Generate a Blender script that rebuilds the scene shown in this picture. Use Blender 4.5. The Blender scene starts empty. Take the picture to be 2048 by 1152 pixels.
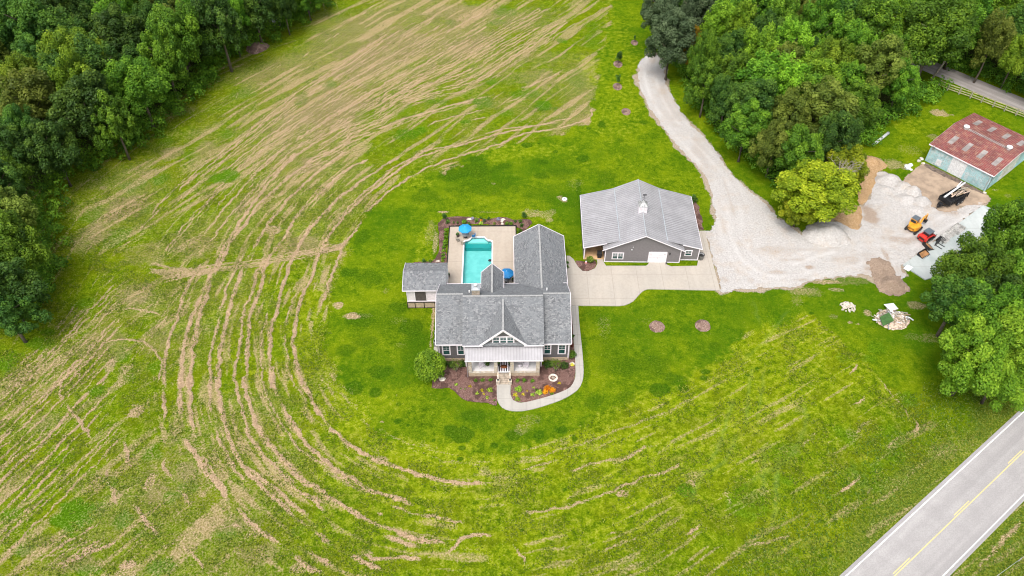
import bpy, bmesh, math, random
import numpy as np
from mathutils import Vector, Matrix, Euler
R = math.radians
SC = bpy.context.scene
COL = SC.collection

# ------------------------------------------------------------------ camera, sky, sun, exposure
CAM_H, PITCH, FPX = 88.5, 46.0, 1600.0
cd = bpy.data.cameras.new('camera'); cam = bpy.data.objects.new('camera', cd); COL.objects.link(cam)
cam.location = (0, 0, CAM_H); cam.rotation_euler = (R(90 - PITCH), 0, 0)
cd.sensor_width = 36; cd.lens = FPX / 2048 * 36; cd.clip_start = 1; cd.clip_end = 6000
SC.camera = cam
W = bpy.data.worlds.new('World'); SC.world = W; W.use_nodes = True
nt = W.node_tree; bg = nt.nodes['Background']
sky = nt.nodes.new('ShaderNodeTexSky'); sky.sky_type = 'NISHITA'; sky.sun_disc = False
SUN_EL, SUN_AZ = 62.0, 205.0            # azimuth measured from +Y towards +X
sky.sun_elevation = R(SUN_EL); sky.sun_rotation = R(SUN_AZ); sky.air_density = 1.0; sky.dust_density = 4.0; sky.ozone_density = 1.0
hs = nt.nodes.new('ShaderNodeHueSaturation'); hs.inputs['Saturation'].default_value = 0.30
nt.links.new(sky.outputs[0], hs.inputs['Color']); nt.links.new(hs.outputs[0], bg.inputs[0]); bg.inputs[1].default_value = 0.15
sl = bpy.data.lights.new('sun', 'SUN'); sl.energy = 1.25; sl.angle = R(24); sl.color = (1.0, 0.95, 0.88)
so = bpy.data.objects.new('sun', sl); COL.objects.link(so)
a_, e_ = R(SUN_AZ), R(SUN_EL)
sdir = Vector((math.sin(a_) * math.cos(e_), math.cos(a_) * math.cos(e_), math.sin(e_)))
so.rotation_euler = sdir.to_track_quat('Z', 'Y').to_euler()
SC.view_settings.view_transform = 'Standard'; SC.view_settings.look = 'None'
SC.view_settings.exposure = 0.80; SC.view_settings.gamma = 1.0
SC.render.engine = 'CYCLES'; SC.cycles.filter_width = 1.1

# ------------------------------------------------------------------ helpers
_c, _s = math.cos(R(PITCH)), math.sin(R(PITCH))
def P(u, v, z=0.0):
    """point of the place seen at photograph pixel (u, v) and lying at height z"""
    dx, dy, dz = u - 1024, FPX * _c - (v - 576) * _s, -FPX * _s - (v - 576) * _c
    k = (z - CAM_H) / dz
    return Vector((dx * k, dy * k, z))
def Pn(pts, z=0.0):
    return np.array([P(u, v, z)[:2] for u, v in pts])
def UV(x, y, z=0.0):
    """numpy: photograph pixel of a world point (only used to read the traced ground plan)"""
    dz = z - CAM_H
    depth = y * _c - dz * _s
    up = y * _s + dz * _c
    return 1024 + FPX * x / depth, 576 - FPX * up / depth

def tag(o, label=None, cat=None, group=None, kind=None):
    if label: o['label'] = label
    if cat: o['category'] = cat
    if group: o['group'] = group
    if kind: o['kind'] = kind
    return o
def link(o, parent=None):
    COL.objects.link(o)
    if parent: o.parent = parent
    return o
def thing(name, label, cat, loc=(0, 0, 0), rz=0.0, group=None):
    o = bpy.data.objects.new(name, None); COL.objects.link(o)
    o.location = loc; o.rotation_euler = (0, 0, rz); o.empty_display_size = .3
    return tag(o, label, cat, group)
def copy_tree(o, parent=None):
    c = o.copy(); COL.objects.link(c)
    if parent: c.parent = parent
    for ch in list(o.children): copy_tree(ch, c)
    return c

class MB:
    def __init__(s): s.v = []; s.f = []; s.sm = []
    def add(s, vs, fs, smooth=False):
        n = len(s.v); s.v += [tuple(p) for p in vs]; s.f += [tuple(i + n for i in f) for f in fs]; s.sm += [smooth] * len(fs); return s
    def box(s, x0, x1, y0, y1, z0, z1, M=None):
        vs = [Vector((x, y, z)) for z in (z0, z1) for y in (y0, y1) for x in (x0, x1)]
        if M is not None: vs = [M @ p for p in vs]
        return s.add(vs, [(0, 2, 3, 1), (4, 5, 7, 6), (0, 1, 5, 4), (2, 6, 7, 3), (0, 4, 6, 2), (1, 3, 7, 5)])
    def cbox(s, c, d, rz=0.0, rx=0.0, ry=0.0):
        M = Matrix.Translation(c) @ Euler((rx, ry, rz)).to_matrix().to_4x4()
        return s.box(-d[0] / 2, d[0] / 2, -d[1] / 2, d[1] / 2, -d[2] / 2, d[2] / 2, M)
    def slab(s, pts, t):
        n = len(pts); a = [Vector(p) for p in pts]; b = [p - Vector((0, 0, t)) for p in a]
        nz = sum((a[i].x - a[(i + 1) % n].x) * (a[i].y + a[(i + 1) % n].y) for i in range(n))
        o = list(range(n))
        fs = [tuple(o), tuple(n + i for i in reversed(o))] + [(i, n + i, n + (i + 1) % n, (i + 1) % n) for i in o]
        if nz < 0: fs = [tuple(reversed(f)) for f in fs]
        return s.add(a + b, fs)
    def prof(s, prof, x0, x1, axis='x'):
        """extrude a closed (y,z) profile along x, or an (x,z) profile along y"""
        n = len(prof)
        if axis == 'x': vs = [(x0, y, z) for y, z in prof] + [(x1, y, z) for y, z in prof]
        else: vs = [(x, x0, z) for x, z in prof] + [(x, x1, z) for x, z in prof]
        fs = [tuple(range(n)), tuple(reversed(range(n, 2 * n)))] + [(i, n + i, n + (i + 1) % n, (i + 1) % n) for i in range(n)]
        return s.add(vs, fs)
    def beam(s, p, q, w, h, up=(0, 0, 1)):
        p, q = Vector(p), Vector(q); d = q - p; L = d.length; d.normalize()
        u = Vector(up); r = d.cross(u)
        if r.length < 1e-3: r = d.cross(Vector((0, 1, 0)))
        r.normalize(); u = r.cross(d)
        M = Matrix(((d.x, r.x, u.x, p.x), (d.y, r.y, u.y, p.y), (d.z, r.z, u.z, p.z), (0, 0, 0, 1)))
        return s.box(0, L, -w / 2, w / 2, -h / 2, h / 2, M)
    def tube(s, pts, rads, n=8, cap=True, smooth=True):
        pts = [Vector(p) for p in pts]
        if not hasattr(rads, '__len__'): rads = [rads] * len(pts)
        base = len(s.v); ring = []
        for i, p in enumerate(pts):
            d = (pts[min(i + 1, len(pts) - 1)] - pts[max(i - 1, 0)]).normalized()
            r = d.cross(Vector((0, 0, 1)))
            if r.length < .05: r = d.cross(Vector((0, 1, 0)))
            r.normalize(); u = r.cross(d)
            ring.append([p + (r * math.cos(t) + u * math.sin(t)) * rads[i] for t in [2 * math.pi * k / n for k in range(n)]])
        vs = [p for rr in ring for p in rr]; fs = []
        for i in range(len(pts) - 1):
            for k in range(n): fs.append((i * n + k, (i + 1) * n + k, (i + 1) * n + (k + 1) % n, i * n + (k + 1) % n))
        s.add(vs, fs, smooth)
        if cap:
            s.f += [tuple(base + k for k in range(n)), tuple(base + (len(pts) - 1) * n + k for k in reversed(range(n)))]; s.sm += [False, False]
        return s
    def lathe(s, prof, c=(0, 0, 0), n=20, smooth=True):
        vs = [(c[0] + r * math.cos(2 * math.pi * k / n), c[1] + r * math.sin(2 * math.pi * k / n), c[2] + z) for r, z in prof for k in range(n)]
        fs = [(i * n + k, i * n + (k + 1) % n, (i + 1) * n + (k + 1) % n, (i + 1) * n + k) for i in range(len(prof) - 1) for k in range(n)]
        s.add(vs, fs, smooth)
        return s
    def build(s, name, mat, parent=None, bevel=0.0):
        me = bpy.data.meshes.new(name); me.from_pydata([tuple(p) for p in s.v], [], s.f)
        me.polygons.foreach_set('use_smooth', s.sm); me.materials.append(mat)
        bm = bmesh.new(); bm.from_mesh(me); bmesh.ops.recalc_face_normals(bm, faces=bm.faces)
        if bevel > 0:
            bmesh.ops.bevel(bm, geom=[e for e in bm.edges if e.calc_face_angle(0) > .5], offset=bevel, segments=2, affect='EDGES', profile=.6)
        bm.to_mesh(me); bm.free(); me.update()
        o = bpy.data.objects.new(name, me); return link(o, parent)

def npmesh(name, verts, quads, mat, attrs=None, smooth=False, parent=None):
    me = bpy.data.meshes.new(name)
    verts = np.asarray(verts, np.float32); quads = np.asarray(quads, np.int32); k = quads.shape[1]
    me.vertices.add(len(verts)); me.vertices.foreach_set('co', verts.ravel())
    me.loops.add(quads.size); me.loops.foreach_set('vertex_index', quads.ravel())
    me.polygons.add(len(quads)); me.polygons.foreach_set('loop_start', np.arange(0, quads.size, k, dtype=np.int32))
    me.polygons.foreach_set('loop_total', np.full(len(quads), k, np.int32))
    me.polygons.foreach_set('use_smooth', np.full(len(quads), smooth))
    me.update(calc_edges=True)
    for an, ad in (attrs or {}).items():
        if ad.ndim == 2:
            at = me.attributes.new(an, 'FLOAT_COLOR', 'POINT'); at.data.foreach_set('color', np.asarray(ad, np.float32).ravel())
        else:
            at = me.attributes.new(an, 'FLOAT', 'POINT'); at.data.foreach_set('value', np.asarray(ad, np.float32).ravel())
    me.materials.append(mat); me.validate()
    o = bpy.data.objects.new(name, me); return link(o, parent)

# ---- numpy noise
def vnoise(x, y, seed):
    rs = np.random.RandomState(seed); T = rs.rand(256, 256).astype(np.float32)
    xi = np.floor(x).astype(int); yi = np.floor(y).astype(int); fx = x - xi; fy = y - yi
    fx = fx * fx * (3 - 2 * fx); fy = fy * fy * (3 - 2 * fy)
    a = T[xi & 255, yi & 255]; b = T[(xi + 1) & 255, yi & 255]; c = T[xi & 255, (yi + 1) & 255]; d = T[(xi + 1) & 255, (yi + 1) & 255]
    return (a * (1 - fx) + b * fx) * (1 - fy) + (c * (1 - fx) + d * fx) * fy
def fbm(x, y, seed, o=4):
    r = 0; a = .5; t = 0
    for k in range(o): r = r + a * vnoise(x * 2 ** k + 17 * k, y * 2 ** k + 31 * k, seed + k); t += a; a *= .5
    return r / t
def sst(a, b, x):
    t = np.clip((x - a) / (b - a), 0, 1); return t * t * (3 - 2 * t)
def inside(poly, X, Y):
    r = np.zeros(X.shape, bool); n = len(poly)
    for i in range(n):
        x0, y0 = poly[i]; x1, y1 = poly[(i + 1) % n]
        if y0 == y1: continue
        c = ((y0 > Y) != (y1 > Y)) & (X < (x1 - x0) * (Y - y0) / (y1 - y0) + x0); r ^= c
    return r
def pdist(poly, X, Y, closed=True):
    d = np.full(X.shape, 1e9, np.float32); n = len(poly)
    for i in range(n if closed else n - 1):
        x0, y0 = poly[i]; x1, y1 = poly[(i + 1) % n]; dx, dy = x1 - x0, y1 - y0; L = dx * dx + dy * dy + 1e-9
        t = np.clip(((X - x0) * dx + (Y - y0) * dy) / L, 0, 1)
        d = np.minimum(d, (X - x0 - t * dx) ** 2 + (Y - y0 - t * dy) ** 2)
    return np.sqrt(d)
def sdf(poly, X, Y):
    d = pdist(poly, X, Y); return np.where(inside(poly, X, Y), d, -d)
def smooth_line(pts, step=.3, closed=False):
    p = np.asarray(pts, float); n = len(p); out = []
    rng = range(n) if closed else range(n - 1)
    for i in rng:
        p1, p2 = p[i], p[(i + 1) % n]
        p0 = p[(i - 1) % n] if closed or i > 0 else p1; p3 = p[(i + 2) % n] if closed or i + 2 < n else p2
        m = max(1, int(np.linalg.norm(p2 - p1) / step))
        for t in np.arange(m) / m:
            out.append(.5 * (2 * p1 + (p2 - p0) * t + (2 * p0 - 5 * p1 + 4 * p2 - p3) * t * t + (3 * p1 - p0 - 3 * p2 + p3) * t ** 3))
    if not closed: out.append(p[-1])
    return np.array(out)

# ------------------------------------------------------------------ materials
class NT:
    def __init__(s, name):
        s.m = bpy.data.materials.new(name); s.m.use_nodes = True; s.t = s.m.node_tree; s.b = s.t.nodes['Principled BSDF']
        s.out = s.t.nodes['Material Output']
    def n(s, typ, **kw):
        nd = s.t.nodes.new(typ)
        for k, v in kw.items(): setattr(nd, k, v)
        return nd
    def l(s, a, b): s.t.links.new(a, b)
    def inp(s, sock, v):
        if hasattr(v, 'is_linked') or hasattr(v, 'links'): s.l(v, sock)
        else: sock.default_value = v
    def math(s, op, a, b=None, clamp=False):
        nd = s.n('ShaderNodeMath', operation=op, use_clamp=clamp); s.inp(nd.inputs[0], a)
        if b is not None: s.inp(nd.inputs[1], b)
        return nd.outputs[0]
    def mix(s, f, a, b, mode='MIX'):
        nd = s.n('ShaderNodeMix', data_type='RGBA', blend_type=mode); s.inp(nd.inputs[0], f)
        s.inp(nd.inputs[6], (*a, 1) if isinstance(a, tuple) and len(a) == 3 else a)
        s.inp(nd.inputs[7], (*b, 1) if isinstance(b, tuple) and len(b) == 3 else b)
        return nd.outputs[2]
    def noise(s, scale, detail=4, rough=.55, vec=None, dist=0.0, k=1.9):
        nd = s.n('ShaderNodeTexNoise'); nd.inputs['Scale'].default_value = scale; nd.inputs['Detail'].default_value = detail
        nd.inputs['Roughness'].default_value = rough; nd.inputs['Distortion'].default_value = dist
        if vec is not None: s.l(vec, nd.inputs['Vector'])
        return s.maprange(nd.outputs[0], .5 - .5 / k, .5 + .5 / k)
    def ramp(s, f, stops):
        nd = s.n('ShaderNodeValToRGB'); s.l(f, nd.inputs[0]); cr = nd.color_ramp
        while len(cr.elements) < len(stops): cr.elements.new(.5)
        for e, (p, c) in zip(cr.elements, stops): e.position = p; e.color = (*c, 1) if len(c) == 3 else c
        return nd.outputs[0]
    def maprange(s, f, a, b, c=0., d=1.):
        nd = s.n('ShaderNodeMapRange'); s.inp(nd.inputs[0], f)
        for i, v in enumerate((a, b, c, d)): nd.inputs[i + 1].default_value = v
        return nd.outputs[0]
    def obj(s): return s.n('ShaderNodeTexCoord').outputs['Object']
    def xyz(s, vec):
        nd = s.n('ShaderNodeSeparateXYZ'); s.l(vec, nd.inputs[0]); return nd.outputs
    def scalev(s, vec, sc):
        nd = s.n('ShaderNodeMapping'); s.l(vec, nd.inputs[0]); nd.inputs['Scale'].default_value = sc; return nd.outputs[0]
    def bump(s, h, strength=.5, dist=.05):
        nd = s.n('ShaderNodeBump'); s.l(h, nd.inputs['Height']); nd.inputs['Strength'].default_value = strength; nd.inputs['Distance'].default_value = dist
        s.l(nd.outputs[0], s.b.inputs['Normal'])
    def fin(s, color, rough=.8, metal=0., spec=.5):
        s.inp(s.b.inputs['Base Color'], (*color, 1) if isinstance(color, tuple) and len(color) == 3 else color)
        s.inp(s.b.inputs['Roughness'], rough); s.b.inputs['Metallic'].default_value = metal; s.b.inputs['Specular IOR Level'].default_value = spec
        return s.m
M = {}
def plain(name, col, rough=.7, metal=0., var=.15, scale=3., bump=0.0):
    m = NT(name); v = m.obj(); n = m.noise(scale, 5, .6, v)
    lo = tuple(c * (1 - var) for c in col); hi = tuple(min(1, c * (1 + var)) for c in col)
    if bump: m.bump(m.noise(scale * 6, 3, .6, v), .6, bump)
    M[name] = m.fin(m.mix(m.maprange(n, .3, .7), lo, hi), rough, metal); return M[name]
plain('white_trim', (.80, .74, .78), .5, var=.05)
plain('white_metal', (.70, .70, .70), .35, var=.06)
plain('siding_grey', (.118, .108, .112), .7, var=.08)
plain('siding_barn', (.180, .164, .170), .7, var=.06)
plain('siding_white', (.70, .64, .66), .6, var=.06)
plain('dark_metal', (.02, .02, .022), .5, .3, var=.3)
plain('black_rubber', (.018, .018, .018), .8, var=.3)
plain('grey_plastic', (.25, .25, .25), .6)
plain('floor_grey', (.66, .64, .63), .7, var=.06, scale=1.5)
plain('orange_paint', (.75, .33, .03), .45, var=.2, scale=2)
plain('red_paint', (.62, .03, .02), .4, var=.15, scale=2)
plain('machine_glass', (.02, .03, .035), .1, var=.2)
plain('cab_grey', (.10, .12, .14), .4, var=.1)
plain('timber', (.34, .24, .14), .8, var=.3, scale=4)
plain('timber_grey', (.33, .30, .24), .85, var=.3, scale=4)
plain('timber_fence', (.40, .36, .20), .85, var=.25, scale=2)
plain('brown_mat', (.22, .07, .025), .9, var=.3, scale=12)
plain('umbrella_blue', (.012, .28, .56), .7, var=.08, scale=2)
plain('umbrella_deep', (.008, .17, .42), .7, var=.08, scale=2)
plain('shed_screen', (.085, .07, .065), .8, var=.15)
plain('plastic_white', (.68, .69, .70), .5, var=.12, scale=5)
plain('steel_grey', (.34, .34, .34), .45, .3, var=.35, scale=3)
plain('rust_dirt', (.30, .15, .06), .9, var=.3, scale=3)
plain('green_sheet', (.045, .12, .025), .8, var=.2, scale=2)
plain('carport_floor', (.52, .33, .17), .85, var=.2, scale=.8)
plain('bark', (.12, .095, .07), .9, var=.35, scale=6, bump=.03)
plain('bark_pale', (.32, .28, .22), .9, var=.3, scale=5, bump=.02)
plain('water_lily_black', (.012, .015, .02), .4)
plain('stone_block', (.36, .30, .24), .85, var=.25, scale=2.5, bump=.03)
plain('boulder', (.62, .55, .47), .9, var=.2, scale=2, bump=.05)
plain('rubble', (.55, .42, .33), .9, var=.45, scale=4, bump=.05)
plain('galvanised', (.50, .53, .55), .35, .5, var=.12, scale=2)
plain('terracotta', (.06, .055, .05), .7, var=.2)

def stone(name, mortar, cols, sc):
    m = NT(name); v = m.obj(); vo = m.n('ShaderNodeTexVoronoi', feature='F1'); vo.inputs['Scale'].default_value = sc; m.l(m.scalev(v, (1, 1, 1.6)), vo.inputs['Vector'])
    ed = m.n('ShaderNodeTexVoronoi', feature='DISTANCE_TO_EDGE'); ed.inputs['Scale'].default_value = sc; m.l(m.scalev(v, (1, 1, 1.6)), ed.inputs['Vector'])
    c = m.ramp(m.xyz(vo.outputs['Color'])[0], [(i / (len(cols) - 1), k) for i, k in enumerate(cols)])
    c = m.mix(m.maprange(ed.outputs[0], .02, .10), mortar, c)
    m.bump(ed.outputs[0], .5, .04); M[name] = m.fin(c, .85)
stone('fieldstone', (.50, .44, .36), [(.52, .44, .34), (.36, .30, .24), (.62, .56, .48), (.30, .28, .26), (.58, .44, .30)], 3.4)
stone('stone_base', (.42, .33, .24), [(.44, .33, .22), (.34, .26, .18), (.52, .40, .28), (.38, .30, .22)], 3.0)

def shingles():
    m = NT('shingles'); v = m.obj(); x, y, z = m.xyz(v)
    g = m.n('ShaderNodeNewGeometry'); nx = m.math('ABSOLUTE', m.xyz(g.outputs['True Normal'])[0]); ny = m.math('ABSOLUTE', m.xyz(g.outputs['True Normal'])[1])
    # course coordinate = height, along-course coordinate = x or y
    sw = m.math('GREATER_THAN', nx, ny)
    al = m.mix(sw, (1, 1, 1), (0, 0, 0))
    along = m.math('ADD', m.math('MULTIPLY', x, m.math('SUBTRACT', 1., sw)), m.math('MULTIPLY', y, sw))
    cb = m.n('ShaderNodeCombineXYZ'); m.l(m.math('MULTIPLY', along, 3.6), cb.inputs[0]); m.l(m.math('MULTIPLY', z, 11.0), cb.inputs[1])
    vo = m.n('ShaderNodeTexVoronoi', feature='F1'); vo.inputs['Scale'].default_value = 1.0; vo.inputs['Randomness'].default_value = .85; m.l(cb.outputs[0], vo.inputs['Vector'])
    r = m.xyz(vo.outputs['Color'])[0]
    n2 = m.noise(.7, 4, .6, v); n3 = m.noise(9, 3, .7, v)
    f = m.math('ADD', m.math('MULTIPLY', r, .55), m.math('MULTIPLY', n3, .45))
    c = m.ramp(f, [(.12, (.075, .078, .085)), (.38, (.130, .134, .142)), (.62, (.185, .190, .198)), (.88, (.30, .30, .30))])
    c = m.mix(m.maprange(n2, .3, .7), c, m.mix(.6, c, (.17, .18, .19)))
    m.bump(m.math('ADD', r, n3), .4, .03)
    M['shingles'] = m.fin(c, .85); return m
shingles()
plain('ridge_cap', (.30, .30, .295), .85, var=.15, scale=5)

def metalroof(name, col, var=.08, rust=None, rough=.42, seam=None):
    m = NT(name); v = m.obj(); n = m.noise(.5, 5, .6, v); n2 = m.noise(4, 4, .6, m.scalev(v, (1, .2, 1)))
    c = m.mix(m.maprange(n, .3, .7), tuple(k * (1 - var) for k in col), tuple(k * (1 + var) for k in col))
    if rust:
        c = m.mix(m.maprange(m.noise(1.1, 7, .75, v), .48, .72), c, rust)
        c = m.mix(m.maprange(m.noise(5, 5, .7, v), .55, .75, 0, .6), c, (.33, .26, .24))
    c = m.mix(m.maprange(n2, .3, .7, 0, .15), c, (.25, .24, .23))
    if seam:
        ax, per, off, dk = seam; t_ = m.math('FRACT', m.math('DIVIDE', m.math('SUBTRACT', m.xyz(v)[ax], off), per))
        c = m.mix(m.math('MULTIPLY', m.math('LESS_THAN', t_, .34), dk), c, tuple(k * .38 for k in col))
    M[name] = m.fin(c, rough, .25)
metalroof('metal_roof', (.405, .395, .41), seam=(1, 13.8 / 31, -.35 + .05, .42))
metalroof('porch_roof', (.42, .405, .42), seam=(0, 10.51 / 26, 3.85, .25))
metalroof('red_roof', (.27, .068, .060), .25, (.42, .22, .15), .65, seam=(0, 12.05 / 38, -.30, .6))
metalroof('skylight_panel', (.34, .31, .29), .25, None, .6)
metalroof('teal_cladding', (.42, .66, .70), .15, (.66, .74, .76), .6)
metalroof('pale_cladding', (.76, .76, .74), .08, (.52, .50, .44), .6)

def glass():
    m = NT('window_glass'); g = m.n('ShaderNodeNewGeometry'); z = m.noise(.9, 2, .5, g.outputs['Position'])
    M['window_glass'] = m.fin(m.mix(z, (.012, .045, .045), (.035, .10, .09)), .06, 0, .9)
glass()
def concrete(name, col, jx, jy, tint):
    m = NT(name); v = m.obj(); x, y, z = m.xyz(v)
    n = m.noise(.16, 5, .6, v); n2 = m.noise(2.5, 6, .7, v); n3 = m.noise(.9, 4, .6, m.scalev(v, (1, .12, 1)))
    c = m.mix(m.maprange(n, .35, .65), col, tint); c = m.mix(m.maprange(n2, .3, .75, 0, .35), c, tuple(k * .72 for k in col))
    c = m.mix(m.maprange(n3, .45, .7, 0, .3), c, tuple(min(1, k * 1.18) for k in col))
    # worn random slab tone and saw-cut joints
    cb = m.n('ShaderNodeCombineXYZ'); m.l(m.math('FLOOR', m.math('DIVIDE', x, jx)), cb.inputs[0]); m.l(m.math('FLOOR', m.math('DIVIDE', y, jy)), cb.inputs[1])
    wn = m.n('ShaderNodeTexWhiteNoise', noise_dimensions='2D'); m.l(cb.outputs[0], wn.inputs['Vector'])
    c = m.mix(m.math('MULTIPLY', wn.outputs[0], .22), c, tuple(k * .78 for k in tint))
    fx = m.math('PINGPONG', x, jx / 2); fy = m.math('PINGPONG', y, jy / 2)
    j = m.math('MAXIMUM', m.math('LESS_THAN', m.math('ABSOLUTE', fx), .035), m.math('LESS_THAN', m.math('ABSOLUTE', fy), .035))
    c = m.mix(m.math('MULTIPLY', j, .35), c, (.16, .14, .12))
    M[name] = m.fin(c, .85)
concrete('concrete_drive', (.41, .37, .32), 3.9, 5.2, (.45, .40, .34))
concrete('concrete_walk', (.42, .395, .355), 1.9, 1.9, (.395, .37, .335))
concrete('concrete_patio', (.42, .35, .28), 5.6, 7.0, (.44, .375, .305))
concrete('concrete_new', (.46, .485, .47), 9.0, 9.0, (.36, .41, .40))

def asphalt(name, lo, hi, dirx, diry):
    m = NT(name); v = m.obj(); x, y, z = m.xyz(v)
    ac = m.math('ADD', m.math('MULTIPLY', x, -diry), m.math('MULTIPLY', y, dirx))
    al = m.math('ADD', m.math('MULTIPLY', x, dirx), m.math('MULTIPLY', y, diry))
    cb = m.n('ShaderNodeCombineXYZ'); m.l(ac, cb.inputs[0]); m.l(m.math('MULTIPLY', al, .02), cb.inputs[1])
    n = m.noise(.62, 3, .5, cb.outputs[0]); n2 = m.noise(7, 6, .75, v); n3 = m.noise(.4, 4, .6, v)
    c = m.mix(m.maprange(n, .2, .8), lo, hi); c = m.mix(m.maprange(n3, .3, .8, 0, .5), c, lo); c = m.mix(m.maprange(n2, .3, .7, 0, .35), c, tuple(k * .6 for k in lo))
    m.bump(n2, .5, .02); M[name] = m.fin(c, .9)

plain('pale_steel', (.47, .455, .43), .6, .1, var=.25, scale=3)

# ================================================================== GROUND
def zoomed(tag_, pts):
    ox, oy, s = {'N': (0, 0, 1), 'A': (0, 0, 2.56), 'B': (0, 300, 2.4094), 'C': (0, 674, 2.4094), 'D': (700, 740, 2.56),
                 'F': (600, 0, 2.56), 'G': (1130, 560, 2.56), 'E': (1400, 650, 2.2948)}[tag_]
    return [(ox + x / s, oy + y / s) for x, y in pts]
Z_ = zoomed
LAWN = [(1235, -60), (1225, 0), (1215, 60), (1192, 130), (1184, 215), (1170, 245), (1100, 272), (1000, 296), (910, 330), (830, 358), (765, 408), (715, 465),
        (690, 520), (668, 590), (655, 650), (665, 710), (690, 770), (730, 820), (785, 862), (850, 893), (930, 908), (1010, 908), (1080, 892), (1150, 866),
        (1250, 812), (1350, 768), (1430, 722), (1500, 672), (1560, 645), (1640, 640), (1720, 700), (1790, 780), (1850, 810), (1930, 860), (2100, 760), (2200, 300), (2200, -60)]
LINES = []   # (pixel polyline, width m, strength)
def LN(t, pts, w=.45, s=1.0): LINES.append((zoomed(t, pts), w, s))
# concentric windrows, innermost first
LN('N', zoomed('F', [(1495, 545), (1490, 590), (1420, 630), (1300, 660), (1130, 690), (1000, 745), (850, 790), (700, 840), (590, 890), (500, 950), (420, 1010), (350, 1080), (300, 1150)]) + zoomed('B', [(1690, 420), (1640, 490), (1610, 590), (1570, 680), (1540, 780)]), .5, .9)
LN('F', [(1400, 600), (1250, 635), (1080, 655), (950, 685), (820, 735), (660, 770), (540, 830), (430, 905), (330, 985), (250, 1060), (180, 1150)], .45, .8)
LN('N', zoomed('F', [(1330, 625), (1170, 650), (1000, 690), (860, 735), (700, 775), (590, 810)]) + zoomed('B', [(1930, 90), (1850, 150), (1740, 240), (1650, 330), (1580, 420), (1530, 520), (1490, 640), (1440, 740), (1420, 850), (1415, 950), (1440, 1060), (1470, 1140)]) + zoomed('C', [(1540, 370), (1640, 480), (1760, 570), (1880, 620), (2048, 670)]) + zoomed('D', [(330, 530), (480, 565), (700, 590)]), .6, 1.)
LN('N', zoomed('B', [(1440, 650), (1395, 780), (1380, 930), (1390, 1040), (1420, 1140)]) + zoomed('C', [(1440, 250), (1500, 370), (1600, 470), (1700, 550), (1780, 610)]), .35, .7)
LN('N', zoomed('B', [(1930, 30), (1800, 110), (1700, 180), (1600, 260), (1520, 350), (1460, 430), (1400, 550), (1370, 620), (1340, 740), (1310, 860), (1300, 950), (1300, 1050), (1315, 1140)]) + zoomed('C', [(1310, 150), (1340, 280), (1400, 400), (1480, 520), (1600, 620), (1720, 700), (1850, 760), (2000, 810)]), .65, 1.)
LN('N', zoomed('B', [(1390, 520), (1360, 560), (1330, 650), (1300, 740), (1270, 850), (1255, 950), (1260, 1050), (1275, 1140)]) + zoomed('C', [(1290, 280), (1360, 420), (1440, 530), (1560, 620), (1700, 720), (1800, 760)]), .4, .7)
LN('N', zoomed('B', [(1780, 40), (1680, 90), (1600, 150), (1500, 250), (1440, 300), (1390, 390), (1330, 470), (1280, 560), (1250, 680), (1215, 790), (1195, 900), (1185, 1030), (1175, 1140)]) + zoomed('C', [(1175, 200), (1200, 330), (1260, 470), (1340, 570), (1430, 660), (1550, 750), (1750, 870), (1900, 930), (2048, 980)]) + zoomed('D', [(250, 830), (400, 880), (500, 885)]), .65, 1.)
LN('N', zoomed('B', [(1290, 510), (1240, 590), (1210, 700), (1180, 760), (1160, 880), (1140, 1020), (1135, 1140)]) + zoomed('C', [(1140, 270), (1190, 440), (1270, 560), (1350, 650), (1450, 740), (1550, 800), (1650, 860)]), .5, .85)
LN('N', zoomed('B', [(1680, 0), (1550, 90), (1450, 180), (1340, 300), (1260, 410), (1200, 510), (1150, 620), (1110, 750), (1080, 880), (1060, 1000), (1050, 1140)]) + zoomed('C', [(1045, 200), (1070, 360), (1120, 520), (1180, 640), (1280, 740), (1430, 870), (1560, 970), (1700, 1060), (1850, 1130)]), .65, 1.)
LN('N', zoomed('B', [(1180, 500), (1140, 560), (1090, 680), (1050, 830), (1020, 980), (1010, 1140)]) + zoomed('C', [(1020, 340), (1060, 500), (1120, 620), (1200, 710)]), .5, .85)
LN('N', zoomed('B', [(1600, 0), (1480, 60), (1350, 170), (1250, 260), (1160, 380), (1110, 450), (1060, 550), (1020, 640), (980, 740), (950, 850), (920, 1000), (910, 1140)]) + zoomed('C', [(910, 200), (920, 380), (930, 460)]), .7, 1.)
LN('N', zoomed('B', [(1440, 11), (1300, 150), (1170, 330), (1080, 470), (1000, 640), (950, 740), (910, 850), (880, 1020), (870, 1140)]) + zoomed('C', [(865, 200), (870, 300), (880, 380)]), .7, 1.)
LN('N', zoomed('B', [(980, 540), (900, 670), (840, 850), (800, 1000), (790, 1140)]) + zoomed('C', [(785, 300), (790, 420)]), .6, .9)
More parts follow.
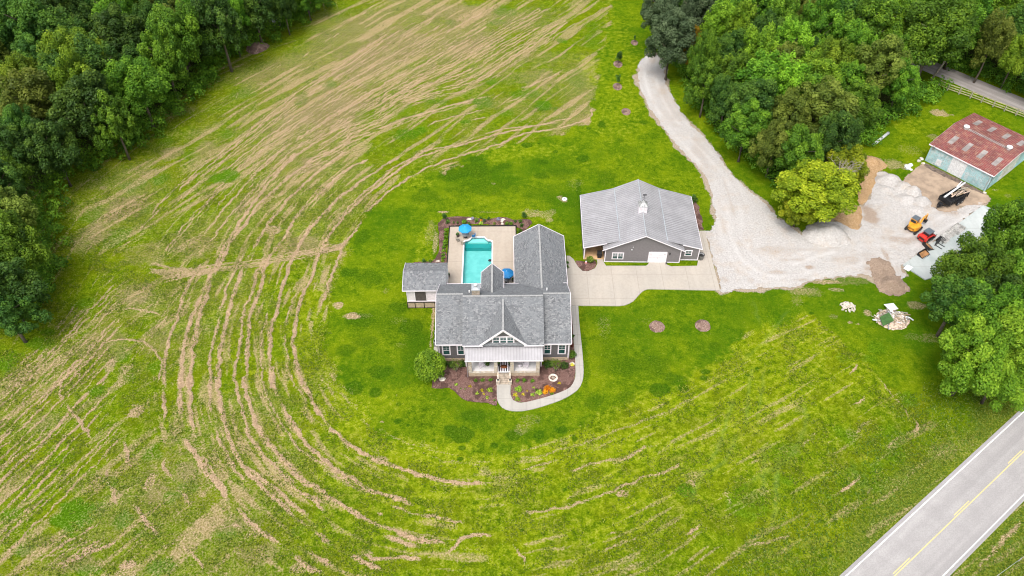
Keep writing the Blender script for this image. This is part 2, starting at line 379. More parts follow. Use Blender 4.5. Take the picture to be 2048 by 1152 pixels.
for pts, w in (([(780, 580), (830, 690), (920, 830)], .6), ([(880, 480), (960, 600), (1050, 720), (1110, 800)], .8), ([(1130, 820), (1220, 900), (1350, 1000), (1450, 1080), (1560, 1150)], .8),
               ([(970, 560), (1040, 680), (1100, 760)], .5), ([(1480, 1020), (1560, 1070), (1640, 1110)], .5), ([(1180, 620), (1280, 700), (1400, 800), (1500, 860)], .5),
               ([(1050, 910), (1150, 910), (1200, 930)], .3), ([(520, 980), (430, 1020), (300, 1090), (200, 1150)], .35), ([(640, 800), (700, 890), (780, 960)], .6),
               ([(500, 620), (540, 740), (570, 830)], .6), ([(850, 1000), (900, 940), (920, 930)], .6), ([(1000, 1150), (940, 1060), (850, 960)], .3), ([(590, 480), (620, 600), (650, 640)], .6),
               ([(700, 620), (720, 680), (735, 750)], .5), ([(640, 440), (645, 500)], .6), ([(430, 500), (440, 560)], .3), ([(1700, 910), (1760, 915)], .6), ([(1880, 800), (1950, 830)], .6),
               ([(1820, 955), (1870, 965)], .6), ([(1560, 990), (1610, 1010)], .7), ([(1720, 1015), (1790, 1050), (1850, 1080)], .6), ([(1880, 975), (2000, 990)], .5), ([(1350, 650), (1400, 680), (1440, 710)], .6),
               ([(1450, 745), (1520, 790), (1580, 850)], .5), ([(1280, 590), (1350, 630)], .5)):
    LN('C', pts, w, .9)
# circular tracks
LN('B', [(560, 780), (640, 765), (720, 775), (800, 800)], .3, .8); LN('B', [(480, 940), (560, 915), (640, 915), (720, 945), (770, 1000), (775, 1060), (760, 1130)], .35, .9)
LN('N', zoomed('B', [(420, 980), (340, 1050), (295, 1110), (290, 1140)]) + zoomed('C', [(300, 290), (330, 340), (400, 420), (440, 500)]), .4, 1.)
LN('B', [(350, 1040), (380, 1100), (410, 1150)], .3, .9)
# cross band of raked straw
for k, (o, w) in enumerate(((0, .9), (-14, .6), (16, .6), (6, .7))):
    LN('B', [(760, 628 + o), (880, 600 + o), (1000, 574 + o), (1200, 548 + o), (1400, 512 + o), (1550, 480 + o), (1690, 440 + o)], w, .62)
LN('B', [(1690, 430), (1640, 470), (1580, 490), (1500, 500)], 1.2, .8)
for a in (0, 22, 40): LN('B', [(700, 545 + a), (800, 560 + a), (900, 585 + a)], 1.0, .6)
# straight windrows of the upper field: interpolate between traced bounding rows
def resamp(p, n):
    p = np.asarray(p, float); d = np.r_[0, np.cumsum(np.linalg.norm(np.diff(p, axis=0), axis=1))]; t = np.linspace(0, d[-1], n)
    return np.c_[np.interp(t, d, p[:, 0]), np.interp(t, d, p[:, 1])]
RS = random.Random(5)
def family(a, b, n, wlo=.3, whi=.7, cut=.25, s=.9, jit=.25):
    A, B = resamp(Pn(a), 60), resamp(Pn(b), 60)
    for k in range(n):
        f = (k + RS.uniform(-jit, jit)) / (n - 1); L = A * (1 - f) + B * f
        i0 = int(RS.uniform(0, cut) * 60); i1 = 60 - int(RS.uniform(0, cut) * 60)
        LINES.append((L[i0:i1], RS.uniform(wlo, whi), s * RS.uniform(.5, 1.)))
X1 = Z_('F', [(1310, 40), (1000, 215), (800, 330), (600, 420), (400, 540), (200, 650), (0, 775)]) + Z_('B', [(1300, 150), (1150, 330), (1000, 540)])
Y1 = Z_('F', [(760, -20), (560, 90), (400, 190), (200, 330), (0, 450)]) + Z_('A', [(1200, 720), (1000, 870), (830, 1020), (700, 1150)]) + Z_('B', [(560, 500)])
family(X1, Y1, 27, .25, .6, .22)
X2 = Z_('F', [(1480, 90), (1300, 200), (1150, 300), (980, 420), (860, 470), (700, 500), (560, 550), (420, 640), (280, 700), (150, 780), (0, 865)])
family(X2, [p for p in X1[:7]], 12, .25, .6, .15)
family(Z_('F', [(990, 490), (850, 520), (700, 560), (560, 600), (420, 655), (280, 700), (150, 780), (0, 865)]) + Z_('B', [(1350, 160)]), Z_('F', [(970, 500), (850, 535), (700, 575), (560, 620), (420, 680), (280, 735), (150, 815), (0, 890)]) + Z_('B', [(1370, 170)]), 3, .6, .9, .05, 1.)
for pts in ([(1170, 470), (1110, 505), (1040, 530)], [(970, 600), (790, 630)], [(1400, 90), (1320, 150), (1230, 240)], [(1330, 370), (1200, 430), (1110, 455)], [(1240, 40), (1180, 90)], [(700, 745), (560, 815), (430, 890)], [(950, 560), (740, 610), (640, 650)],
            [(60, 260), (0, 300)], [(220, 160), (150, 200)], [(360, 50), (300, 90)]): LN('F', pts, .5, .75)
for pts in ([(1250, 440), (1190, 520)], [(1450, 320), (1400, 360)], [(1240, 380), (1180, 420)], [(1840, 110), (1780, 120)], [(1700, 180), (1650, 230)]): LN('A', pts, .4, .7)
# lower-left rows
family(Z_('C', [(620, 440), (420, 650), (200, 870), (0, 1070), (-120, 1180)]), Z_('B', [(600, 560), (470, 700), (330, 850), (180, 1010), (0, 1180), (-150, 1330)]), 22, .3, .6, .10)
family(Z_('B', [(600, 560), (470, 700), (330, 850), (180, 1010), (0, 1160), (-120, 1270)]), Z_('B', [(330, 640), (250, 800), (120, 960), (0, 1070), (-120, 1170)]), 10, .25, .5, .25, .7)
family(Z_('C', [(620, 960), (400, 1050), (180, 1190)]), Z_('C', [(430, 780), (200, 950), (0, 1100)]), 9, .4, .7, .2)
family(Z_('C', [(900, 560), (1000, 760), (1150, 920), (1350, 1100)]), Z_('C', [(420, 480), (480, 720), (560, 950), (640, 1150)]), 9, .25, .5, .3, .55)
family(Z_('B', [(980, 560), (850, 780), (700, 1000), (600, 1150)]), Z_('B', [(640, 560), (520, 760), (420, 880)]), 12, .25, .5, .25, .6)
# right-hand side and bottom
for pts, w, s in (([(60, 150), (170, 310), (300, 370), (450, 420), (600, 450), (720, 470)], .5, .45), ([(260, 390), (400, 440), (560, 480), (720, 492)], .5, .45),
                  ([(840, 460), (1000, 432), (1200, 370), (1400, 300), (1600, 220), (1800, 120)], .6, .5), ([(850, 500), (1000, 480), (1150, 440), (1300, 400)], .6, .5),
                  ([(190, 680), (300, 730), (400, 750), (600, 775)], .6, .9), ([(860, 735), (1000, 725), (1150, 690), (1300, 640), (1420, 590), (1600, 520), (1750, 460)], .5, .65),
                  ([(1100, 530), (1250, 480), (1400, 450), (1550, 380)], .6, .6), ([(1290, 860), (1400, 820)], .4, .7), ([(1260, 950), (1400, 890), (1500, 840)], .5, .6), ([(470, 960), (560, 880), (650, 845), (770, 850)], .5, .85),
                  ([(820, 880), (880, 960), (900, 1040)], .4, .8), ([(1700, 860), (1810, 770)], .4, .9), ([(1410, 950), (1480, 890)], .6, .7), ([(1460, 1050), (1540, 970), (1640, 900)], .4, .6), ([(1480, 480), (1530, 440)], .6, .6), ([(1080, 690), (1160, 685)], .8, .8),
                  ([(1380, 620), (1430, 640)], .9, .8), ([(1930, 600), (1950, 740)], 1.0, .7), ([(1880, 660), (1960, 620)], .8, .7), ([(700, 430), (720, 520)], .5, .35), ([(760, 440), (790, 520)], .5, .35), ([(830, 430), (850, 520), (850, 690)], .5, .4),
                  ([(700, 690), (710, 830)], .4, .4), ([(150, 850), (260, 880), (380, 905)], .7, .8), ([(40, 910), (120, 960), (250, 960), (400, 980)], .6, .8), ([(100, 470), (180, 460), (210, 480)], 1.1, .9), ([(130, 380), (150, 460)], .6, .8),
                  ([(380, 860), (500, 880)], .5, .8), ([(1370, 740), (1410, 760)], .5, .8), ([(1500, 750), (1600, 800)], .8, .35), ([(940, 880), (1000, 900)], .8, .5), ([(1270, 1040), (1300, 1040)], .9, .7)):
    LN('D', pts, w, s)
for pts, w, s in (([(1460, 400), (1490, 430), (1450, 500)], .35, .9), ([(1600, 480), (1650, 560), (1730, 650), (1760, 740)], .35, .6), ([(1780, 690), (1805, 740), (1770, 810)], .35, .9), ([(1740, 780), (1690, 830), (1630, 880)], .45, .9),
                  ([(1535, 985), (1450, 1060), (1370, 1120)], .5, 1.), ([(1600, 1045), (1530, 1110)], .4, .9), ([(1640, 740), (1610, 790)], .4, .7), ([(1590, 690), (1530, 740), (1480, 790), (1430, 840)], .8, .5), ([(1535, 570), (1520, 610), (1440, 650)], .4, .7),
                  ([(1300, 760), (1180, 870)], .8, .5), ([(1410, 880), (1370, 920)], .4, .7), ([(1230, 380), (1160, 430), (1110, 450)], .35, .6), ([(1330, 430), (1325, 500)], .5, .45), ([(1000, 580), (1000, 650)], .5, .5), ([(1080, 750), (1010, 780)], .35, .5),
                  ([(620, 885), (570, 905)], .5, .8), ([(520, 820), (380, 870)], .5, .5), ([(310, 905), (210, 940)], .6, .6), ([(840, 1060), (800, 1130)], .9, .7), ([(1010, 900), (940, 950)], .5, .7), ([(1350, 320), (1350, 350)], .8, .5), ([(1740, 300), (1780, 320)], .9, .6), ([(1200, 215), (1200, 320)], .5, .4),
                  ([(920, 780), (860, 800)], .6, .6), ([(700, 580), (600, 640), (400, 710), (200, 780), (0, 850)], .5, .3), ([(560, 980), (380, 1040), (250, 1090)], .4, .5), ([(1900, 900), (1800, 970), (1720, 1040), (1600, 1150)], 1.6, .35), ([(2048, 800), (1900, 960), (1700, 1150)], 1.2, .25)):
    LN('G', pts, w, s)
LN('E', [(960, 420), (1090, 520), (1200, 580)], .6, .0)
LN('E', [(440, 950), (360, 980), (200, 1000)], .6, .6); LN('E', [(580, 820), (470, 930), (400, 970)], .3, .6); LN('E', [(1480, 890), (1380, 1000), (1260, 1130)], .8, .6); LN('E', [(50, 1070), (0, 1130)], .3, .5)
# pale green wheel tracks
TRACKS = [(zoomed(t, p), w, s) for t, p, w, s in (
    ('G', [(960, 440), (945, 540), (935, 640), (925, 760)], .5, .8), ('G', [(865, 600), (830, 720), (780, 860), (735, 940)], .5, .8), ('G', [(1020, 440), (1000, 620), (985, 770)], .4, .6),
    ('G', [(1220, 620), (1230, 740), (1140, 920), (1000, 1000), (930, 1060)], .6, .6), ('G', [(880, 790), (820, 930), (700, 1000), (640, 1150)], .6, .7), ('G', [(1010, 860), (1020, 960), (1010, 1100)], .5, .7), ('G', [(1100, 900), (1080, 1020), (1085, 1150)], .5, .8),
    ('E', [(350, 600), (360, 700), (340, 880), (310, 960)], .5, .8), ('E', [(290, 560), (290, 760)], .4, .6), ('D', [(1640, 400), (1800, 600), (1700, 760), (1560, 900)], .0, .0), ('G', [(960, 100), (1000, 230)], .5, .4), ('G', [(1150, 150), (1000, 330), (900, 420)], .5, .4))]
# straw / bare patches: (tag, x, y, rx px, ry px, strength)
BLOB_TAN = [('B', 700, 500, 130, 60, .5), ('B', 870, 590, 170, 25, .8), ('B', 560, 300, 60, 60, .5), ('B', 430, 430, 80, 70, .5), ('B', 640, 700, 90, 60, .5), ('B', 620, 1080, 70, 60, .7), ('B', 500, 950, 130, 90, .45), ('B', 760, 900, 70, 90, .4),
            ('B', 900, 470, 150, 60, .35), ('B', 1320, 385, 50, 25, .8), ('B', 1450, 460, 100, 50, .5), ('B', 1570, 660, 60, 40, .6), ('B', 1630, 750, 30, 18, .9), ('B', 1690, 800, 45, 18, .9), ('B', 1750, 800, 80, 15, .4), ('B', 1860, 675, 20, 20, .5),
            ('C', 600, 200, 50, 50, .6), ('C', 660, 360, 50, 50, .8), ('C', 530, 140, 30, 40, .7), ('C', 230, 400, 90, 60, .35), ('C', 720, 700, 25, 40, .8), ('C', 400, 700, 90, 60, .4), ('C', 620, 1100, 60, 40, .9), ('C', 1230, 950, 60, 40, .7), ('C', 1150, 1030, 40, 30, .6), ('C', 560, 1150, 120, 30, .6), ('C', 740, 760, 60, 50, .4), ('C', 200, 1000, 120, 50, .3),
            ('C', 900, 650, 60, 60, .4), ('C', 1340, 610, 30, 20, .6), ('C', 820, 480, 70, 40, .4), ('C', 1100, 900, 200, 40, .35), ('C', 1450, 1110, 60, 30, .7), ('C', 1270, 1050, 100, 60, .35), ('C', 400, 1100, 150, 40, .35),
            ('F', 500, 330, 330, 170, .38), ('F', 150, 550, 200, 110, .38), ('F', 960, 300, 260, 130, .33), ('F', 1150, 100, 200, 60, .4), ('F', 1200, 400, 120, 50, .5), ('F', 800, 60, 200, 50, .35), ('F', 60, 840, 60, 40, .5), ('F', 990, 940, 15, 8, .6), ('F', 1240, 1100, 60, 25, .6), ('F', 1330, 1010, 25, 15, .7), ('F', 740, 1085, 40, 8, .9), ('F', 1420, 940, 60, 30, .3), ('F', 980, 1085, 80, 6, .5), ('F', 600, 1100, 60, 40, .0),
            ('A', 900, 560, 100, 40, .35), ('A', 1050, 370, 60, 20, .5), ('A', 1340, 430, 40, 12, .6), ('A', 900, 780, 60, 40, .5), ('A', 650, 1060, 100, 60, .45), ('A', 1050, 760, 60, 40, .45), ('A', 760, 880, 50, 20, .45), ('A', 530, 960, 20, 10, .5), ('A', 335, 915, 12, 6, 1.),
            ('D', 870, 300, 60, 40, .45), ('D', 920, 250, 60, 30, .35), ('D', 1260, 390, 60, 20, .35), ('D', 160, 460, 60, 25, .5), ('D', 165, 265, 10, 6, .9), ('D', 155, 735, 14, 8, .9), ('D', 240, 130, 8, 5, .9), ('D', 800, 560, 80, 60, .35), ('D', 1390, 635, 30, 20, .9),
            ('G', 300, 1095, 30, 20, .8), ('G', 1550, 170, 25, 22, .8), ('G', 1500, 225, 25, 8, .9), ('G', 1790, 130, 50, 25, .7), ('G', 1220, 60, 100, 30, .5), ('G', 1400, 50, 50, 15, .7), ('G', 1330, 10, 120, 12, .8), ('G', 1770, 290, 50, 20, .4), ('G', 1890, 300, 80, 25, .5), ('G', 1380, 185, 25, 12, .5), ('G', 950, 50, 80, 8, .6), ('G', 1150, 870, 60, 30, .3),
            ('G', 1190, 100, 30, 40, .4), ('G', 1210, 660, 40, 20, .4), ('G', 1480, 790, 50, 40, .35), ('G', 1640, 1040, 100, 40, .25), ('G', 1930, 870, 90, 60, .45), ('G', 640, 1040, 40, 30, .7), ('G', 1100, 180, 90, 60, .0), ('G', 200, 230, 40, 60, .3), ('G', 420, 210, 50, 30, .2),
            ('N', 1080, 425, 45, 8, .6), ('N', 860, 470, 12, 30, .5), ('N', 870, 490, 6, 30, .7), ('N', 1070, 430, 22, 8, .7), ('N', 1100, 440, 10, 5, .7), ('N', 1880, 228, 26, 9, .85), ('N', 1868, 272, 14, 8, .6), ('N', 1818, 300, 30, 12, .35), ('N', 1790, 330, 30, 14, .7), ('N', 1745, 322, 22, 9, .9), ('N', 1700, 645, 6, 3, .8),
            ('N', 1127, 400, 10, 5, .7), ('N', 800, 640, 20, 10, .3), ('N', 866, 640, 5, 60, .9), ('N', 800, 690, 12, 6, .35), ('N', 1920, 575, 12, 5, .5), ('N', 1160, 552, 3, 2, .0), ('N', 1700, 560, 40, 9, .5), ('N', 1610, 582, 30, 8, .6), ('N', 1990, 380, 8, 3, .6), ('N', 2016, 391, 10, 4, .5), ('N', 1950, 900, 60, 40, .3)]
BLOB_LUSH = [('B', 1090, 130, 60, 30, .9), ('B', 640, 170, 80, 40, .6), ('B', 760, 150, 60, 25, .7), ('B', 560, 420, 70, 50, .6), ('B', 440, 310, 60, 50, .5), ('B', 230, 880, 70, 30, .7), ('B', 60, 1010, 60, 50, .5), ('B', 400, 740, 60, 30, .5), ('B', 700, 290, 40, 30, .5), ('B', 600, 1000, 50, 40, .6), ('B', 730, 1040, 30, 20, .6),
             ('C', 370, 860, 110, 80, 1.), ('C', 600, 880, 60, 50, .8), ('C', 780, 1110, 70, 40, .8), ('C', 470, 260, 50, 30, .7), ('C', 300, 600, 80, 40, .4), ('C', 740, 550, 60, 50, .6), ('C', 830, 780, 50, 40, .6), ('C', 120, 1030, 60, 40, .7), ('C', 60, 850, 60, 40, .6), ('C', 520, 700, 50, 30, .6), ('C', 50, 120, 60, 50, .7), ('C', 200, 30, 90, 30, .6), ('C', 1080, 950, 90, 40, .6), ('C', 420, 1120, 60, 30, .7), ('C', 910, 720, 50, 40, .6), ('C', 1430, 940, 40, 40, .5), ('C', 680, 950, 50, 30, .6), ('C', 640, 180, 40, 40, .5), ('C', 750, 150, 40, 40, .5),
             ('A', 1140, 910, 70, 30, .8), ('A', 1550, 500, 50, 40, .7), ('A', 1690, 430, 30, 20, .8), ('A', 840, 910, 40, 30, .6), ('A', 960, 790, 40, 30, .5), ('A', 1160, 690, 40, 30, .5), ('A', 850, 720, 60, 30, .5), ('A', 1500, 100, 120, 60, .25), ('A', 1250, 480, 80, 30, .5),
             ('F', 560, 680, 90, 40, .8), ('F', 850, 620, 40, 15, .8), ('F', 950, 530, 70, 30, .8), ('F', 1260, 540, 60, 30, .9), ('F', 1150, 480, 90, 30, .6), ('F', 1000, 115, 60, 15, .7), ('F', 1340, 210, 40, 18, .8), ('F', 1060, 60, 60, 30, .6), ('F', 770, 115, 40, 15, .7), ('F', 980, 420, 50, 20, .7), ('F', 530, 560, 80, 40, .4), ('F', 330, 600, 80, 30, .4), ('F', 150, 430, 40, 25, .8), ('F', 1420, 400, 80, 60, .5), ('F', 1050, 580, 60, 25, .5), ('F', 700, 520, 90, 15, .6), ('F', 1500, 170, 60, 80, .5),
             ('G', 620, 1080, 60, 40, .9), ('G', 1600, 340, 60, 40, .5), ('G', 1750, 610, 60, 50, .6), ('G', 1420, 390, 50, 30, .4), ('G', 1700, 900, 60, 40, .5), ('G', 1130, 1020, 60, 40, .5), ('G', 900, 1080, 60, 60, .5), ('G', 1550, 400, 60, 30, .5), ('G', 1080, 220, 40, 30, .5), ('N', 1560, 900, 40, 25, .4), ('N', 1690, 870, 30, 20, .5), ('N', 1780, 870, 40, 30, .5), ('N', 1500, 1010, 50, 30, .5), ('N', 1740, 950, 60, 40, .5)]
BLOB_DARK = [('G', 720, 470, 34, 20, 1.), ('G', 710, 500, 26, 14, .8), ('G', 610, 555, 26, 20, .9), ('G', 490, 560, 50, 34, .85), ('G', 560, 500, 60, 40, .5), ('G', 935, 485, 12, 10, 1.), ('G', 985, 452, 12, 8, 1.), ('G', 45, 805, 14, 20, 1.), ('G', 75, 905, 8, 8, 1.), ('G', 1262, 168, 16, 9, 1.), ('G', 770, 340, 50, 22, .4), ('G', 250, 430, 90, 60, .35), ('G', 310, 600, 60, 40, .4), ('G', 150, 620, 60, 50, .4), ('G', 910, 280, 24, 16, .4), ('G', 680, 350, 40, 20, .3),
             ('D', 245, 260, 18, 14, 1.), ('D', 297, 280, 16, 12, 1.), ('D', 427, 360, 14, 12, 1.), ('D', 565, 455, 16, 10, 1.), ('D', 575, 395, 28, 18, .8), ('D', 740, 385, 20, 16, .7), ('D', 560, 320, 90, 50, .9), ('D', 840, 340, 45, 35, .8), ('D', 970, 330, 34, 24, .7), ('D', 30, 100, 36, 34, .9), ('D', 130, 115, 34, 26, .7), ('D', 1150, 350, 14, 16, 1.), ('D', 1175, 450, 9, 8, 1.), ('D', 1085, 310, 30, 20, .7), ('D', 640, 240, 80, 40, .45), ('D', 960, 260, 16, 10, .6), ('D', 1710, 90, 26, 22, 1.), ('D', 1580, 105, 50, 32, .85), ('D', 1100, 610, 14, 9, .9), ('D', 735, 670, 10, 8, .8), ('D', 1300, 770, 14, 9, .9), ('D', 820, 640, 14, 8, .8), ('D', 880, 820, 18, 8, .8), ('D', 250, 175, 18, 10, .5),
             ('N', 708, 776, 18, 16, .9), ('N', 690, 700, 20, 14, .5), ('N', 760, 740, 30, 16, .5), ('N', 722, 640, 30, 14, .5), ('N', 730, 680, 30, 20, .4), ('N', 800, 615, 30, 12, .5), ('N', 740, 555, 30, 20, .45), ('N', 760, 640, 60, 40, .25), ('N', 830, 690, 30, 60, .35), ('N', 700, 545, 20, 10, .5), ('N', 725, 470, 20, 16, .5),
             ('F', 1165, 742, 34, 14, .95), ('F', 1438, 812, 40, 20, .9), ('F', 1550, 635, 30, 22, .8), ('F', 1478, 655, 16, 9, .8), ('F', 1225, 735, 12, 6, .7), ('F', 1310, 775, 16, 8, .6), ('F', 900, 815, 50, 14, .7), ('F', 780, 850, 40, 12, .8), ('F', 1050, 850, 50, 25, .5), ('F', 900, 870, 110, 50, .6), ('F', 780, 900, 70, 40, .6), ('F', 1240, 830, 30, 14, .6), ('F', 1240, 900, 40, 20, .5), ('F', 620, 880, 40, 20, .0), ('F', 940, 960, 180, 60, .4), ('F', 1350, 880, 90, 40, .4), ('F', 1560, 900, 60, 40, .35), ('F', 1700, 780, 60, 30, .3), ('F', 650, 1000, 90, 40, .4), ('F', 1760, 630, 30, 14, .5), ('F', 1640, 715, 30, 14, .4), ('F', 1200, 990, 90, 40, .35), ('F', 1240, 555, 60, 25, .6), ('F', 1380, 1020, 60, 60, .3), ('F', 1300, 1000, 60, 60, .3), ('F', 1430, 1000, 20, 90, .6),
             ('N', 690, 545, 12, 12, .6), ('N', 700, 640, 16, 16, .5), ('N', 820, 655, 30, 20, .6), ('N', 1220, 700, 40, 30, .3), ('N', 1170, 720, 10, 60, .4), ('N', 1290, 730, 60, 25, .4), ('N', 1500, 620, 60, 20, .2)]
BLOB_YEL = [('G', 500, 620, 220, 60, .7), ('G', 750, 500, 200, 60, .6), ('G', 1000, 380, 180, 60, .5), ('G', 150, 860, 260, 60, .8), ('D', 350, 420, 330, 60, .7), ('D', 650, 480, 300, 60, .7), ('D', 120, 200, 120, 90, .5), ('D', 1100, 420, 260, 60, .7), ('D', 420, 640, 120, 40, .6), ('D', 1300, 350, 260, 50, .8), ('G', 1560, 930, 40, 40, .8), ('G', 1290, 1010, 80, 30, .6), ('G', 860, 890, 60, 40, .5), ('G', 1150, 330, 100, 60, .4), ('G', 900, 400, 120, 40, .5),
            ('B', 1100, 950, 90, 150, .3), ('B', 1480, 850, 70, 250, .45), ('B', 1250, 640, 140, 200, .3), ('N', 660, 760, 30, 60, .4), ('N', 700, 800, 60, 30, .5), ('N', 850, 500, 20, 60, .5), ('F', 1050, 790, 160, 60, .5), ('F', 1480, 340, 60, 80, .6), ('F', 1200, 770, 200, 40, .4), ('F', 1600, 620, 140, 120, .35), ('F', 560, 930, 120, 60, .4), ('F', 1620, 300, 150, 260, .3), ('C', 1700, 400, 120, 150, .6), ('C', 1560, 420, 60, 60, .4), ('C', 1900, 600, 140, 100, .6), ('C', 1220, 170, 30, 15, .8),
            ('N', 1940, 930, 60, 60, .3), ('N', 1600, 1050, 120, 60, .35), ('N', 1850, 700, 40, 60, .0), ('N', 1350, 1000, 100, 50, .3), ('N', 1820, 250, 50, 20, .3), ('A', 1650, 300, 150, 60, .2), ('A', 550, 800, 300, 60, .4), ('A', 250, 950, 60, 80, .4), ('A', 950, 500, 150, 50, .35)]
WOODS_L = [(-300, -200), (700, -200), (650, 0), (600, 25), (560, 60), (500, 95), (430, 130), (390, 190), (300, 265), (230, 310), (140, 350), (100, 390), (95, 470), (85, 560), (50, 640), (-60, 720), (-400, 900)]
WOODS_R = [(1300, -200), (1310, 60), (1340, 125), (1370, 180), (1390, 230), (1440, 290), (1500, 340), (1545, 385), (1590, 430), (1640, 445), (1700, 430), (1730, 360), (1745, 300), (1800, 250), (1850, 215), (1885, 180), (1860, 150), (1900, 130), (2000, 165), (2200, 235), (2300, -200)]
GRAVEL = [(1300, 108), (1285, 118), (1276, 145), (1279, 172), (1295, 208), (1320, 247), (1350, 286), (1385, 322), (1405, 345), (1418, 372), (1425, 402), (1430, 440), (1420, 462), (1408, 462), (1414, 480), (1438, 560), (1440, 583), (1480, 579), (1540, 577), (1590, 572),
          (1620, 563), (1660, 556), (1700, 553), (1735, 550), (1760, 566), (1800, 560), (1812, 550), (1803, 540), (1805, 531), (1885, 472), (1965, 411), (1975, 404), (1960, 402), (1900, 420), (1872, 415), (1853, 404), (1824, 388), (1822, 372), (1800, 362), (1779, 347), (1752, 346), (1748, 367),
          (1737, 398), (1721, 416), (1720, 454), (1708, 458), (1683, 446), (1655, 442), (1628, 456), (1614, 476), (1585, 455), (1556, 435), (1515, 394), (1469, 356), (1428, 298), (1382, 248), (1353, 207), (1333, 166), (1328, 128), (1318, 112)]
DIRTPAD = [(1806, 362), (1818, 350), (1847, 327), (1865, 338), (1920, 366), (1966, 386), (1980, 396), (1978, 403), (1966, 410), (1930, 412), (1900, 425), (1870, 418), (1850, 404), (1824, 390), (1815, 372)]

def axis_(lo, hi, step, far):
    mid = np.arange(lo, hi + 1e-6, step); e = [];
    g = step * 2; p = hi
    while p < far: p += g; g *= 1.5; e.append(p)
    f = [];  g = step * 2; p = lo
    while p > -far: p -= g; g *= 1.5; f.append(p)
    return np.r_[np.array(f[::-1]), mid, np.array(e)]
GS = .21
gx = axis_(-126, 130, GS, 1500); gy = axis_(35, 192, GS, 1600)
GX, GY = np.meshgrid(gx, gy); nxg, nyg = len(gx), len(gy)
U_, V_ = UV(GX, np.maximum(GY, 10)); 
def gidx(ax, p): return np.clip(np.searchsorted(ax, p), 0, len(ax) - 1)
def stamp(arr, line, w, s, seed, wob=.35, gap=True):
    L = smooth_line(line, .16); n = len(L)
    if n < 3: return
    t = np.arange(n) * .16; z = np.zeros(n) + seed * 7.3
    tan = np.gradient(L, axis=0); tan /= np.linalg.norm(tan, axis=1)[:, None] + 1e-9; nor = np.c_[-tan[:, 1], tan[:, 0]]
    L = L + nor * ((fbm(t * .5, z, 3, 3) - .5) * wob * 2 + (vnoise(t * 2.3, z, 8) - .5) * .3)[:, None]
    amp = s * (sst(.22, .42, fbm(t * .22, z + 3, 11, 3)) * .6 + .4) if gap else np.full(n, s)
    ww = w * .44 * (.55 + .8 * vnoise(t * 1.4, z + 9, 21)) + .05
    e = np.minimum(1, np.minimum(t, t[-1] - t) / 2.0 + .15); amp = amp * e
    ix = gidx(gx, L[:, 0]); iy = gidx(gy, L[:, 1]); r = int(np.ceil(w * 1.3 / GS)) + 1
    for dy in range(-r, r + 1):
        for dx in range(-r, r + 1):
            jx = np.clip(ix + dx, 0, nxg - 1); jy = np.clip(iy + dy, 0, nyg - 1)
            d2 = (gx[jx] - L[:, 0]) ** 2 + (gy[jy] - L[:, 1]) ** 2
            np.maximum.at(arr, (jy, jx), (amp * np.exp(-d2 / (ww * ww) * 1.1)).astype(np.float32))
def blob(arr, tg, x, y, rx, ry, s, seed):
    if s <= 0: return
    (u, v), = zoomed(tg, [(x, y)]); sc = {'N': 1, 'A': 2.56, 'B': 2.4094, 'C': 2.4094, 'D': 2.56, 'F': 2.56, 'G': 2.56, 'E': 2.2948}[tg]
    c = P(u, v); wx = (P(u + rx / sc, v) - c).length; wy = (P(u, v - ry / sc) - c).length
    i0, i1 = gidx(gx, c.x - wx * 2), gidx(gx, c.x + wx * 2) + 1; j0, j1 = gidx(gy, c.y - wy * 2), gidx(gy, c.y + wy * 2) + 1
    if i1 - i0 < 2 or j1 - j0 < 2: return
    X, Y = GX[j0:j1, i0:i1], GY[j0:j1, i0:i1]
    q = np.sqrt(((X - c.x) / wx) ** 2 + ((Y - c.y) / wy) ** 2) + (fbm(X * .45 + seed, Y * .45, 5, 4) - .5) * 1.1 + (fbm(X * 1.7 + seed, Y * 1.7, 6, 2) - .5) * .5
    arr[j0:j1, i0:i1] = np.maximum(arr[j0:j1, i0:i1], s * (1 - sst(.55, 1.15, q)))
straw = np.zeros(GX.shape, np.float32); lush = straw.copy(); dark = straw.copy(); yel = straw.copy(); pale = straw.copy()
lawn_p = smooth_line(Pn(LAWN), 2., True); wl = Pn(WOODS_L); wr = Pn(WOODS_R)
nz1 = fbm(GX * .12, GY * .12, 50, 5) - .5; nz2 = fbm(GX * .5, GY * .5, 60, 4) - .5
sl_ = sdf(lawn_p, GX, GY) ; lawn = sst(-.8, .8, sl_ + nz2 * 4 + nz1 * 2).astype(np.float32)
for i, (l, w, s) in enumerate(LINES):
    stamp(straw, l if isinstance(l, np.ndarray) else Pn(l), w, s, i)
for i, (l, w, s) in enumerate(TRACKS):
    if s > 0: stamp(pale, Pn(l), w, s * .7, 300 + i, .15)
tanbase = np.zeros_like(straw)
for i, b in enumerate(BLOB_TAN): blob(straw if b[5] >= .55 else tanbase, *b[:5], b[5] * (.72 if b[5] >= .55 else 1), seed=i * 3.1)
for i, b in enumerate(BLOB_LUSH): blob(lush, *b, seed=i * 2.3)
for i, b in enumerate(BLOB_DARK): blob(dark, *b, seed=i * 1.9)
for i, b in enumerate(BLOB_YEL): blob(yel, *b, seed=i * 1.3)
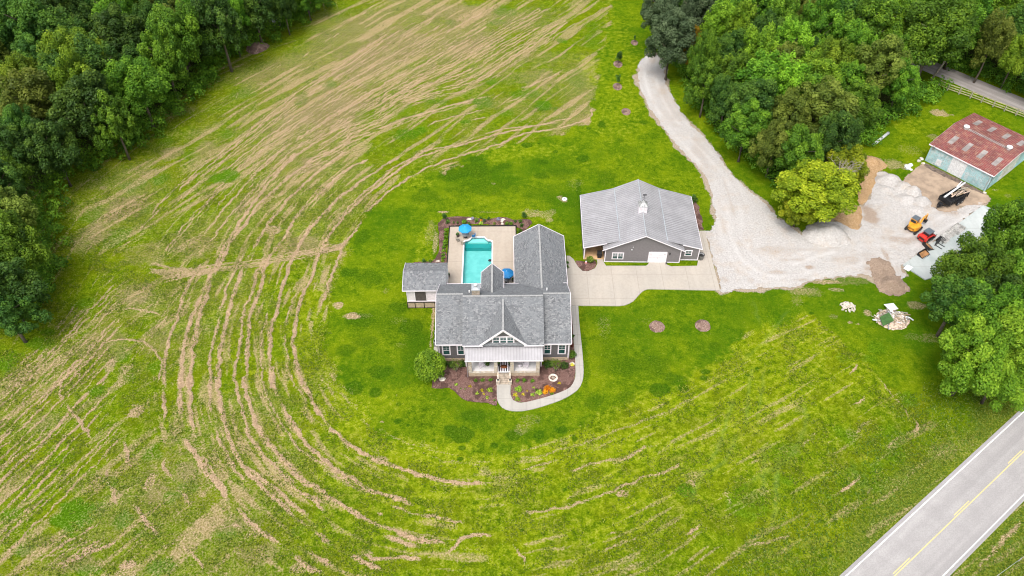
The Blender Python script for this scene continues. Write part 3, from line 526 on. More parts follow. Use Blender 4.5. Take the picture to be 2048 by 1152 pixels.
# fine streaks that follow the mowing: concentric round the lawn, straight elsewhere
ang = math.atan2((P(600, 176) - P(850, 35)).y, (P(600, 176) - P(850, 35)).x)
along = GX * math.cos(ang) + GY * math.sin(ang); across = -GX * math.sin(ang) + GY * math.cos(ang)
dl_ = np.maximum(-sl_, 0); cx_, cy_ = P(1000, 640)[:2]; th_ = np.arctan2(GY - cy_, GX - cx_)
wb = nz1 * 2.2
ext = Pn([(930, 908), (1010, 908), (1080, 892), (1150, 866), (1250, 812), (1350, 768), (1430, 722), (1560, 650), (1700, 585), (1900, 500)]); dlx = pdist(np.vstack([ext, ext[-1] + (ext[-1] - ext[-2]) * 4]), GX, GY, False)
rw_ = sst(-1, 3, GX) * (1 - sst(88, 98, GY)); dl_ = dl_ * (1 - rw_) + dlx * rw_
s1 = .5 * vnoise(dl_ * 1.35 + wb, th_ * 5 + 40, 70) + .5 * vnoise(dl_ * 2.7 + wb, th_ * 11 + 20, 71); s2 = .55 * vnoise(across * 1.0 + wb, along * .07, 80) + .45 * vnoise(across * 2.0 + wb, along * .14, 81)
nearf = (1 - sst(14, 30, dl_ + nz1 * 10)) * (1 - sst(112, 124, GY)) + sst(-8, 10, GX) * (1 - sst(88, 98, GY))
nearf = np.clip(nearf, 0, 1)
streak = (s1 * nearf + s2 * (1 - nearf)).astype(np.float32)
field = (1 - lawn)
leftish = sst(10, -34, GX); upper = sst(98, 118, GY)
dw_ = -sdf(wl, GX, GY); dens = field * np.clip(leftish * .75 + upper * 1.0, 0, 1) * (.2 + .8 * sst(2, 11, dw_ + nz1 * 14))
fs_ = fbm(across * .16, along * .04, 90, 3); patchy = sst(.36, .60, fbm(GX * .055 + 3, GY * .055, 44, 3))
fine = (dens * sst(.44, .72, streak) * (.74 + .20 * patchy) + field * sst(.55, .80, s1) * .58 * (1 - dens)) * (1 - lush * .6)
straw = np.maximum(straw, tanbase * sst(.38, .75, .6 * streak + .4 * fbm(GX * .9, GY * .9, 33, 4)) * .7)
straw *= (1 - lush * .75)
tanw = np.clip(tanbase * .8 + dens * (.17 + .09 * upper + .06 * leftish + (fs_ - .5) * .5 + (patchy - .5) * .35) + field * .03, 0, 1)
ring = field * (1 - sst(10, 24, dl_)) * (.35 + .65 * sst(-40, -5, GX)) * (1 - sst(95, 110, GY))
yel = np.maximum(yel, ring * (.30 + .45 * sst(.42, .66, s1)))
woods = np.maximum(sst(1.5, 5, sdf(wl, GX, GY) + nz2 * 4), sst(1.0, 4, sdf(wr, GX, GY) + nz2 * 4)).astype(np.float32)
T3 = Pn([(1800, 545), (1880, 560), (1900, 520), (2100, 420), (2200, 700), (2048, 812), (1960, 850), (1890, 800), (1860, 700), (1840, 610)])
woods = np.maximum(woods,   .45 * sst(0, 4, sdf(T3, GX, GY) + nz2 * 4))
woods_mask = woods
gp = smooth_line(Pn(GRAVEL), 1., True); dg = -sdf(gp, GX, GY)
fringe = (1 - sst(.0, .9, dg + nz2 * 2.2)) * .9
cgrav = fringe.astype(np.float32)
# verge by the highway
RA, RB = P(1692, 1151), P(2048, 822); RC, RD = P(1888, 1151), P(2048, 987.7)
rdir = (RB - RA).normalized(); rn = Vector((-rdir.y, rdir.x, 0)); rmid = (RA + RC) / 2 + (RB - RA) * .5
dr = (GX - rmid.x) * rn.x + (GY - rmid.y) * rn.y
verge = (sst(11, 4.5, np.abs(dr) + nz1 * 10)).astype(np.float32)
covA = np.stack([np.clip(straw, 0, 1), lawn, dark, lush], -1)
covB = np.stack([np.clip(tanw, 0, 1), yel, woods, cgrav], -1)
covC = np.stack([verge, pale, np.clip(fine, 0, 1), np.clip(nz1 + .5, 0, 1)], -1)
hz = (np.clip(straw, 0, 1) * .11 + (nz2 * .06) * (1 - lawn)).astype(np.float32); hz -= .05
idx = (np.arange(nyg - 1)[:, None] * nxg + np.arange(nxg - 1)[None, :]).ravel()
quads = np.stack([idx, idx + 1, idx + nxg + 1, idx + nxg], -1)
_hy = R(.6); _ho = P(880, 722); _hx = (GX - _ho.x) * math.cos(_hy) + (GY - _ho.y) * math.sin(_hy); _hyy = -(GX - _ho.x) * math.sin(_hy) + (GY - _ho.y) * math.cos(_hy)
inpool = ((_hx > 2.4) & (_hx < 7.4) & (_hyy > 14.3) & (_hyy < 25.5)).ravel(); quads = quads[~(inpool[quads].any(1))]

m = NT('field_grass'); pos = m.n('ShaderNodeNewGeometry').outputs['Position']
def attr(mm, nme):
    a = mm.n('ShaderNodeAttribute', attribute_name=nme); s = mm.n('ShaderNodeSeparateColor'); mm.l(a.outputs['Color'], s.inputs[0])
    return s.outputs[0], s.outputs[1], s.outputs[2], a.outputs['Alpha']
A0, A1, A2, A3 = attr(m, 'covA'); B0, B1, B2, B3 = attr(m, 'covB'); C0, C1, C2, C3 = attr(m, 'covC')
nf = m.noise(4.2, 6, .72, pos, k=1.9); nm = m.noise(1.15, 5, .62, pos, k=2.1); nl = m.noise(.21, 5, .62, pos, k=2.2); nff = m.noise(9, 4, .75, pos, k=1.8); nxl = m.noise(.055, 4, .6, pos, k=2.2)
sk_ = C2
def mixn(*ws):
    r = None
    for nd, w in ws: t_ = m.math('MULTIPLY', nd, w); r = t_ if r is None else m.math('ADD', r, t_)
    return r
fieldc = m.ramp(mixn((nf, .6), (nm, .4)), [(.20, (.030, .075, .003)), (.42, (.088, .158, .004)), (.60, (.165, .245, .006)), (.85, (.30, .34, .04))])
fieldc = m.mix(m.maprange(nl, .40, .75, 0, .85), fieldc, m.mix(.6, fieldc, (.17, .20, .005)))
lushc = m.ramp(nf, [(.2, (.024, .080, .003)), (.5, (.058, .165, .005)), (.8, (.13, .29, .012))])
lawnc = m.ramp(mixn((nf, .45), (nm, .33), (nl, .22)), [(.20, (.034, .085, .003)), (.42, (.082, .160, .004)), (.60, (.155, .235, .006)), (.82, (.29, .33, .03))])
lawnc = m.mix(m.maprange(nl, .45, .85, 0, .75), lawnc, m.mix(.8, lawnc, (.165, .235, .004)))
lawnc = m.mix(m.maprange(nxl, .40, .70, 0, .8), lawnc, m.mix(.75, lawnc, (.040, .125, .004)))
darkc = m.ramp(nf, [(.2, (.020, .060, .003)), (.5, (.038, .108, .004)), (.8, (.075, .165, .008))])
yelc = m.ramp(mixn((nf, .5), (nm, .5)), [(.2, (.11, .20, .004)), (.5, (.225, .300, .005)), (.8, (.40, .42, .05))])
strawc = m.ramp(mixn((nff, .35), (nf, .65)), [(.18, (.13, .11, .035)), (.36, (.30, .205, .11)), (.56, (.49, .355, .22)), (.80, (.70, .56, .39))])
tanc = m.ramp(mixn((nf, .6), (nff, .4)), [(.2, (.12, .12, .035)), (.5, (.28, .21, .11)), (.8, (.50, .40, .26))])
vergec = m.ramp(mixn((nff, .35), (nf, .65)), [(.2, (.03, .07, .008)), (.42, (.085, .14, .012)), (.60, (.18, .23, .022)), (.82, (.38, .35, .14))])
litter = m.ramp(nf, [(.2, (.012, .018, .006)), (.6, (.05, .07, .018)), (.9, (.13, .13, .06))])
def edge(a, lo=.35, hi=.65, nn=None, k=.5):
    return m.maprange(m.math('ADD', a, m.math('MULTIPLY', m.math('SUBTRACT', nn if nn is not None else nf, .5), k)), lo, hi)
mot = m.noise(.42, 5, .68, pos, k=2.2); mot2 = m.noise(.13, 4, .6, pos, k=2.2)
fieldc = m.mix(m.maprange(mot, .52, .85, 0, .55), fieldc, m.ramp(nf, [(.2, (.020, .055, .003)), (.6, (.065, .125, .005)), (.9, (.12, .17, .01))]))
fieldc = m.mix(m.math('MULTIPLY', m.maprange(mixn((mot2, .4), (nm, .35), (nf, .25)), .56, .80), .40), fieldc, m.ramp(nf, [(.2, (.11, .085, .035)), (.8, (.34, .26, .14))]))
c = m.mix(edge(A1, .25, .75), fieldc, lawnc)
c = m.mix(edge(C0, .30, .75), c, vergec)
c = m.mix(m.math('MULTIPLY', edge(B1, .15, .85, nm, .7), .75), c, yelc)
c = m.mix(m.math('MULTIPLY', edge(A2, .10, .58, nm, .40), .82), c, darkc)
c = m.mix(m.math('MULTIPLY', edge(A3, .2, .8, nm, .7), .85), c, lushc)
c = m.mix(m.math('MULTIPLY', edge(B0, .22, .80, nf, 1.0), .72), c, tanc)
c = m.mix(m.math('MULTIPLY', edge(C2, .30, .80, nf, .9), .72), c, m.mix(.25, strawc, (.34, .29, .09)))
c = m.mix(m.math('MULTIPLY', C1, .35), c, (.26, .38, .10))
c = m.mix(edge(A0, .34, .72, mixn((nf, .65), (nff, .35)), 1.0), c, strawc)
c = m.mix(m.math('MULTIPLY', m.maprange(mixn((nf, .7), (nm, .3)), .84, .99), .15), c, (.36, .36, .12))
c = m.mix(edge(B3, .35, .7, nf, .9), c, m.ramp(nff, [(.2, (.24, .18, .11)), (.6, (.44, .37, .28)), (.9, (.62, .55, .48))]))
c = m.mix(edge(B2, .35, .65), c, litter)
m.bump(m.math('ADD', m.math('MULTIPLY', nf, 1.), m.math('MULTIPLY', nff, .5)), .8, .16)
hs_ = m.n('ShaderNodeHueSaturation'); hs_.inputs['Hue'].default_value = .494; hs_.inputs['Saturation'].default_value = 1.0; hs_.inputs['Value'].default_value = 1.0; m.l(c, hs_.inputs['Color'])
M['ground'] = m.fin(hs_.outputs[0], 1.0, 0, .0)
g = npmesh('ground', np.c_[GX.ravel(), GY.ravel(), hz.ravel()], quads, M['ground'], {'covA': covA.reshape(-1, 4), 'covB': covB.reshape(-1, 4), 'covC': covC.reshape(-1, 4)}, True)
tag(g, kind='structure')

# ---- loose sheets cut from a fine local grid (gravel, dirt, mulch)
def sheet(name, poly_px, z, mat, res=.22, ragged=.5, hfun=None, attrs=None, kind='structure', world=False, lift=0.0):
    p = np.asarray(poly_px) if world else Pn(poly_px); p = smooth_line(p, .6, True)
    x = np.arange(p[:, 0].min() - 1, p[:, 0].max() + 1, res); y = np.arange(p[:, 1].min() - 1, p[:, 1].max() + 1, res)
    X, Y = np.meshgrid(x, y); S = sdf(p, X, Y)
    # snap border vertices onto the outline so that the edge is clean
    Sn = S + (fbm(X * 1.1, Y * 1.1, 77, 4) - .5) * ragged * 2
    gyv, gxv = np.gradient(Sn, res); gl = np.sqrt(gxv ** 2 + gyv ** 2) + 1e-6; near = (np.abs(Sn) < res * 1.2)
    sh = np.clip(-Sn / gl, -res * .7, res * .7); mv = near & (Sn < 0)
    X2 = np.where(mv, X + gxv / gl * sh, X); Y2 = np.where(mv, Y + gyv / gl * sh, Y)
    H = np.full(X.shape, z, float)
    if hfun is not None: H = H + hfun(X2, Y2, Sn)
    ok = Sn > -res * .75; q = ok[:-1, :-1] & ok[1:, :-1] & ok[:-1, 1:] & ok[1:, 1:]
    n = X.shape[1]; jj, ii = np.nonzero(q); a = jj * n + ii; quads = np.stack([a, a + 1, a + n + 1, a + n], -1)
    used = np.unique(quads); rm = np.full(X.size, -1); rm[used] = np.arange(len(used))
    at = {k: f(X2, Y2, Sn).reshape(X.size, -1)[used].squeeze() for k, f in (attrs or {}).items()}
    o = npmesh(name, np.c_[X2.ravel(), Y2.ravel(), H.ravel()][used], rm[quads], mat, at, True)
    return tag(o, kind=kind) if kind else o

def blobs_px(lst):
    def f(X, Y, S):
        r = np.zeros(X.shape, np.float32)
        for i, (u, v, ru, rv, s) in enumerate(lst):
            c = P(u, v); wx = (P(u + ru, v) - c).length; wy = (P(u, v - rv) - c).length
            q = np.sqrt(((X - c.x) / wx) ** 2 + ((Y - c.y) / wy) ** 2) + (fbm(X * .7 + i * 9, Y * .7, 5, 4) - .5) * 1.3
            r = np.maximum(r, s * (1 - sst(.15, 1.4, q)))
        return r
    return f
mg = NT('gravel'); pos = mg.n('ShaderNodeNewGeometry').outputs['Position']
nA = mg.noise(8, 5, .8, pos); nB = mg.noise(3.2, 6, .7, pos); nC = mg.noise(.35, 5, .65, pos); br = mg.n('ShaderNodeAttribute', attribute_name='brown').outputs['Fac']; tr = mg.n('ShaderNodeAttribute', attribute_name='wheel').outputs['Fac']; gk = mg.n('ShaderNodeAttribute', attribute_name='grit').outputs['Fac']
c = mg.ramp(mg.math('ADD', mg.math('MULTIPLY', nA, .4), mg.math('MULTIPLY', nB, .6)), [(.15, (.32, .295, .275)), (.40, (.43, .405, .385)), (.6, (.52, .495, .475)), (.85, (.64, .62, .60))])
c = mg.mix(mg.maprange(nC, .50, .85, 0, .75), c, mg.mix(.6, c, (.46, .36, .27)))
c = mg.mix(mg.math('MULTIPLY', tr, .55), c, (.60, .58, .56))
c = mg.mix(mg.maprange(mg.math('ADD', br, mg.math('MULTIPLY', mg.math('SUBTRACT', nB, .5), .7)), .25, .8, 0, .8), c, mg.ramp(nA, [(.3, (.20, .13, .085)), (.55, (.36, .26, .185)), (.8, (.52, .42, .33))]))
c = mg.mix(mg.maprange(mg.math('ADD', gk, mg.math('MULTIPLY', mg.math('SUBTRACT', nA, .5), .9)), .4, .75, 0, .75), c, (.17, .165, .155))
mg.bump(mg.math('ADD', nA, nB), .8, .08); mg.fin(c, .95, 0, .2); M['gravel'] = mg.m
road_c = [(1305, 112), (1300, 150), (1315, 200), (1350, 255), (1400, 312), (1440, 360), (1465, 410), (1475, 470), (1500, 520), (1560, 545), (1650, 520), (1730, 500), (1790, 500), (1860, 460), (1930, 420)]
def wheel(X, Y, S):
    r = np.zeros(X.shape, np.float32)
    for off in (-1.1, 1.1, -2.6, 2.6):
        L = smooth_line(Pn(road_c), 1.5); t = np.gradient(L, axis=0); t /= np.linalg.norm(t, axis=1)[:, None]
        L2 = L + np.c_[-t[:, 1], t[:, 0]] * off; d = pdist(L2, X, Y, False); r = np.maximum(r, np.exp(-(d / .38) ** 2) * (1 if abs(off) < 2 else .5))
    return r * sst(.25, .6, fbm(X * .3, Y * .3, 4, 3))
MOUNDS = [(1783, 360, 30, 16, 1.5), (1802, 372, 22, 14, 1.3), (1824, 381, 22, 14, 1.4), (1846, 402, 22, 13, 1.2), (1815, 398, 28, 12, .7), (1770, 380, 22, 12, .6), (1840, 420, 24, 10, .5)]
def gh(X, Y, S):
    r = np.zeros(X.shape)
    yard = 1 - np.clip((P(1614, 476).x - X) / 6, 0, 1)
    for i, (u, v, ru, rv, h) in enumerate([m_ for m_ in MOUNDS[4:]]):
        c = P(u, v); wx = (P(u + ru, v) - c).length; wy = (P(u, v - rv) - c).length
        q = np.sqrt(((X - c.x) / wx) ** 2 + ((Y - c.y) / wy) ** 2); r = np.maximum(r, h * np.clip(1 - q, 0, 1) ** 1.2)
    r += (fbm(X * .8, Y * .8, 12, 4) - .5) * .22 * yard + (fbm(X * .25, Y * .25, 14, 3) - .5) * .25 * yard
    return np.maximum(r, -.01) * np.clip(S / 1.0, 0, 1)
sheet('gravel_yard', GRAVEL, .035, M['gravel'], .22, .55, gh, {
    'brown': blobs_px([(1738, 430, 18, 22, 1.), (1800, 480, 50, 10, .6), (1760, 545, 40, 14, .8), (1730, 510, 40, 8, .4), (1775, 520, 8, 26, .7), (1790, 372, 30, 8, .5), (1830, 393, 30, 5, .6), (1500, 560, 10, 10, .4), (1480, 490, 8, 40, .35), (1620, 535, 12, 6, .9), (1600, 560, 30, 5, .6), (1580, 520, 40, 6, .5), (1905, 425, 40, 8, .6), (1640, 480, 20, 4, .5), (1440, 430, 6, 60, .3), (1400, 310, 26, 60, .42), (1335, 200, 30, 70, .40), (1540, 500, 60, 12, .45), (1700, 520, 70, 10, .5), (1620, 500, 80, 7, .4), (1460, 400, 5, 50, .4), (1560, 545, 30, 5, .5), (1450, 560, 14, 10, .5), (1665, 495, 20, 5, .4), (1850, 440, 30, 6, .3)]),
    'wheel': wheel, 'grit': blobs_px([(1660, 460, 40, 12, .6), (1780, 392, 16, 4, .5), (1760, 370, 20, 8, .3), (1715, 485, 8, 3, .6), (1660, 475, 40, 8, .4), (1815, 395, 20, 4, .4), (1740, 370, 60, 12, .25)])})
plain('dirt_pad', (.335, .25, .18), .95, var=.18, scale=.6, bump=.04)
sheet('dirt_pad', DIRTPAD, .05, M['dirt_pad'], .25, .5)
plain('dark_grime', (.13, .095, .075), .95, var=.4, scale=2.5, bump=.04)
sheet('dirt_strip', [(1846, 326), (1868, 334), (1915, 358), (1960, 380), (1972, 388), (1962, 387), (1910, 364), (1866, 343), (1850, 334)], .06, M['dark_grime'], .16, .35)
def mulchmat(name, a, b, c_, dk=.85):
    m = NT(name); v = m.n('ShaderNodeNewGeometry').outputs['Position']; n = m.noise(9, 6, .8, v); n2 = m.noise(.55, 5, .65, v)
    cc = m.ramp(n, [(.3, a), (.52, b), (.75, c_)]); cc = m.mix(m.maprange(n2, .50, .60, 0, dk), cc, tuple(k * .45 for k in b))
    m.bump(n, .8, .06); M[name] = m.fin(cc, .95, 0, .2)
mulchmat('mulch', (.07, .035, .028), (.175, .095, .078), (.36, .24, .21))
mulchmat('pile_mulch', (.10, .06, .045), (.26, .165, .13), (.48, .36, .30))
mulchmat('orange_dirt', (.22, .13, .06), (.44, .28, .14), (.62, .46, .30), .2)
mulchmat('brown_dirt', (.17, .115, .08), (.32, .235, .175), (.48, .38, .30), .3)
def mh(h, f=1.5):
    return lambda X, Y, S: np.clip(S / .5, 0, 1) * h * (.6 + .8 * fbm(X * f, Y * f, 9, 3))
sheet('mulch_bed', [(864, 776), (880, 778), (897, 776), (907, 782), (920, 795), (936, 803), (956, 805), (975, 806), (993, 812), (993, 790), (994, 768), (1000, 735), (900, 715), (882, 712), (868, 745)], .03, M['mulch'], .16, .12, mh(.07))
sheet('mulch_bed', [(1022, 768), (1021, 790), (1026, 801), (1036, 806), (1053, 805), (1092, 795), (1124, 784), (1141, 774), (1149, 760), (1151, 747), (1150, 717), (1147, 678), (1145, 640), (1141, 612), (1134, 612), (1130, 715), (1030, 735)], .03, M['mulch'], .16, .12, mh(.07))
sheet('mulch_bed', [(883, 439), (876, 446), (878, 478), (876, 509), (871, 518), (864, 523), (828, 525), (828, 533), (890, 535), (896, 525), (899, 454), (1034, 454), (1034, 470), (1046, 466), (1053, 459), (1064, 446), (1061, 439), (1042, 438), (1026, 440), (1014, 435), (995, 435), (975, 438), (946, 435), (917, 433), (889, 436)], .03, M['mulch'], .16, .2, mh(.07))
sheet('mulch_bed', [(1151, 522), (1156, 534), (1165, 542), (1176, 543), (1190, 536), (1193, 527), (1190, 521), (1170, 524)], .075, M['mulch'], .14, .1, mh(.07))
sheet('mulch_bed', [(1388, 400), (1396, 410), (1404, 440), (1407, 460), (1398, 461), (1393, 440), (1386, 410)], .03, M['mulch'], .16, .3, mh(.07))
sheet('bare_soil', [(1690, 415), (1722, 414), (1721, 455), (1706, 459), (1684, 447), (1668, 438)], .02, M['orange_dirt'], .2, .5, mh(.15))
sheet('bare_soil', [(1722, 318), (1742, 312), (1765, 322), (1772, 335), (1756, 344), (1750, 366), (1738, 396), (1724, 412), (1715, 400), (1722, 360)], .02, M['orange_dirt'], .2, .5, mh(.12))
sheet('dirt_track', [(1742, 520), (1770, 520), (1790, 545), (1812, 568), (1817, 580), (1800, 588), (1775, 590), (1758, 582), (1748, 560), (1736, 535)], .06, M['brown_dirt'], .2, .8, mh(.2))

# ---- concrete
def flat(name, pts, z0, z1, mat, world=False, parent=None, sm=0):
    p = [Vector((*q, 0)) for q in (pts if world else Pn(pts))]
    if sum(p[i - 1].x * p[i].y - p[i].x * p[i - 1].y for i in range(len(p))) < 0: p.reverse()
    mb = MB(); n = len(p); mb.add([(q.x, q.y, z1) for q in p] + [(q.x, q.y, z0) for q in p], [tuple(range(n))] + [(i, n + i, n + (i + 1) % n, (i + 1) % n) for i in range(n)])
    o = mb.build(name, mat, parent); return tag(o, kind='structure') if parent is None else o
drive = [(1133, 512), (1139, 512), (1147, 519), (1151, 526), (1158, 536), (1165, 542), (1176, 543), (1190, 537), (1195, 527), (1193, 516), (1193, 500), (1206, 500), (1207, 524), (1212, 532), (1292, 532), (1297, 528), (1297, 520), (1332, 520), (1334, 530), (1342, 533), (1394, 532), (1397, 517), (1399, 480), (1398, 462), (1409, 462), (1440, 581),
         (1380, 580), (1330, 579), (1306, 578.5), (1295, 578.7), (1288, 581), (1283, 585), (1278, 590), (1272, 597), (1266, 603), (1259, 607), (1250, 610.5), (1240, 612), (1225, 612), (1157, 611.5), (1134, 611)]
flat('concrete_driveway', drive, -.1, .065, M['concrete_drive'])
outer = smooth_line([(1156.5, 611.6), (1158, 640), (1161, 669), (1165.7, 716), (1167, 747), (1164, 765), (1155, 780), (1131, 796), (1102, 807.5), (1063, 819), (1038, 822.5), (1018, 821), (1004, 815), (995.5, 803), (993.6, 791), (993.6, 769)], 6)
inner = smooth_line([(1021.5, 769), (1021, 790), (1026, 800.5), (1036, 805.5), (1053, 804.5), (1092, 794.5), (1124, 783.5), (1141, 774), (1149, 760), (1151, 747), (1150, 717), (1147, 678), (1144, 630), (1143, 611.6)], 6)
flat('walkway', [tuple(p) for p in outer] + [tuple(p) for p in inner], -.1, .07, M['concrete_walk'])
flat('concrete_pad', [(1805, 531), (1965.5, 411.5), (1997, 424), (2040, 470), (1960, 530), (1850, 560)], -.1, .14, M['concrete_new'])

# ---- roads
def road(name, a, b, w, mat, z=.03):
    d = (b - a).normalized(); n = Vector((-d.y, d.x, 0)) * w / 2
    return flat(name, [tuple((p)[:2]) for p in (a - n, b - n, b + n, a + n)], z - .1, z, mat, world=True)
asphalt('highway_asphalt', (.29, .275, .27), (.43, .41, .40), rdir.x, rdir.y)
road('highway', rmid - rdir * 260, rmid + rdir * 260, 7.55, M['highway_asphalt'])
m = NT('road_white'); v = m.n('ShaderNodeNewGeometry').outputs['Position']; n = m.noise(6, 5, .8, v)
M['road_white'] = m.fin(m.mix(m.maprange(n, .35, .6), (.45, .44, .42), (.80, .80, .79)), .7)
m = NT('road_yellow'); v = m.n('ShaderNodeNewGeometry').outputs['Position']; n = m.noise(6, 5, .8, v)
M['road_yellow'] = m.fin(m.mix(m.maprange(n, .35, .6), (.50, .42, .20), (.66, .54, .22)), .7)
def roadline(off, w, mat, z=.036, a=-260, b=260):
    c = rmid + rn * off; return road('road_marking', c + rdir * a, c + rdir * b, w, mat, z)
hw = 3.3
roadline(hw, .15, M['road_white']); roadline(-hw, .15, M['road_white'])
roadline(.0, .12, M['road_yellow'])
for u, v in Z_('E', [(930, 1110), (1205, 845), (1450, 610)]):
    t = (P(u, v) - rmid).dot(rdir); roadline(.25, .12, M['road_yellow'], .036, t - 1.6, t + 1.6)
t0 = (P(*Z_('E', [(1205, 845)])[0]) - rmid).dot(rdir); per = (P(*Z_('E', [(1450, 610)])[0]) - rmid).dot(rdir) - t0
for k in (-4, -3, -2, 2, 3, 4): roadline(.25, .12, M['road_yellow'], .036, t0 + per * k - 1.6, t0 + per * k + 1.6)
# far lane
FA, FB = P(1895, 147.5), P(2048, 211); fd = (FB - FA).normalized(); fn = Vector((-fd.y, fd.x, 0))
asphalt('lane_asphalt', (.24, .215, .20), (.42, .39, .37), fd.x, fd.y)
road('lane', FA - fd * 120, FA + fd * 160, 5.0, M['lane_asphalt'], .03)

# ================================================================== HOUSE
HO = P(880, 722); HY = R(.6)
def HL(x, y, z=0.0):
    return Vector((HO.x + x * math.cos(HY) - y * math.sin(HY), HO.y + x * math.sin(HY) + y * math.cos(HY), z))
house = thing('house', 'grey farmhouse with dark shingle roof, front gable and pale metal porch roof', 'house', HO, HY)
# walls
mb = MB()
mb.prof([(0, .62), (10.9, .62), (10.9, 3.9), (5.6, 7.45), (0, 4.0)], 0, 18.1)
mb.build('wall', M['siding_grey'], house)
mb = MB(); mb.prof([(-1.1, 4.45), (4.5, 4.45), (5.5, 7.6), (4.5, 8.3), (-1.1, 5.05)], 3.7, 14.3); mb.box(3.7, 3.9, -1.1, -.002, 0, 4.45); mb.box(14.1, 14.3, -1.1, -.002, 0, 4.45)
mb.build('wall', M['siding_grey'], house)
mb = MB(); mb.prof([(11.05, .3), (18.2, .3), (18.2, 3.55), (14.6, 5.85), (11.05, 3.55)], 10.95, 21.0, 'y'); mb.build('wall', M['siding_grey'], house)
mb = MB(); mb.prof([(6.1, .3), (8.75, .3), (8.75, 5.6), (7.42, 7.1), (6.1, 5.6)], 7.0, 11.6, 'y'); mb.build('wall', M['siding_grey'], house)
for bx in ((-.04, 3.66, -.04, .3), (14.34, 18.14, -.04, .3), (-.04, .3, .302, 10.94), (17.8, 18.14, .302, 10.94)): MB().box(*bx, -.1, .62).build('foundation', M['stone_base'], house)
# roofs
T = .14
mb = MB()
mb.slab([(-.3, -.4, 4.05), (3.46, -.4, 4.05), (3.46, 5.6, 7.8), (-.3, 5.6, 7.8)], T)
mb.slab([(14.50, -.4, 4.05), (18.35, -.4, 4.05), (18.35, 5.6, 7.8), (14.50, 5.6, 7.8)], T)
mb.slab([(-.3, 5.6, 7.8), (18.35, 5.6, 7.8), (18.35, 11.3, 4.0), (-.3, 11.3, 4.0)], T)
mb.slab([(3.43, 4.5, 8.533), (14.53, 4.5, 8.533), (14.53, 5.6, 7.803), (3.43, 5.6, 7.803)], T)
mb.slab([(3.43, -1.5, 5.10), (14.53, -1.5, 5.10), (14.53, 4.5, 8.53), (3.43, 4.5, 8.53)], T)
mb.slab([(10.72, 22.0, 3.62), (14.58, 22.0, 6.1), (14.54, 7.5, 6.1), (10.66, 7.5, 3.62)], T)
mb.slab([(14.58, 22.0, 6.1), (18.5, 22.0, 3.62), (18.5, 7.5, 3.62), (14.54, 7.5, 6.1)], T)
mb.slab([(5.82, 12.0, 5.62), (7.42, 12.0, 7.4), (7.42, 5.7, 7.4), (5.82, 5.7, 5.62)], T)
mb.slab([(7.42, 12.0, 7.4), (9.05, 12.0, 5.62), (9.05, 5.7, 5.62), (7.42, 5.7, 7.4)], T)
mb.slab([(5.80, -1.5, 5.14), (8.98, -1.5, 8.27), (8.98, 4.1, 8.27)], T)
mb.slab([(8.98, -1.5, 8.27), (12.16, -1.5, 5.14), (8.98, 4.1, 8.27)], T)
roof = mb.build('roof', M['shingles'], house)
mb = MB()
for a, b in (((14.58, 22.0, 6.13), (14.54, 8.3, 6.13)), ((7.42, 12.0, 7.43), (7.42, 6.2, 7.43)), ((8.98, -1.5, 8.30), (8.98, 4.1, 8.30)), ((-.3, 5.6, 7.82), (3.4, 5.6, 7.82)), ((14.56, 5.6, 7.82), (18.35, 5.6, 7.82)), ((3.43, 4.5, 8.55), (14.53, 4.5, 8.55))):
    mb.beam(a, b, .26, .05)
mb.build('ridge_cap', M['ridge_cap'], house)
# white fascia, rakes, gutters and corner boards
mb = MB()
def fas(p, q, w=.06, h=.2): mb.beam(p, q, w, h)
for p, q in (((-.3, -.45, 3.98), (3.42, -.45, 3.98)), ((14.55, -.45, 3.98), (18.35, -.45, 3.98)), ((3.43, -1.55, 5.02), (6.2, -1.55, 5.02)), ((11.8, -1.55, 5.02), (14.53, -1.55, 5.02)),
             ((-.33, 11.35, 3.92), (18.4, 11.35, 3.92)), ((-.34, -.45, 4.0), (-.34, 5.6, 7.74)), ((-.34, 5.6, 7.74), (-.34, 11.35, 3.94)), ((18.39, -.45, 4.0), (18.39, 5.6, 7.74)), ((18.39, 5.6, 7.74), (18.39, 11.35, 3.94)),
             ((10.66, 22.0, 3.55), (10.61, 11.4, 3.55)), ((18.55, 22.0, 3.55), (18.55, 11.4, 3.55)), ((10.68, 22.04, 3.56), (14.58, 22.04, 6.06)), ((14.58, 22.04, 6.06), (18.55, 22.04, 3.56)),
             ((5.77, 12.0, 5.56), (5.77, 8.7, 5.56)), ((9.10, 12.0, 5.56), (9.10, 8.7, 5.56)), ((5.79, 12.04, 5.57), (7.42, 12.04, 7.36)), ((7.42, 12.04, 7.36), (9.08, 12.04, 5.57))): fas(p, q)
mb.beam((5.72, -1.56, 5.03), (8.98, -1.56, 8.21), .08, .28); mb.beam((8.98, -1.56, 8.21), (12.24, -1.56, 5.03), .08, .28)
for x, y, z0, z1 in ((.04, -.05, .62, 3.9), (18.06, -.05, .62, 3.9), (3.76, -1.14, .0, 4.5), (14.24, -1.14, .0, 4.5)): mb.box(x - .08, x + .08, y - .04, y + .02, z0, z1)
mb.build('fascia', M['white_trim'], house)
for pts_, r_ in (([(-.2, -.42, 3.9), (-.1, -.12, 3.6), (-.06, -.1, .1)], .06), ([(18.25, -.42, 3.9), (18.16, -.12, 3.6), (18.16, -.1, .1)], .06), ([(3.85, -3.1, 3.85), (4.0, -2.95, 3.6), (4.02, -2.95, .05)], .07)):
    MB().tube(pts_, r_, 8).build('downspout', M['white_trim'], house)
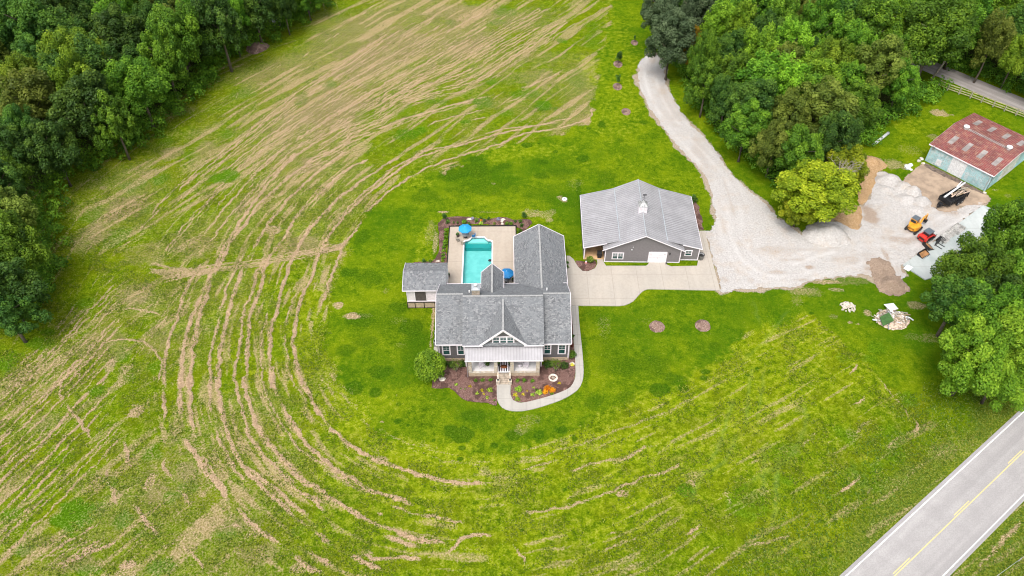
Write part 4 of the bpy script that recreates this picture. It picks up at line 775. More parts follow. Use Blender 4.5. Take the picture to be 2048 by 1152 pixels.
# dormer face
mb = MB(); mb.add([(6.2, -1.13, 4.5), (11.76, -1.13, 4.5), (11.9, -1.13, 5.15), (8.98, -1.13, 8.08), (6.06, -1.13, 5.15), (6.2, -1.0, 4.5), (11.76, -1.0, 4.5), (11.9, -1.0, 5.15), (8.98, -1.0, 8.08), (6.06, -1.0, 5.15)],
                  [(0, 1, 2, 3, 4), (9, 8, 7, 6, 5), (0, 5, 6, 1), (1, 6, 7, 2), (2, 7, 8, 3), (3, 8, 9, 4), (4, 9, 5, 0)]); mb.build('wall', M['siding_grey'], house)
def window(par, x0, x1, z0, z1, y, n=1, tr=.16, face=-1, axis='x'):
    """white framed sash window on a wall facing -y (or along another axis through a matrix)"""
    mb = MB(); w = x1 - x0; f = .035
    mb.box(x0 - .02, x1 + .02, y - .06, y, z1 - tr, z1 + .02); mb.box(x0, x1, y - .05, y, z0, z0 + tr * .8)
    step = (w - tr) / n; gl = []
    for k in range(n + 1): mb.box(x0 + k * step, x0 + k * step + tr, y - .052, y, z0 + tr * .8, z1 - tr)
    for k in range(n):
        a, b = x0 + k * step + tr, x0 + (k + 1) * step; zm = (z0 + z1) / 2
        mb.box(a, b, y - .04, y, zm - f, zm + f); mb.box((a + b) / 2 - .014, (a + b) / 2 + .014, y - .035, y, zm + f, z1 - tr); mb.box(a, b, y - .034, y, zm + (z1 - tr - zm) / 2 - .012, zm + (z1 - tr - zm) / 2 + .012)
        gl.append((a, b))
    wf = mb.build('window', M['white_trim'], par)
    g = MB()
    for a, b in gl: g.box(a, b, y - .02, y - .004, z0 + tr * .8, z1 - tr)
    g.build('pane', M['window_glass'], wf); return wf
for x0, x1 in ((.45, 1.62), (2.5, 3.6), (14.55, 15.65), (16.55, 17.7)): window(house, x0, x1, 1.35, 3.45, 0)
window(house, 7.45, 10.5, 4.95, 6.55, -1.13, 3, .18)
# porch
mb = MB(); zt = lambda y: 3.98 + (y + 3.2) * (.60 / 2.1)
mb.slab([(3.78, -3.2, 3.98), (14.33, -3.2, 3.98), (14.33, -1.1, 4.58), (3.78, -1.1, 4.58)], .1)
n = 26
for k in range(n + 1):
    x = 3.80 + (14.31 - 3.80) * k / n; mb.beam((x, -3.2, 4.0), (x, -1.1, 4.6), .035, .05)
mb.build('porch_roof', M['porch_roof'], house)
mb = MB(); mb.box(3.75, 14.36, -3.27, -3.2, 3.78, 3.93); mb.box(3.9, 14.2, -3.0, -2.75, 3.5, 3.75); mb.box(3.9, 4.1, -2.7, -.01, 3.5, 3.75); mb.box(14.0, 14.2, -2.7, -.01, 3.5, 3.75); mb.build('porch_beam', M['white_trim'], house)
mb = MB(); mb.box(4.22, 13.88, -2.74, -.003, .70, .86); mb.build('porch_floor', M['floor_grey'], house)
mb = MB(); mb.box(4.15, 8.1, -2.84, -2.745, -.1, .80); mb.box(9.96, 13.95, -2.84, -2.745, -.1, .80); mb.box(4.15, 4.22, -2.744, -.05, -.1, .8); mb.box(13.88, 13.95, -2.744, -.05, -.1, .8)
mb.build('porch_foundation', M['stone_base'], house)
for bx in ((4.15, 7.72, -2.86, -2.60), (10.35, 13.95, -2.86, -2.60), (4.13, 4.36, -2.599, -.1), (13.74, 13.97, -2.599, -.1)): MB().box(*bx, .80, .93).build('porch_curb', M['fieldstone'], house)
for x in (4.38, 7.92, 10.15, 13.7):
    mb = MB(); mb.box(x - .24, x + .24, -2.86, -2.40, .865, 3.5); mb.build('porch_column', M['fieldstone'], house)
# steps with stone cheeks
mb = MB(); ns = 6
for k in range(ns): mb.box(8.33, 9.73, -2.85 - .235 * (k + 1), -2.85 - .235 * k - .002, -.05, .86 - (k + 1) * .122)
st = mb.build('steps', M['stone_block'], house)
mb = MB()
for x0, x1 in ((8.08, 8.32), (9.74, 9.98)):
    mb = MB(); mb.prof([(-2.86, 0), (-2.86, 1.0), (-3.9, .62), (-3.9, 0)], x0, x1); mb.box(x0 - .1, x1 + .1, -4.32, -3.9, 0, .66); mb.box(x0 - .14, x1 + .14, -4.36, -3.86, .66, .74); mb.build('step_wall', M['fieldstone'], house)
# front door wall with a door behind the porch
mb = MB(); mb.box(8.5, 9.5, -.06, -.003, .87, 3.0); dr_ = mb.build('door', M['brown_mat'], house); MB().box(9.35, 9.4, -.1, -.06, 1.85, 2.0).build('handle', M['dark_metal'], dr_)
for x0, x1 in ((5.2, 6.9), (11.1, 12.8)): window(house, x0, x1, 1.6, 3.3, -.003)
# chimney
mb = MB(); mb.box(4.68, 5.75, 5.0, 6.15, 6.9, 9.15); ch = mb.build('chimney', M['stone_block'], house)
mb = MB(); mb.box(4.62, 5.81, 4.94, 6.21, 9.15, 9.22); mb.add([(4.62, 4.94, 9.22), (5.81, 4.94, 9.22), (5.81, 6.21, 9.22), (4.62, 6.21, 9.22), (5.02, 5.36, 9.36), (5.41, 5.36, 9.36), (5.41, 5.79, 9.36), (5.02, 5.79, 9.36)], [(0, 1, 5, 4), (1, 2, 6, 5), (2, 3, 7, 6), (3, 0, 4, 7), (4, 5, 6, 7)])
mb.build('chimney_cap', M['galvanised'], ch)
MB().lathe([(0, .0), (.17, 0), (.17, .32), (.26, .34), (.26, .42), (.06, .55), (0, .55)], (5.21, 5.58, 9.34), 14).build('flue', M['white_metal'], ch)
for x, y, z in ((4.25, 6.3, 7.33), (15.2, 7.3, 6.66), (16.9, 8.9, 4.65), (7.9, -.0, 5.95)):
    if x != 7.9: MB().lathe([(.08, -.2), (.08, .5), (.0, .5)], (x, y, z), 10).build('vent_pipe', M['white_metal'], house)
# service wall pad and rear door lights
# ------------------------------------------------------------------ pool cabana
cab = thing('cabana', 'small white pool house with grey shingle roof, dark screened opening and stone skirt', 'pool house', HL(-5.4, 10.4), HY)
def CL(x, y, z): return (x + 5.4, y - 10.4, z)
mb = MB(); mb.prof([(0.0, 1.25), (5.0, 1.25), (5.0, 3.95), (2.6, 4.8), (0, 3.95)], .15, 6.0); mb.build('wall', M['siding_white'], cab)
mb = MB(); mb.slab([(-.35, -.42, 3.98), (6.0, -.42, 3.98), (6.0, 2.6, 5.02), (-.35, 2.6, 5.02)], .12); mb.slab([(-.35, 2.6, 5.02), (6.0, 2.6, 5.02), (6.0, 5.4, 4.02), (-.35, 5.4, 4.02)], .12); mb.build('roof', M['shingles'], cab)
mb = MB(); mb.beam((-.4, -.46, 3.93), (4.65, -.46, 3.93), .06, .16); mb.beam((-.39, -.46, 3.93), (-.39, 2.6, 4.97), .05, .18); mb.beam((-.39, 2.6, 4.97), (-.39, 5.42, 3.96), .05, .18); mb.build('fascia', M['white_trim'], cab)
mb = MB(); mb.box(1.35, 2.95, -.05, -.002, 1.45, 3.75); sc_ = mb.build('screen', M['shed_screen'], cab)
mb = MB(); 
for x in (.1, 1.25, 2.96, 4.4): mb.box(x, x + .1, -.07, .0, 1.25, 3.9)
mb.box(.1, 4.5, -.072, 0, 1.25, 1.42); mb.box(.1, 4.5, -.072, 0, 3.76, 3.9); mb.build('frame', M['white_trim'], cab)
mb = MB()
for k in range(14): mb.box(3.1, 4.35, -.03, -.001, 1.5 + k * .16, 1.58 + k * .16)
mb.build('louvre', M['siding_white'], cab)
mb = MB(); mb.box(.05, 5.8, -.15, .2, -.1, 1.2); mb.box(.05, .3, .2, 5., -.1, 1.2); mb.build('skirt', M['stone_base'], cab)
mb = MB()
for x in (.02, 1.15, 2.5, 4.1, 4.75): mb.box(x, x + .09, -.22, -.151, -.1, 1.22)
mb.box(.02, 5.0, -.24, -.152, 1.2, 1.27); mb.box(.02, 5.0, -.22, -.153, .0, .08); mb.build('skirt_frame', M['dark_metal'], cab)
# ------------------------------------------------------------------ patio and pool (house frame)
PZ = .3
def hw_(pts): return [tuple(HL(x, y)[:2]) for x, y in pts]
def poly_hole(name, outerp, holep, z0, z1, mat):
    bm = bmesh.new()
    vo = [bm.verts.new(HL(x, y, z1)) for x, y in outerp]; vh = [bm.verts.new(HL(x, y, z1)) for x, y in holep]
    eo = [bm.edges.new((vo[i], vo[(i + 1) % len(vo)])) for i in range(len(vo))]; eh = [bm.edges.new((vh[i], vh[(i + 1) % len(vh)])) for i in range(len(vh))]
    bmesh.ops.triangle_fill(bm, edges=eo + eh, use_beauty=True, normal=(0, 0, 1))
    for vv in (vo, vh):
        lo = [bm.verts.new(v.co + Vector((0, 0, z0 - z1))) for v in vv]
        for i in range(len(vv)): bm.faces.new((vv[i], vv[(i + 1) % len(vv)], lo[(i + 1) % len(vv)], lo[i]))
    bmesh.ops.recalc_face_normals(bm, faces=bm.faces); me = bpy.data.meshes.new(name); bm.to_mesh(me); bm.free(); me.materials.append(mat)
    o = bpy.data.objects.new(name, me); return link(o)
pool_out = [(2.72, 14.6), (7.15, 14.6), (7.15, 24.35), (6.95, 24.6), (6.6, 24.68), (6.3, 24.85), (5.87, 25.45), (3.95, 25.45), (3.55, 24.85), (3.25, 24.68), (2.9, 24.6), (2.72, 24.35)]
cxp, cyp = 4.93, 19.9
cop = [(cxp + (x - cxp) * 1.09, cyp + (y - cyp) * 1.045) for x, y in pool_out]
tag(poly_hole('patio', [(.22, 11.4), (11.04, 11.4), (11.04, 28.15), (.22, 28.15)], cop, -.05, PZ, M['concrete_patio']), kind='structure')
pool = thing('swimming_pool', 'long turquoise swimming pool with white coping set in the patio behind the house', 'pool', HL(cxp, cyp), 0)
def toworld(o):  # vertices were written in world space: move under the pool empty
    o.parent = pool; o.matrix_parent_inverse = Matrix.Translation(-pool.location); return o
pool.location = HL(cxp, cyp); 
toworld(poly_hole('coping', cop, pool_out, .0, PZ + .03, M['white_trim']))
m = NT('pool_plaster'); v = m.n('ShaderNodeNewGeometry').outputs['Position']; n = m.noise(.9, 5, .6, v)
M['pool_plaster'] = m.fin(m.mix(m.maprange(n, .3, .7), (.22, .53, .52), (.29, .60, .59)), .6)
m = NT('pool_tile'); M['pool_tile'] = m.fin((.02, .30, .30), .4)
m = NT('pool_step'); M['pool_step'] = m.fin((.45, .78, .74), .5)
n = len(pool_out); bot = [(cxp + (x - cxp) * .97, cyp + (y - cyp) * .985) for x, y in pool_out]
mb = MB(); vs = [HL(x, y, PZ) for x, y in pool_out] + [HL(x, y, -.12) for x, y in pool_out] + [HL(x, y, -1.0) for x, y in bot]
mb.add(vs[n:], [(i, (i + 1) % n, n + (i + 1) % n, n + i) for i in range(n)] + [tuple(range(n, 2 * n))]); o = mb.build('basin', M['pool_plaster']); toworld(o)
mb = MB(); mb.add(vs[:2 * n], [(i, (i + 1) % n, n + (i + 1) % n, n + i) for i in range(n)]); toworld(mb.build('tile_band', M['pool_tile']))
mb = MB(); stp = [(3.25, 24.60), (3.55, 24.83), (3.97, 25.4), (5.85, 25.4), (6.3, 24.83), (6.55, 24.60)]
mb.slab([HL(x, y, -.02) for x, y in stp], .9); toworld(mb.build('entry_step', M['pool_step']))
mb = MB(); mb.slab([HL(x, y, -.3) for x, y in [(2.85, 23.6), (7.0, 23.6), (7.0, 24.55), (2.85, 24.55)]], .65); toworld(mb.build('bench', M['pool_tile']))
m = NT('pool_water'); t = m.t; t.nodes.remove(m.b); tr_ = m.n('ShaderNodeBsdfTransparent'); tr_.inputs[0].default_value = (.72, .96, .95, 1); gl_ = m.n('ShaderNodeBsdfGlossy'); gl_.inputs['Roughness'].default_value = .04
fr = m.n('ShaderNodeFresnel'); fr.inputs[0].default_value = 1.33; mx = m.n('ShaderNodeMixShader'); m.l(fr.outputs[0], mx.inputs[0]); m.l(tr_.outputs[0], mx.inputs[1]); m.l(gl_.outputs[0], mx.inputs[2]); m.l(mx.outputs[0], m.out.inputs[0])
bp = m.n('ShaderNodeBump'); bp.inputs['Strength'].default_value = .15; bp.inputs['Distance'].default_value = .02; m.l(m.noise(3, 3, .5, m.n('ShaderNodeNewGeometry').outputs['Position']), bp.inputs['Height']); m.l(bp.outputs[0], gl_.inputs['Normal']); M['pool_water'] = m.m
mb = MB(); mb.add([HL(x, y, .12) for x, y in pool_out], [tuple(range(n))]); toworld(mb.build('water', M['pool_water']))
# low dark edging fence round the patio
for nm, a, b, lb in (('edging', (.12, 15.9), (.12, 28.2), 'dark metal edging along the left side of the pool patio'), ('edging', (.12, 28.24), (11.2, 28.24), 'dark metal edging along the back of the pool patio'), ('edging', (11.12, 22.2), (11.12, 28.16), 'short dark metal edging on the right of the pool patio near the rear wing')):
    o = MB().box(a[0] - .05, b[0] + .05, a[1] - .05, b[1] + .05, -.05, .45).build(nm, M['dark_metal']); o.location = HO; o.rotation_euler.z = HY
    tag(o, lb, 'edging', 'patio edging')

# ================================================================== BARN
BO = P(1208.4, 523.6); BY = R(-1)
def BL(x, y, z=0.0): return Vector((BO.x + x * math.cos(BY) - y * math.sin(BY), BO.y + x * math.sin(BY) + y * math.cos(BY), z))
barn = thing('garage_barn', 'wide grey barn garage with pale ribbed metal roof, white cupola and two lean-to sides', 'barn', BO, BY)
yb = 13.0
mb = MB(); mb.prof([(0, .0), (11.85, .0), (11.85, 2.95), (5.93, 5.8), (0, 2.95)], 0, yb, 'y'); mb.build('wall', M['siding_barn'], barn)
mb = MB(); mb.prof([(11.852, .0), (14.85, .0), (14.85, 2.5), (11.852, 3.25)], .62, yb - .1, 'y'); mb.build('wall', M['siding_barn'], barn)
def ribbed(mb, pts, nribs, rib=.05):
    """slab pts = (eave0, eave1, ridge1, ridge0); ribs run from eave to ridge"""
    e0, e1, r1, r0 = [Vector(p) for p in pts]; mb.slab(pts, .09)
    for k in range(nribs + 1):
        t = k / nribs; a = e0.lerp(e1, t); b = r0.lerp(r1, t); mb.beam(a + Vector((0, 0, .02)), b + Vector((0, 0, .02)), .05, rib)
y0, y1 = -.35, 13.45; zr, ze = 5.95, 2.87
mb = MB(); NB = 31
ribbed(mb, [(-.42, y0, ze), (-.42, y1, ze), (5.93, y1, zr), (5.93, y0, zr)], NB); ribbed(mb, [(12.28, y1, ze), (12.28, y0, ze), (5.93, y0, zr), (5.93, y1, zr)], NB)
ribbed(mb, [(-3.40, .42, 2.62), (-3.40, 13.3, 2.62), (2.15, 13.3, 4.17), (2.15, .42, 4.17)], NB - 1); ribbed(mb, [(15.15, 13.3, 2.62), (15.15, .42, 2.62), (9.5, .42, 4.28), (9.5, 13.3, 4.28)], NB - 1)
mb.build('roof', M['metal_roof'], barn)
mb = MB()
for a, b in (((5.93, y0, zr + .05), (5.93, y1, zr + .05)), ((2.15, .42, 4.2), (2.15, 13.3, 4.2)), ((9.5, .42, 4.31), (9.5, 13.3, 4.31))): mb.beam(a, b, .15, .06)
mb.build('ridge_cap', M['galvanised'], barn)
mb = MB()
for p, q in (((-.5, y0 - .04, ze - .09), (5.93, y0 - .04, zr - .08)), ((5.93, y0 - .04, zr - .08), (12.36, y0 - .04, ze - .09)), ((-3.42, .38, 2.55), (.2, .38, 3.56)), ((12.0, .38, 3.45), (15.17, .38, 2.55)), ((-3.44, .4, 2.55), (-3.44, 13.3, 2.55)), ((15.19, .4, 2.55), (15.19, 13.3, 2.55))):
    mb.beam(p, q, .06, .14)
mb.box(-.04, .1, -.05, .02, 0, 2.8); mb.box(11.75, 11.89, -.05, .02, 0, 2.8); mb.box(14.75, 14.89, .57, .64, 0, 2.45); mb.box(0.1, 6.75, -.03, -.001, .0, .16); mb.box(9.8, 11.75, -.03, -.001, 0, .16); mb.box(11.9, 14.75, .585, .618, 0, .16)
mb.build('trim', M['white_trim'], barn)
for x in (-3.2,):
    for y in (.7, 4.8, 8.9, 12.9): MB().box(x - .09, x + .09, y - .09, y + .09, 0, 2.6).build('post', M['white_trim'], barn)
MB().box(-3.3, -.02, .5, 12.9, 0, .09).build('carport_floor', M['carport_floor'], barn)
MB().box(-3.3, -3.22, 1.2, 12.8, .0, 2.55).build('wall', M['siding_barn'], barn)
mb = MB(); mb.box(6.95, 9.6, -.05, -.002, .05, 2.15); gd = mb.build('garage_door', M['white_trim'], barn)
mb = MB(); mb.box(6.82, 6.95, -.07, -.001, 0, 2.3); mb.box(9.6, 9.73, -.07, -.001, 0, 2.3); mb.box(6.82, 9.73, -.072, 0, 2.15, 2.3); mb.build('door_frame', M['white_trim'], gd)
mb = MB()
for k in range(1, 4): mb.box(6.96, 9.59, -.058, -.05, .05 + k * .525 - .012, .05 + k * .525 + .012)
mb.build('panel_joint', M['grey_plastic'], gd)
MB().box(8.2, 8.34, -.09, -.05, 1.0, 1.06).build('handle', M['dark_metal'], gd)
for x0 in (7.05, 9.2): MB().box(x0, x0 + .3, -.06, -.05, 1.85, 1.9).build('hinge', M['dark_metal'], gd)
window(barn, 1.1, 2.95, .65, 2.05, 0, 2, .14); window(barn, 12.6, 13.75, .95, 2.15, .62, 1, .13)
mb = MB(); mb.box(10.05, 10.2, -.16, -.002, 1.85, 2.15); mb.box(10.07, 10.18, -.2, -.16, 1.9, 2.1); mb.build('wall_lamp', M['dark_metal'], barn)
MB().lathe([(0, 0), (.1, 0), (.1, .12), (0, .14)], (4.1, -.09, 2.7), 10).build('flood_lamp', M['plastic_white'], barn); MB().lathe([(0, 0), (.06, 0), (.06, .1), (0, .1)], (4.25, -.06, 3.25), 8).build('flood_lamp', M['plastic_white'], barn)
cx, cy = 5.93, 5.95
mb = MB(); mb.box(cx - .66, cx + .66, cy - .66, cy + .66, 5.2, 6.95); cu = mb.build('cupola', M['white_trim'], barn)
mb = MB()
for s in (-.30, .30): mb.box(cx + s - .22, cx + s + .22, cy - .675, cy - .66, 6.2, 6.7)
mb.build('louvre', M['siding_white'], cu)
mb = MB(); mb.add([(cx + a * .74, cy + b * .74, 6.93) for a, b in ((-1, -1), (1, -1), (1, 1), (-1, 1))] + [(cx + a * .42, cy + b * .42, 7.3) for a, b in ((-1, -1), (1, -1), (1, 1), (-1, 1))] + [(cx, cy, 7.8)], [(0, 3, 2, 1), (0, 1, 5, 4), (1, 2, 6, 5), (2, 3, 7, 6), (3, 0, 4, 7), (4, 5, 8), (5, 6, 8), (6, 7, 8), (7, 4, 8)])
mb.build('cupola_roof', M['steel_grey'], cu)
mb = MB(); mb.tube([(cx, cy, 7.6), (cx, cy, 8.9)], .03, 6); mb.cbox((cx, cy, 8.25), (.6, .03, .03)); mb.cbox((cx, cy, 8.25), (.03, .5, .03)); mb.cbox((cx + .05, cy, 8.85), (.55, .03, .22)); mb.build('weather_vane', M['dark_metal'], cu)

# ================================================================== OLD METAL SHED
SO_ = P(1849.7, 320.6); SY = R(-50.65)
def SLc(x, y, z=0.0): return Vector((SO_.x + x * math.cos(SY) - y * math.sin(SY), SO_.y + x * math.sin(SY) + y * math.cos(SY), z))
shed = thing('metal_shed', 'old teal metal shed with rusty red ribbed roof, white sliding doors and roof light panels', 'shed', SO_, SY)
W_, D_ = 11.35, 14.9; ze, zr = 3.55, 4.55; yr = 7.6
def cladding(name, x0, x1, z0, z1, mat, par=shed, side='front', out=0.0, step=.3):
    mb = MB()
    if side == 'front':
        mb.box(x0, x1, -.05 - out, 0 - out + .03, z0, z1)
        k = x0 + .06
        while k < x1 - .03: mb.box(k, k + .07, -.085 - out, -.05 - out, z0, z1 - .002); k += step
    else:
        mb.box(W_ - .03 + out, W_ + .05 + out, x0, x1, z0, z1)
        k = x0 + .06
        while k < x1 - .03: mb.box(W_ + .05 + out, W_ + .085 + out, k, k + .07, z0, z1 - .002); k += step
    return mb.build(name, mat, par)
mb = MB(); mb.prof([(.03, .0), (D_, .0), (D_, ze - .1), (yr, zr - .12), (.03, ze - .1)], .03, W_ - .03); mb.build('wall', M['pale_cladding'], shed)
cladding('wall', 0, 4.25, .0, ze - .1, M['teal_cladding']); cladding('wall', 6.98, W_, .0, ze - .1, M['teal_cladding'])
cladding('sliding_door', 4.26, 6.97, .05, ze - .12, M['plastic_white'], out=.06)
cladding('wall', 0, 4.0, 0, ze - .1, M['teal_cladding'], side='side'); cladding('wall', 9.6, D_, 0, ze - .1, M['teal_cladding'], side='side'); cladding('sliding_door', 4.02, 9.58, .05, ze + .05, M['pale_cladding'], side='side', out=.06)
MB().box(1.9, 2.85, -.16, -.1, .25, 1.55).build('door_panel', M['plastic_white'], shed)
mb = MB(); NS = 38; X0, X1 = -.35, W_ + .35
ribbed(mb, [(X0, -.25, ze), (X1, -.25, ze), (X1, yr, zr), (X0, yr, zr)], NS, .045); ribbed(mb, [(X1, D_ + .25, ze), (X0, D_ + .25, ze), (X0, yr, zr), (X1, yr, zr)], NS, .045)
mb.build('roof', M['red_roof'], shed)
mb = MB()
for k in range(24): mb.beam((2.05 + k * .33, yr - .35, zr + .02), (2.05 + k * .33, yr + .35, zr + .02), .2, .07)
mb.build('ridge_vent', M['skylight_panel'], shed)
sl_f = (zr - ze) / (yr + .25)
for yy, cnt in ((3.3, 4), (11.7, 4)):
    for k in range(cnt):
        x = 1.55 + k * 2.72; hgt = lambda y: zr - abs(y - yr) * sl_f
        mb = MB(); mb.slab([(x, yy - 1.25, hgt(yy - 1.25) + .055), (x + .85, yy - 1.25, hgt(yy - 1.25) + .055), (x + .85, yy + 1.25, hgt(yy + 1.25) + .055), (x, yy + 1.25, hgt(yy + 1.25) + .055)], .03)
        for j in range(3): mb.beam((x + .14 + j * .28, yy - 1.25, hgt(yy - 1.25) + .06), (x + .14 + j * .28, yy + 1.25, hgt(yy + 1.25) + .06), .05, .03)
        mb.build('roof_light', M['skylight_panel'], shed)
for x in (1.75, 9.75): MB().lathe([(.42, -.1), (.42, .22), (.55, .28), (.50, .46), (.20, .50), (.20, .44), (0, .44)], (x, yr, zr + .04), 16).build('roof_ventilator', M['white_metal'], shed)
mb = MB(); mb.beam((X0, -.3, ze - .1), (X1, -.3, ze - .1), .1, .16); mb.beam((X1 + .03, -.3, ze - .08), (X1 + .03, yr, zr - .06), .06, .16); mb.beam((X1 + .03, yr, zr - .06), (X1 + .03, D_ + .25, ze - .08), .06, .16); mb.beam((X0 - .03, -.3, ze - .08), (X0 - .03, yr, zr - .06), .06, .12); mb.beam((X0 - .03, yr, zr - .06), (X0 - .03, D_ + .25, ze - .08), .06, .12)
mb.build('gutter', M['white_trim'], shed)
mb = MB(); mb.tube([(.3, -.25, 3.4), (.3, -.2, 3.2), (1.0, -.5, 3.6)], .05, 6); mb.tube([(.6, -.12, 3.2), (.6, -.6, 3.5), (.6, -.6, 4.0)], .04, 6); mb.box(.45, .75, -.3, -.1, 2.8, 3.1); mb.build('service_mast', M['steel_grey'], shed)
mb = MB(); mb.box(W_ - .18, W_ - .1, -.14, -.09, .1, 3.3); mb.tube([(W_ + .12, .35, 3.3), (W_ + .12, .35, .2)], .05, 6); mb.build('drain_pipe', M['steel_grey'], shed)

# ================================================================== FOLIAGE
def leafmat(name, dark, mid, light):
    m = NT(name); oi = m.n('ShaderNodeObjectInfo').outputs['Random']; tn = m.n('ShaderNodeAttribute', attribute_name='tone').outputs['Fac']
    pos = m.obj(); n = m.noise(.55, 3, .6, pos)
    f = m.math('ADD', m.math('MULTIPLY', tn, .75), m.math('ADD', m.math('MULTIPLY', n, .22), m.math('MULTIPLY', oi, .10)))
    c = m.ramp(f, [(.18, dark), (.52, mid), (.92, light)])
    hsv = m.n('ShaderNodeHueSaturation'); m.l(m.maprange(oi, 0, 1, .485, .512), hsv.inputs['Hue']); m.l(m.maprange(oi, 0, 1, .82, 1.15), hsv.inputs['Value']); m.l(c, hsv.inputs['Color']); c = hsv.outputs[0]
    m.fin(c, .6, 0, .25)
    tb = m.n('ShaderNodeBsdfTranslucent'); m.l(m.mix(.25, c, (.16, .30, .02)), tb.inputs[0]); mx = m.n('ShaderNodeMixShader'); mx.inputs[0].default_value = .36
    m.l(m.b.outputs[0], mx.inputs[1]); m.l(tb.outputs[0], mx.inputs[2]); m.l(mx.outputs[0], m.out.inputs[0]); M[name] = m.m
leafmat('leaf_dark', (.016, .052, .009), (.048, .122, .017), (.155, .280, .030))
leafmat('leaf_mid', (.026, .082, .007), (.090, .212, .013), (.255, .440, .028))
leafmat('leaf_bright', (.042, .120, .007), (.150, .310, .014), (.350, .560, .034))
leafmat('leaf_yellow', (.060, .110, .005), (.235, .320, .010), (.560, .600, .030))
leafmat('leaf_olive', (.050, .085, .012), (.130, .190, .022), (.300, .370, .055))
leafmat('leaf_lime', (.045, .105, .008), (.145, .265, .013), (.340, .470, .032))
leafmat('leaf_blue', (.030, .052, .024), (.075, .115, .050), (.165, .220, .105))
leafmat('leaf_gold', (.20, .15, .010), (.42, .30, .015), (.62, .45, .03))
leafmat('flower_orange', (.55, .17, .005), (.80, .30, .008), (.90, .42, .02))
leafmat('flower_yellow', (.30, .30, .01), (.60, .50, .02), (.75, .68, .10))
leafmat('flower_lilac', (.20, .18, .28), (.34, .32, .46), (.5, .46, .6))
leafmat('leaf_variegated', (.10, .22, .01), (.30, .47, .03), (.58, .68, .12))
leafmat('dead_twig', (.20, .17, .12), (.33, .28, .20), (.45, .40, .30))
leafmat('leaf_red', (.08, .01, .012), (.16, .02, .02), (.25, .05, .04))

def leafcloud(rs, centers, radii, per, size, up=.35, flat=.9, tone_l=None, spiky=0.0):
    V = []; Tn = []; nl = len(centers)
    for i, (c, r) in enumerate(zip(centers, radii)):
        k = max(6, int(per * r * r)); d = rs.normal(size=(k, 3)); d[:, 2] += up; d /= np.linalg.norm(d, axis=1)[:, None]
        rr = r * (.55 + .5 * rs.rand(k) ** .6); p = c + d * rr[:, None] * np.array([1, 1, flat])
        if spiky > 0: p[:, 2] += spiky * r * np.clip(d[:, 2], 0, 1) ** 2 * rs.rand(k)
        nrm = d + rs.normal(size=(k, 3)) * .55 + np.array([0, 0, .35]); nrm /= np.linalg.norm(nrm, axis=1)[:, None]
        t = np.cross(nrm, rs.normal(size=(k, 3))); t /= np.linalg.norm(t, axis=1)[:, None] + 1e-9; b = np.cross(nrm, t)
        s = size * (.6 + .8 * rs.rand(k))[:, None] * .5
        V.append(np.stack([p - t * s * 1.25, p - b * s * .8, p + t * s * 1.25, p + b * s * .8], 1).reshape(-1, 3))
        base = (tone_l[i] if tone_l is not None else rs.rand()) * .45
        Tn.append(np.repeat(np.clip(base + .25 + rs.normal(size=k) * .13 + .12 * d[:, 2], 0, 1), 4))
    V = np.concatenate(V); Tn = np.concatenate(Tn); q = np.arange(len(V)).reshape(-1, 4); return V, q, Tn
def crown_lobes(rs, Rr, Hc, zc, kind):
    n = {'round': 62, 'tall': 60, 'broad': 70, 'spiky': 66}[kind]; C = []; Rd = []
    for i in range(n):
        a = i * 2.39996 + rs.rand() * .8; z = 1 - 1.55 * (i + .5) / n + rs.normal() * .06; z = max(-.62, min(1, z)); rr = math.sqrt(max(0, 1 - z * z))
        m_ = .58 + .46 * rs.rand()
        if kind == 'tall': rr *= .9 - .25 * max(z, 0)
        C.append((math.cos(a) * rr * Rr * m_, math.sin(a) * rr * Rr * m_, zc + z * Hc * m_)); Rd.append(Rr * (.13 + .15 * rs.rand()))
    for i in range(10):
        C.append((rs.normal() * Rr * .32, rs.normal() * Rr * .32, zc + rs.normal() * Hc * .3)); Rd.append(Rr * .32)
    return np.array(C), np.array(Rd)
CROWNS = []
def trunkmesh(rs, h, Rr, zc, Hc):
    mb = MB(); r0 = .018 * h + .06
    mb.tube([(0, 0, -.2), (.1 * rs.normal(), .1 * rs.normal(), h * .2), (.2 * rs.normal(), .2 * rs.normal(), zc), (.1, .1, zc + Hc * .5)], [r0, r0 * .8, r0 * .5, r0 * .15], 7)
    for k in range(7):
        a = k * 2.4 + rs.rand(); z0 = zc - Hc * (.55 - .1 * k); m_ = Rr * (.6 + .25 * rs.rand())
        mb.tube([(0, 0, z0), (math.cos(a) * m_ * .45, math.sin(a) * m_ * .45, z0 + Hc * .28), (math.cos(a) * m_, math.sin(a) * m_, z0 + Hc * .55)], [r0 * .4, r0 * .25, r0 * .06], 5)
    return mb
def mktree(seed, kind, h=14.0, Rr=4.2, leaf=.27, per=None, mat='leaf_mid', bark='bark'):
    rs = np.random.RandomState(seed); zc = h * .60; Hc = h * .40
    if kind == 'broad': zc, Hc = h * .62, h * .36
    C, Rd = crown_lobes(rs, Rr, Hc, zc, kind)
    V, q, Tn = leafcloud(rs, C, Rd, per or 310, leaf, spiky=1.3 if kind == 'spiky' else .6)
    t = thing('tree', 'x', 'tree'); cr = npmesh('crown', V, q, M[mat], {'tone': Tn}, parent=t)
    tk = trunkmesh(rs, h, Rr, zc, Hc).build('trunk', M[bark], t)
    cr.material_slots[0].link = 'OBJECT'; cr.material_slots[0].material = M[mat]
    return t
protos = {('round', i): mktree(10 + i, 'round') for i in range(4)}
protos.update({('spiky', i): mktree(30 + i, 'spiky', 15, 3.6, .27) for i in range(4)})
protos.update({('broad', i): mktree(50 + i, 'broad', 14, 5.2, .27) for i in range(3)})
used_proto = set()
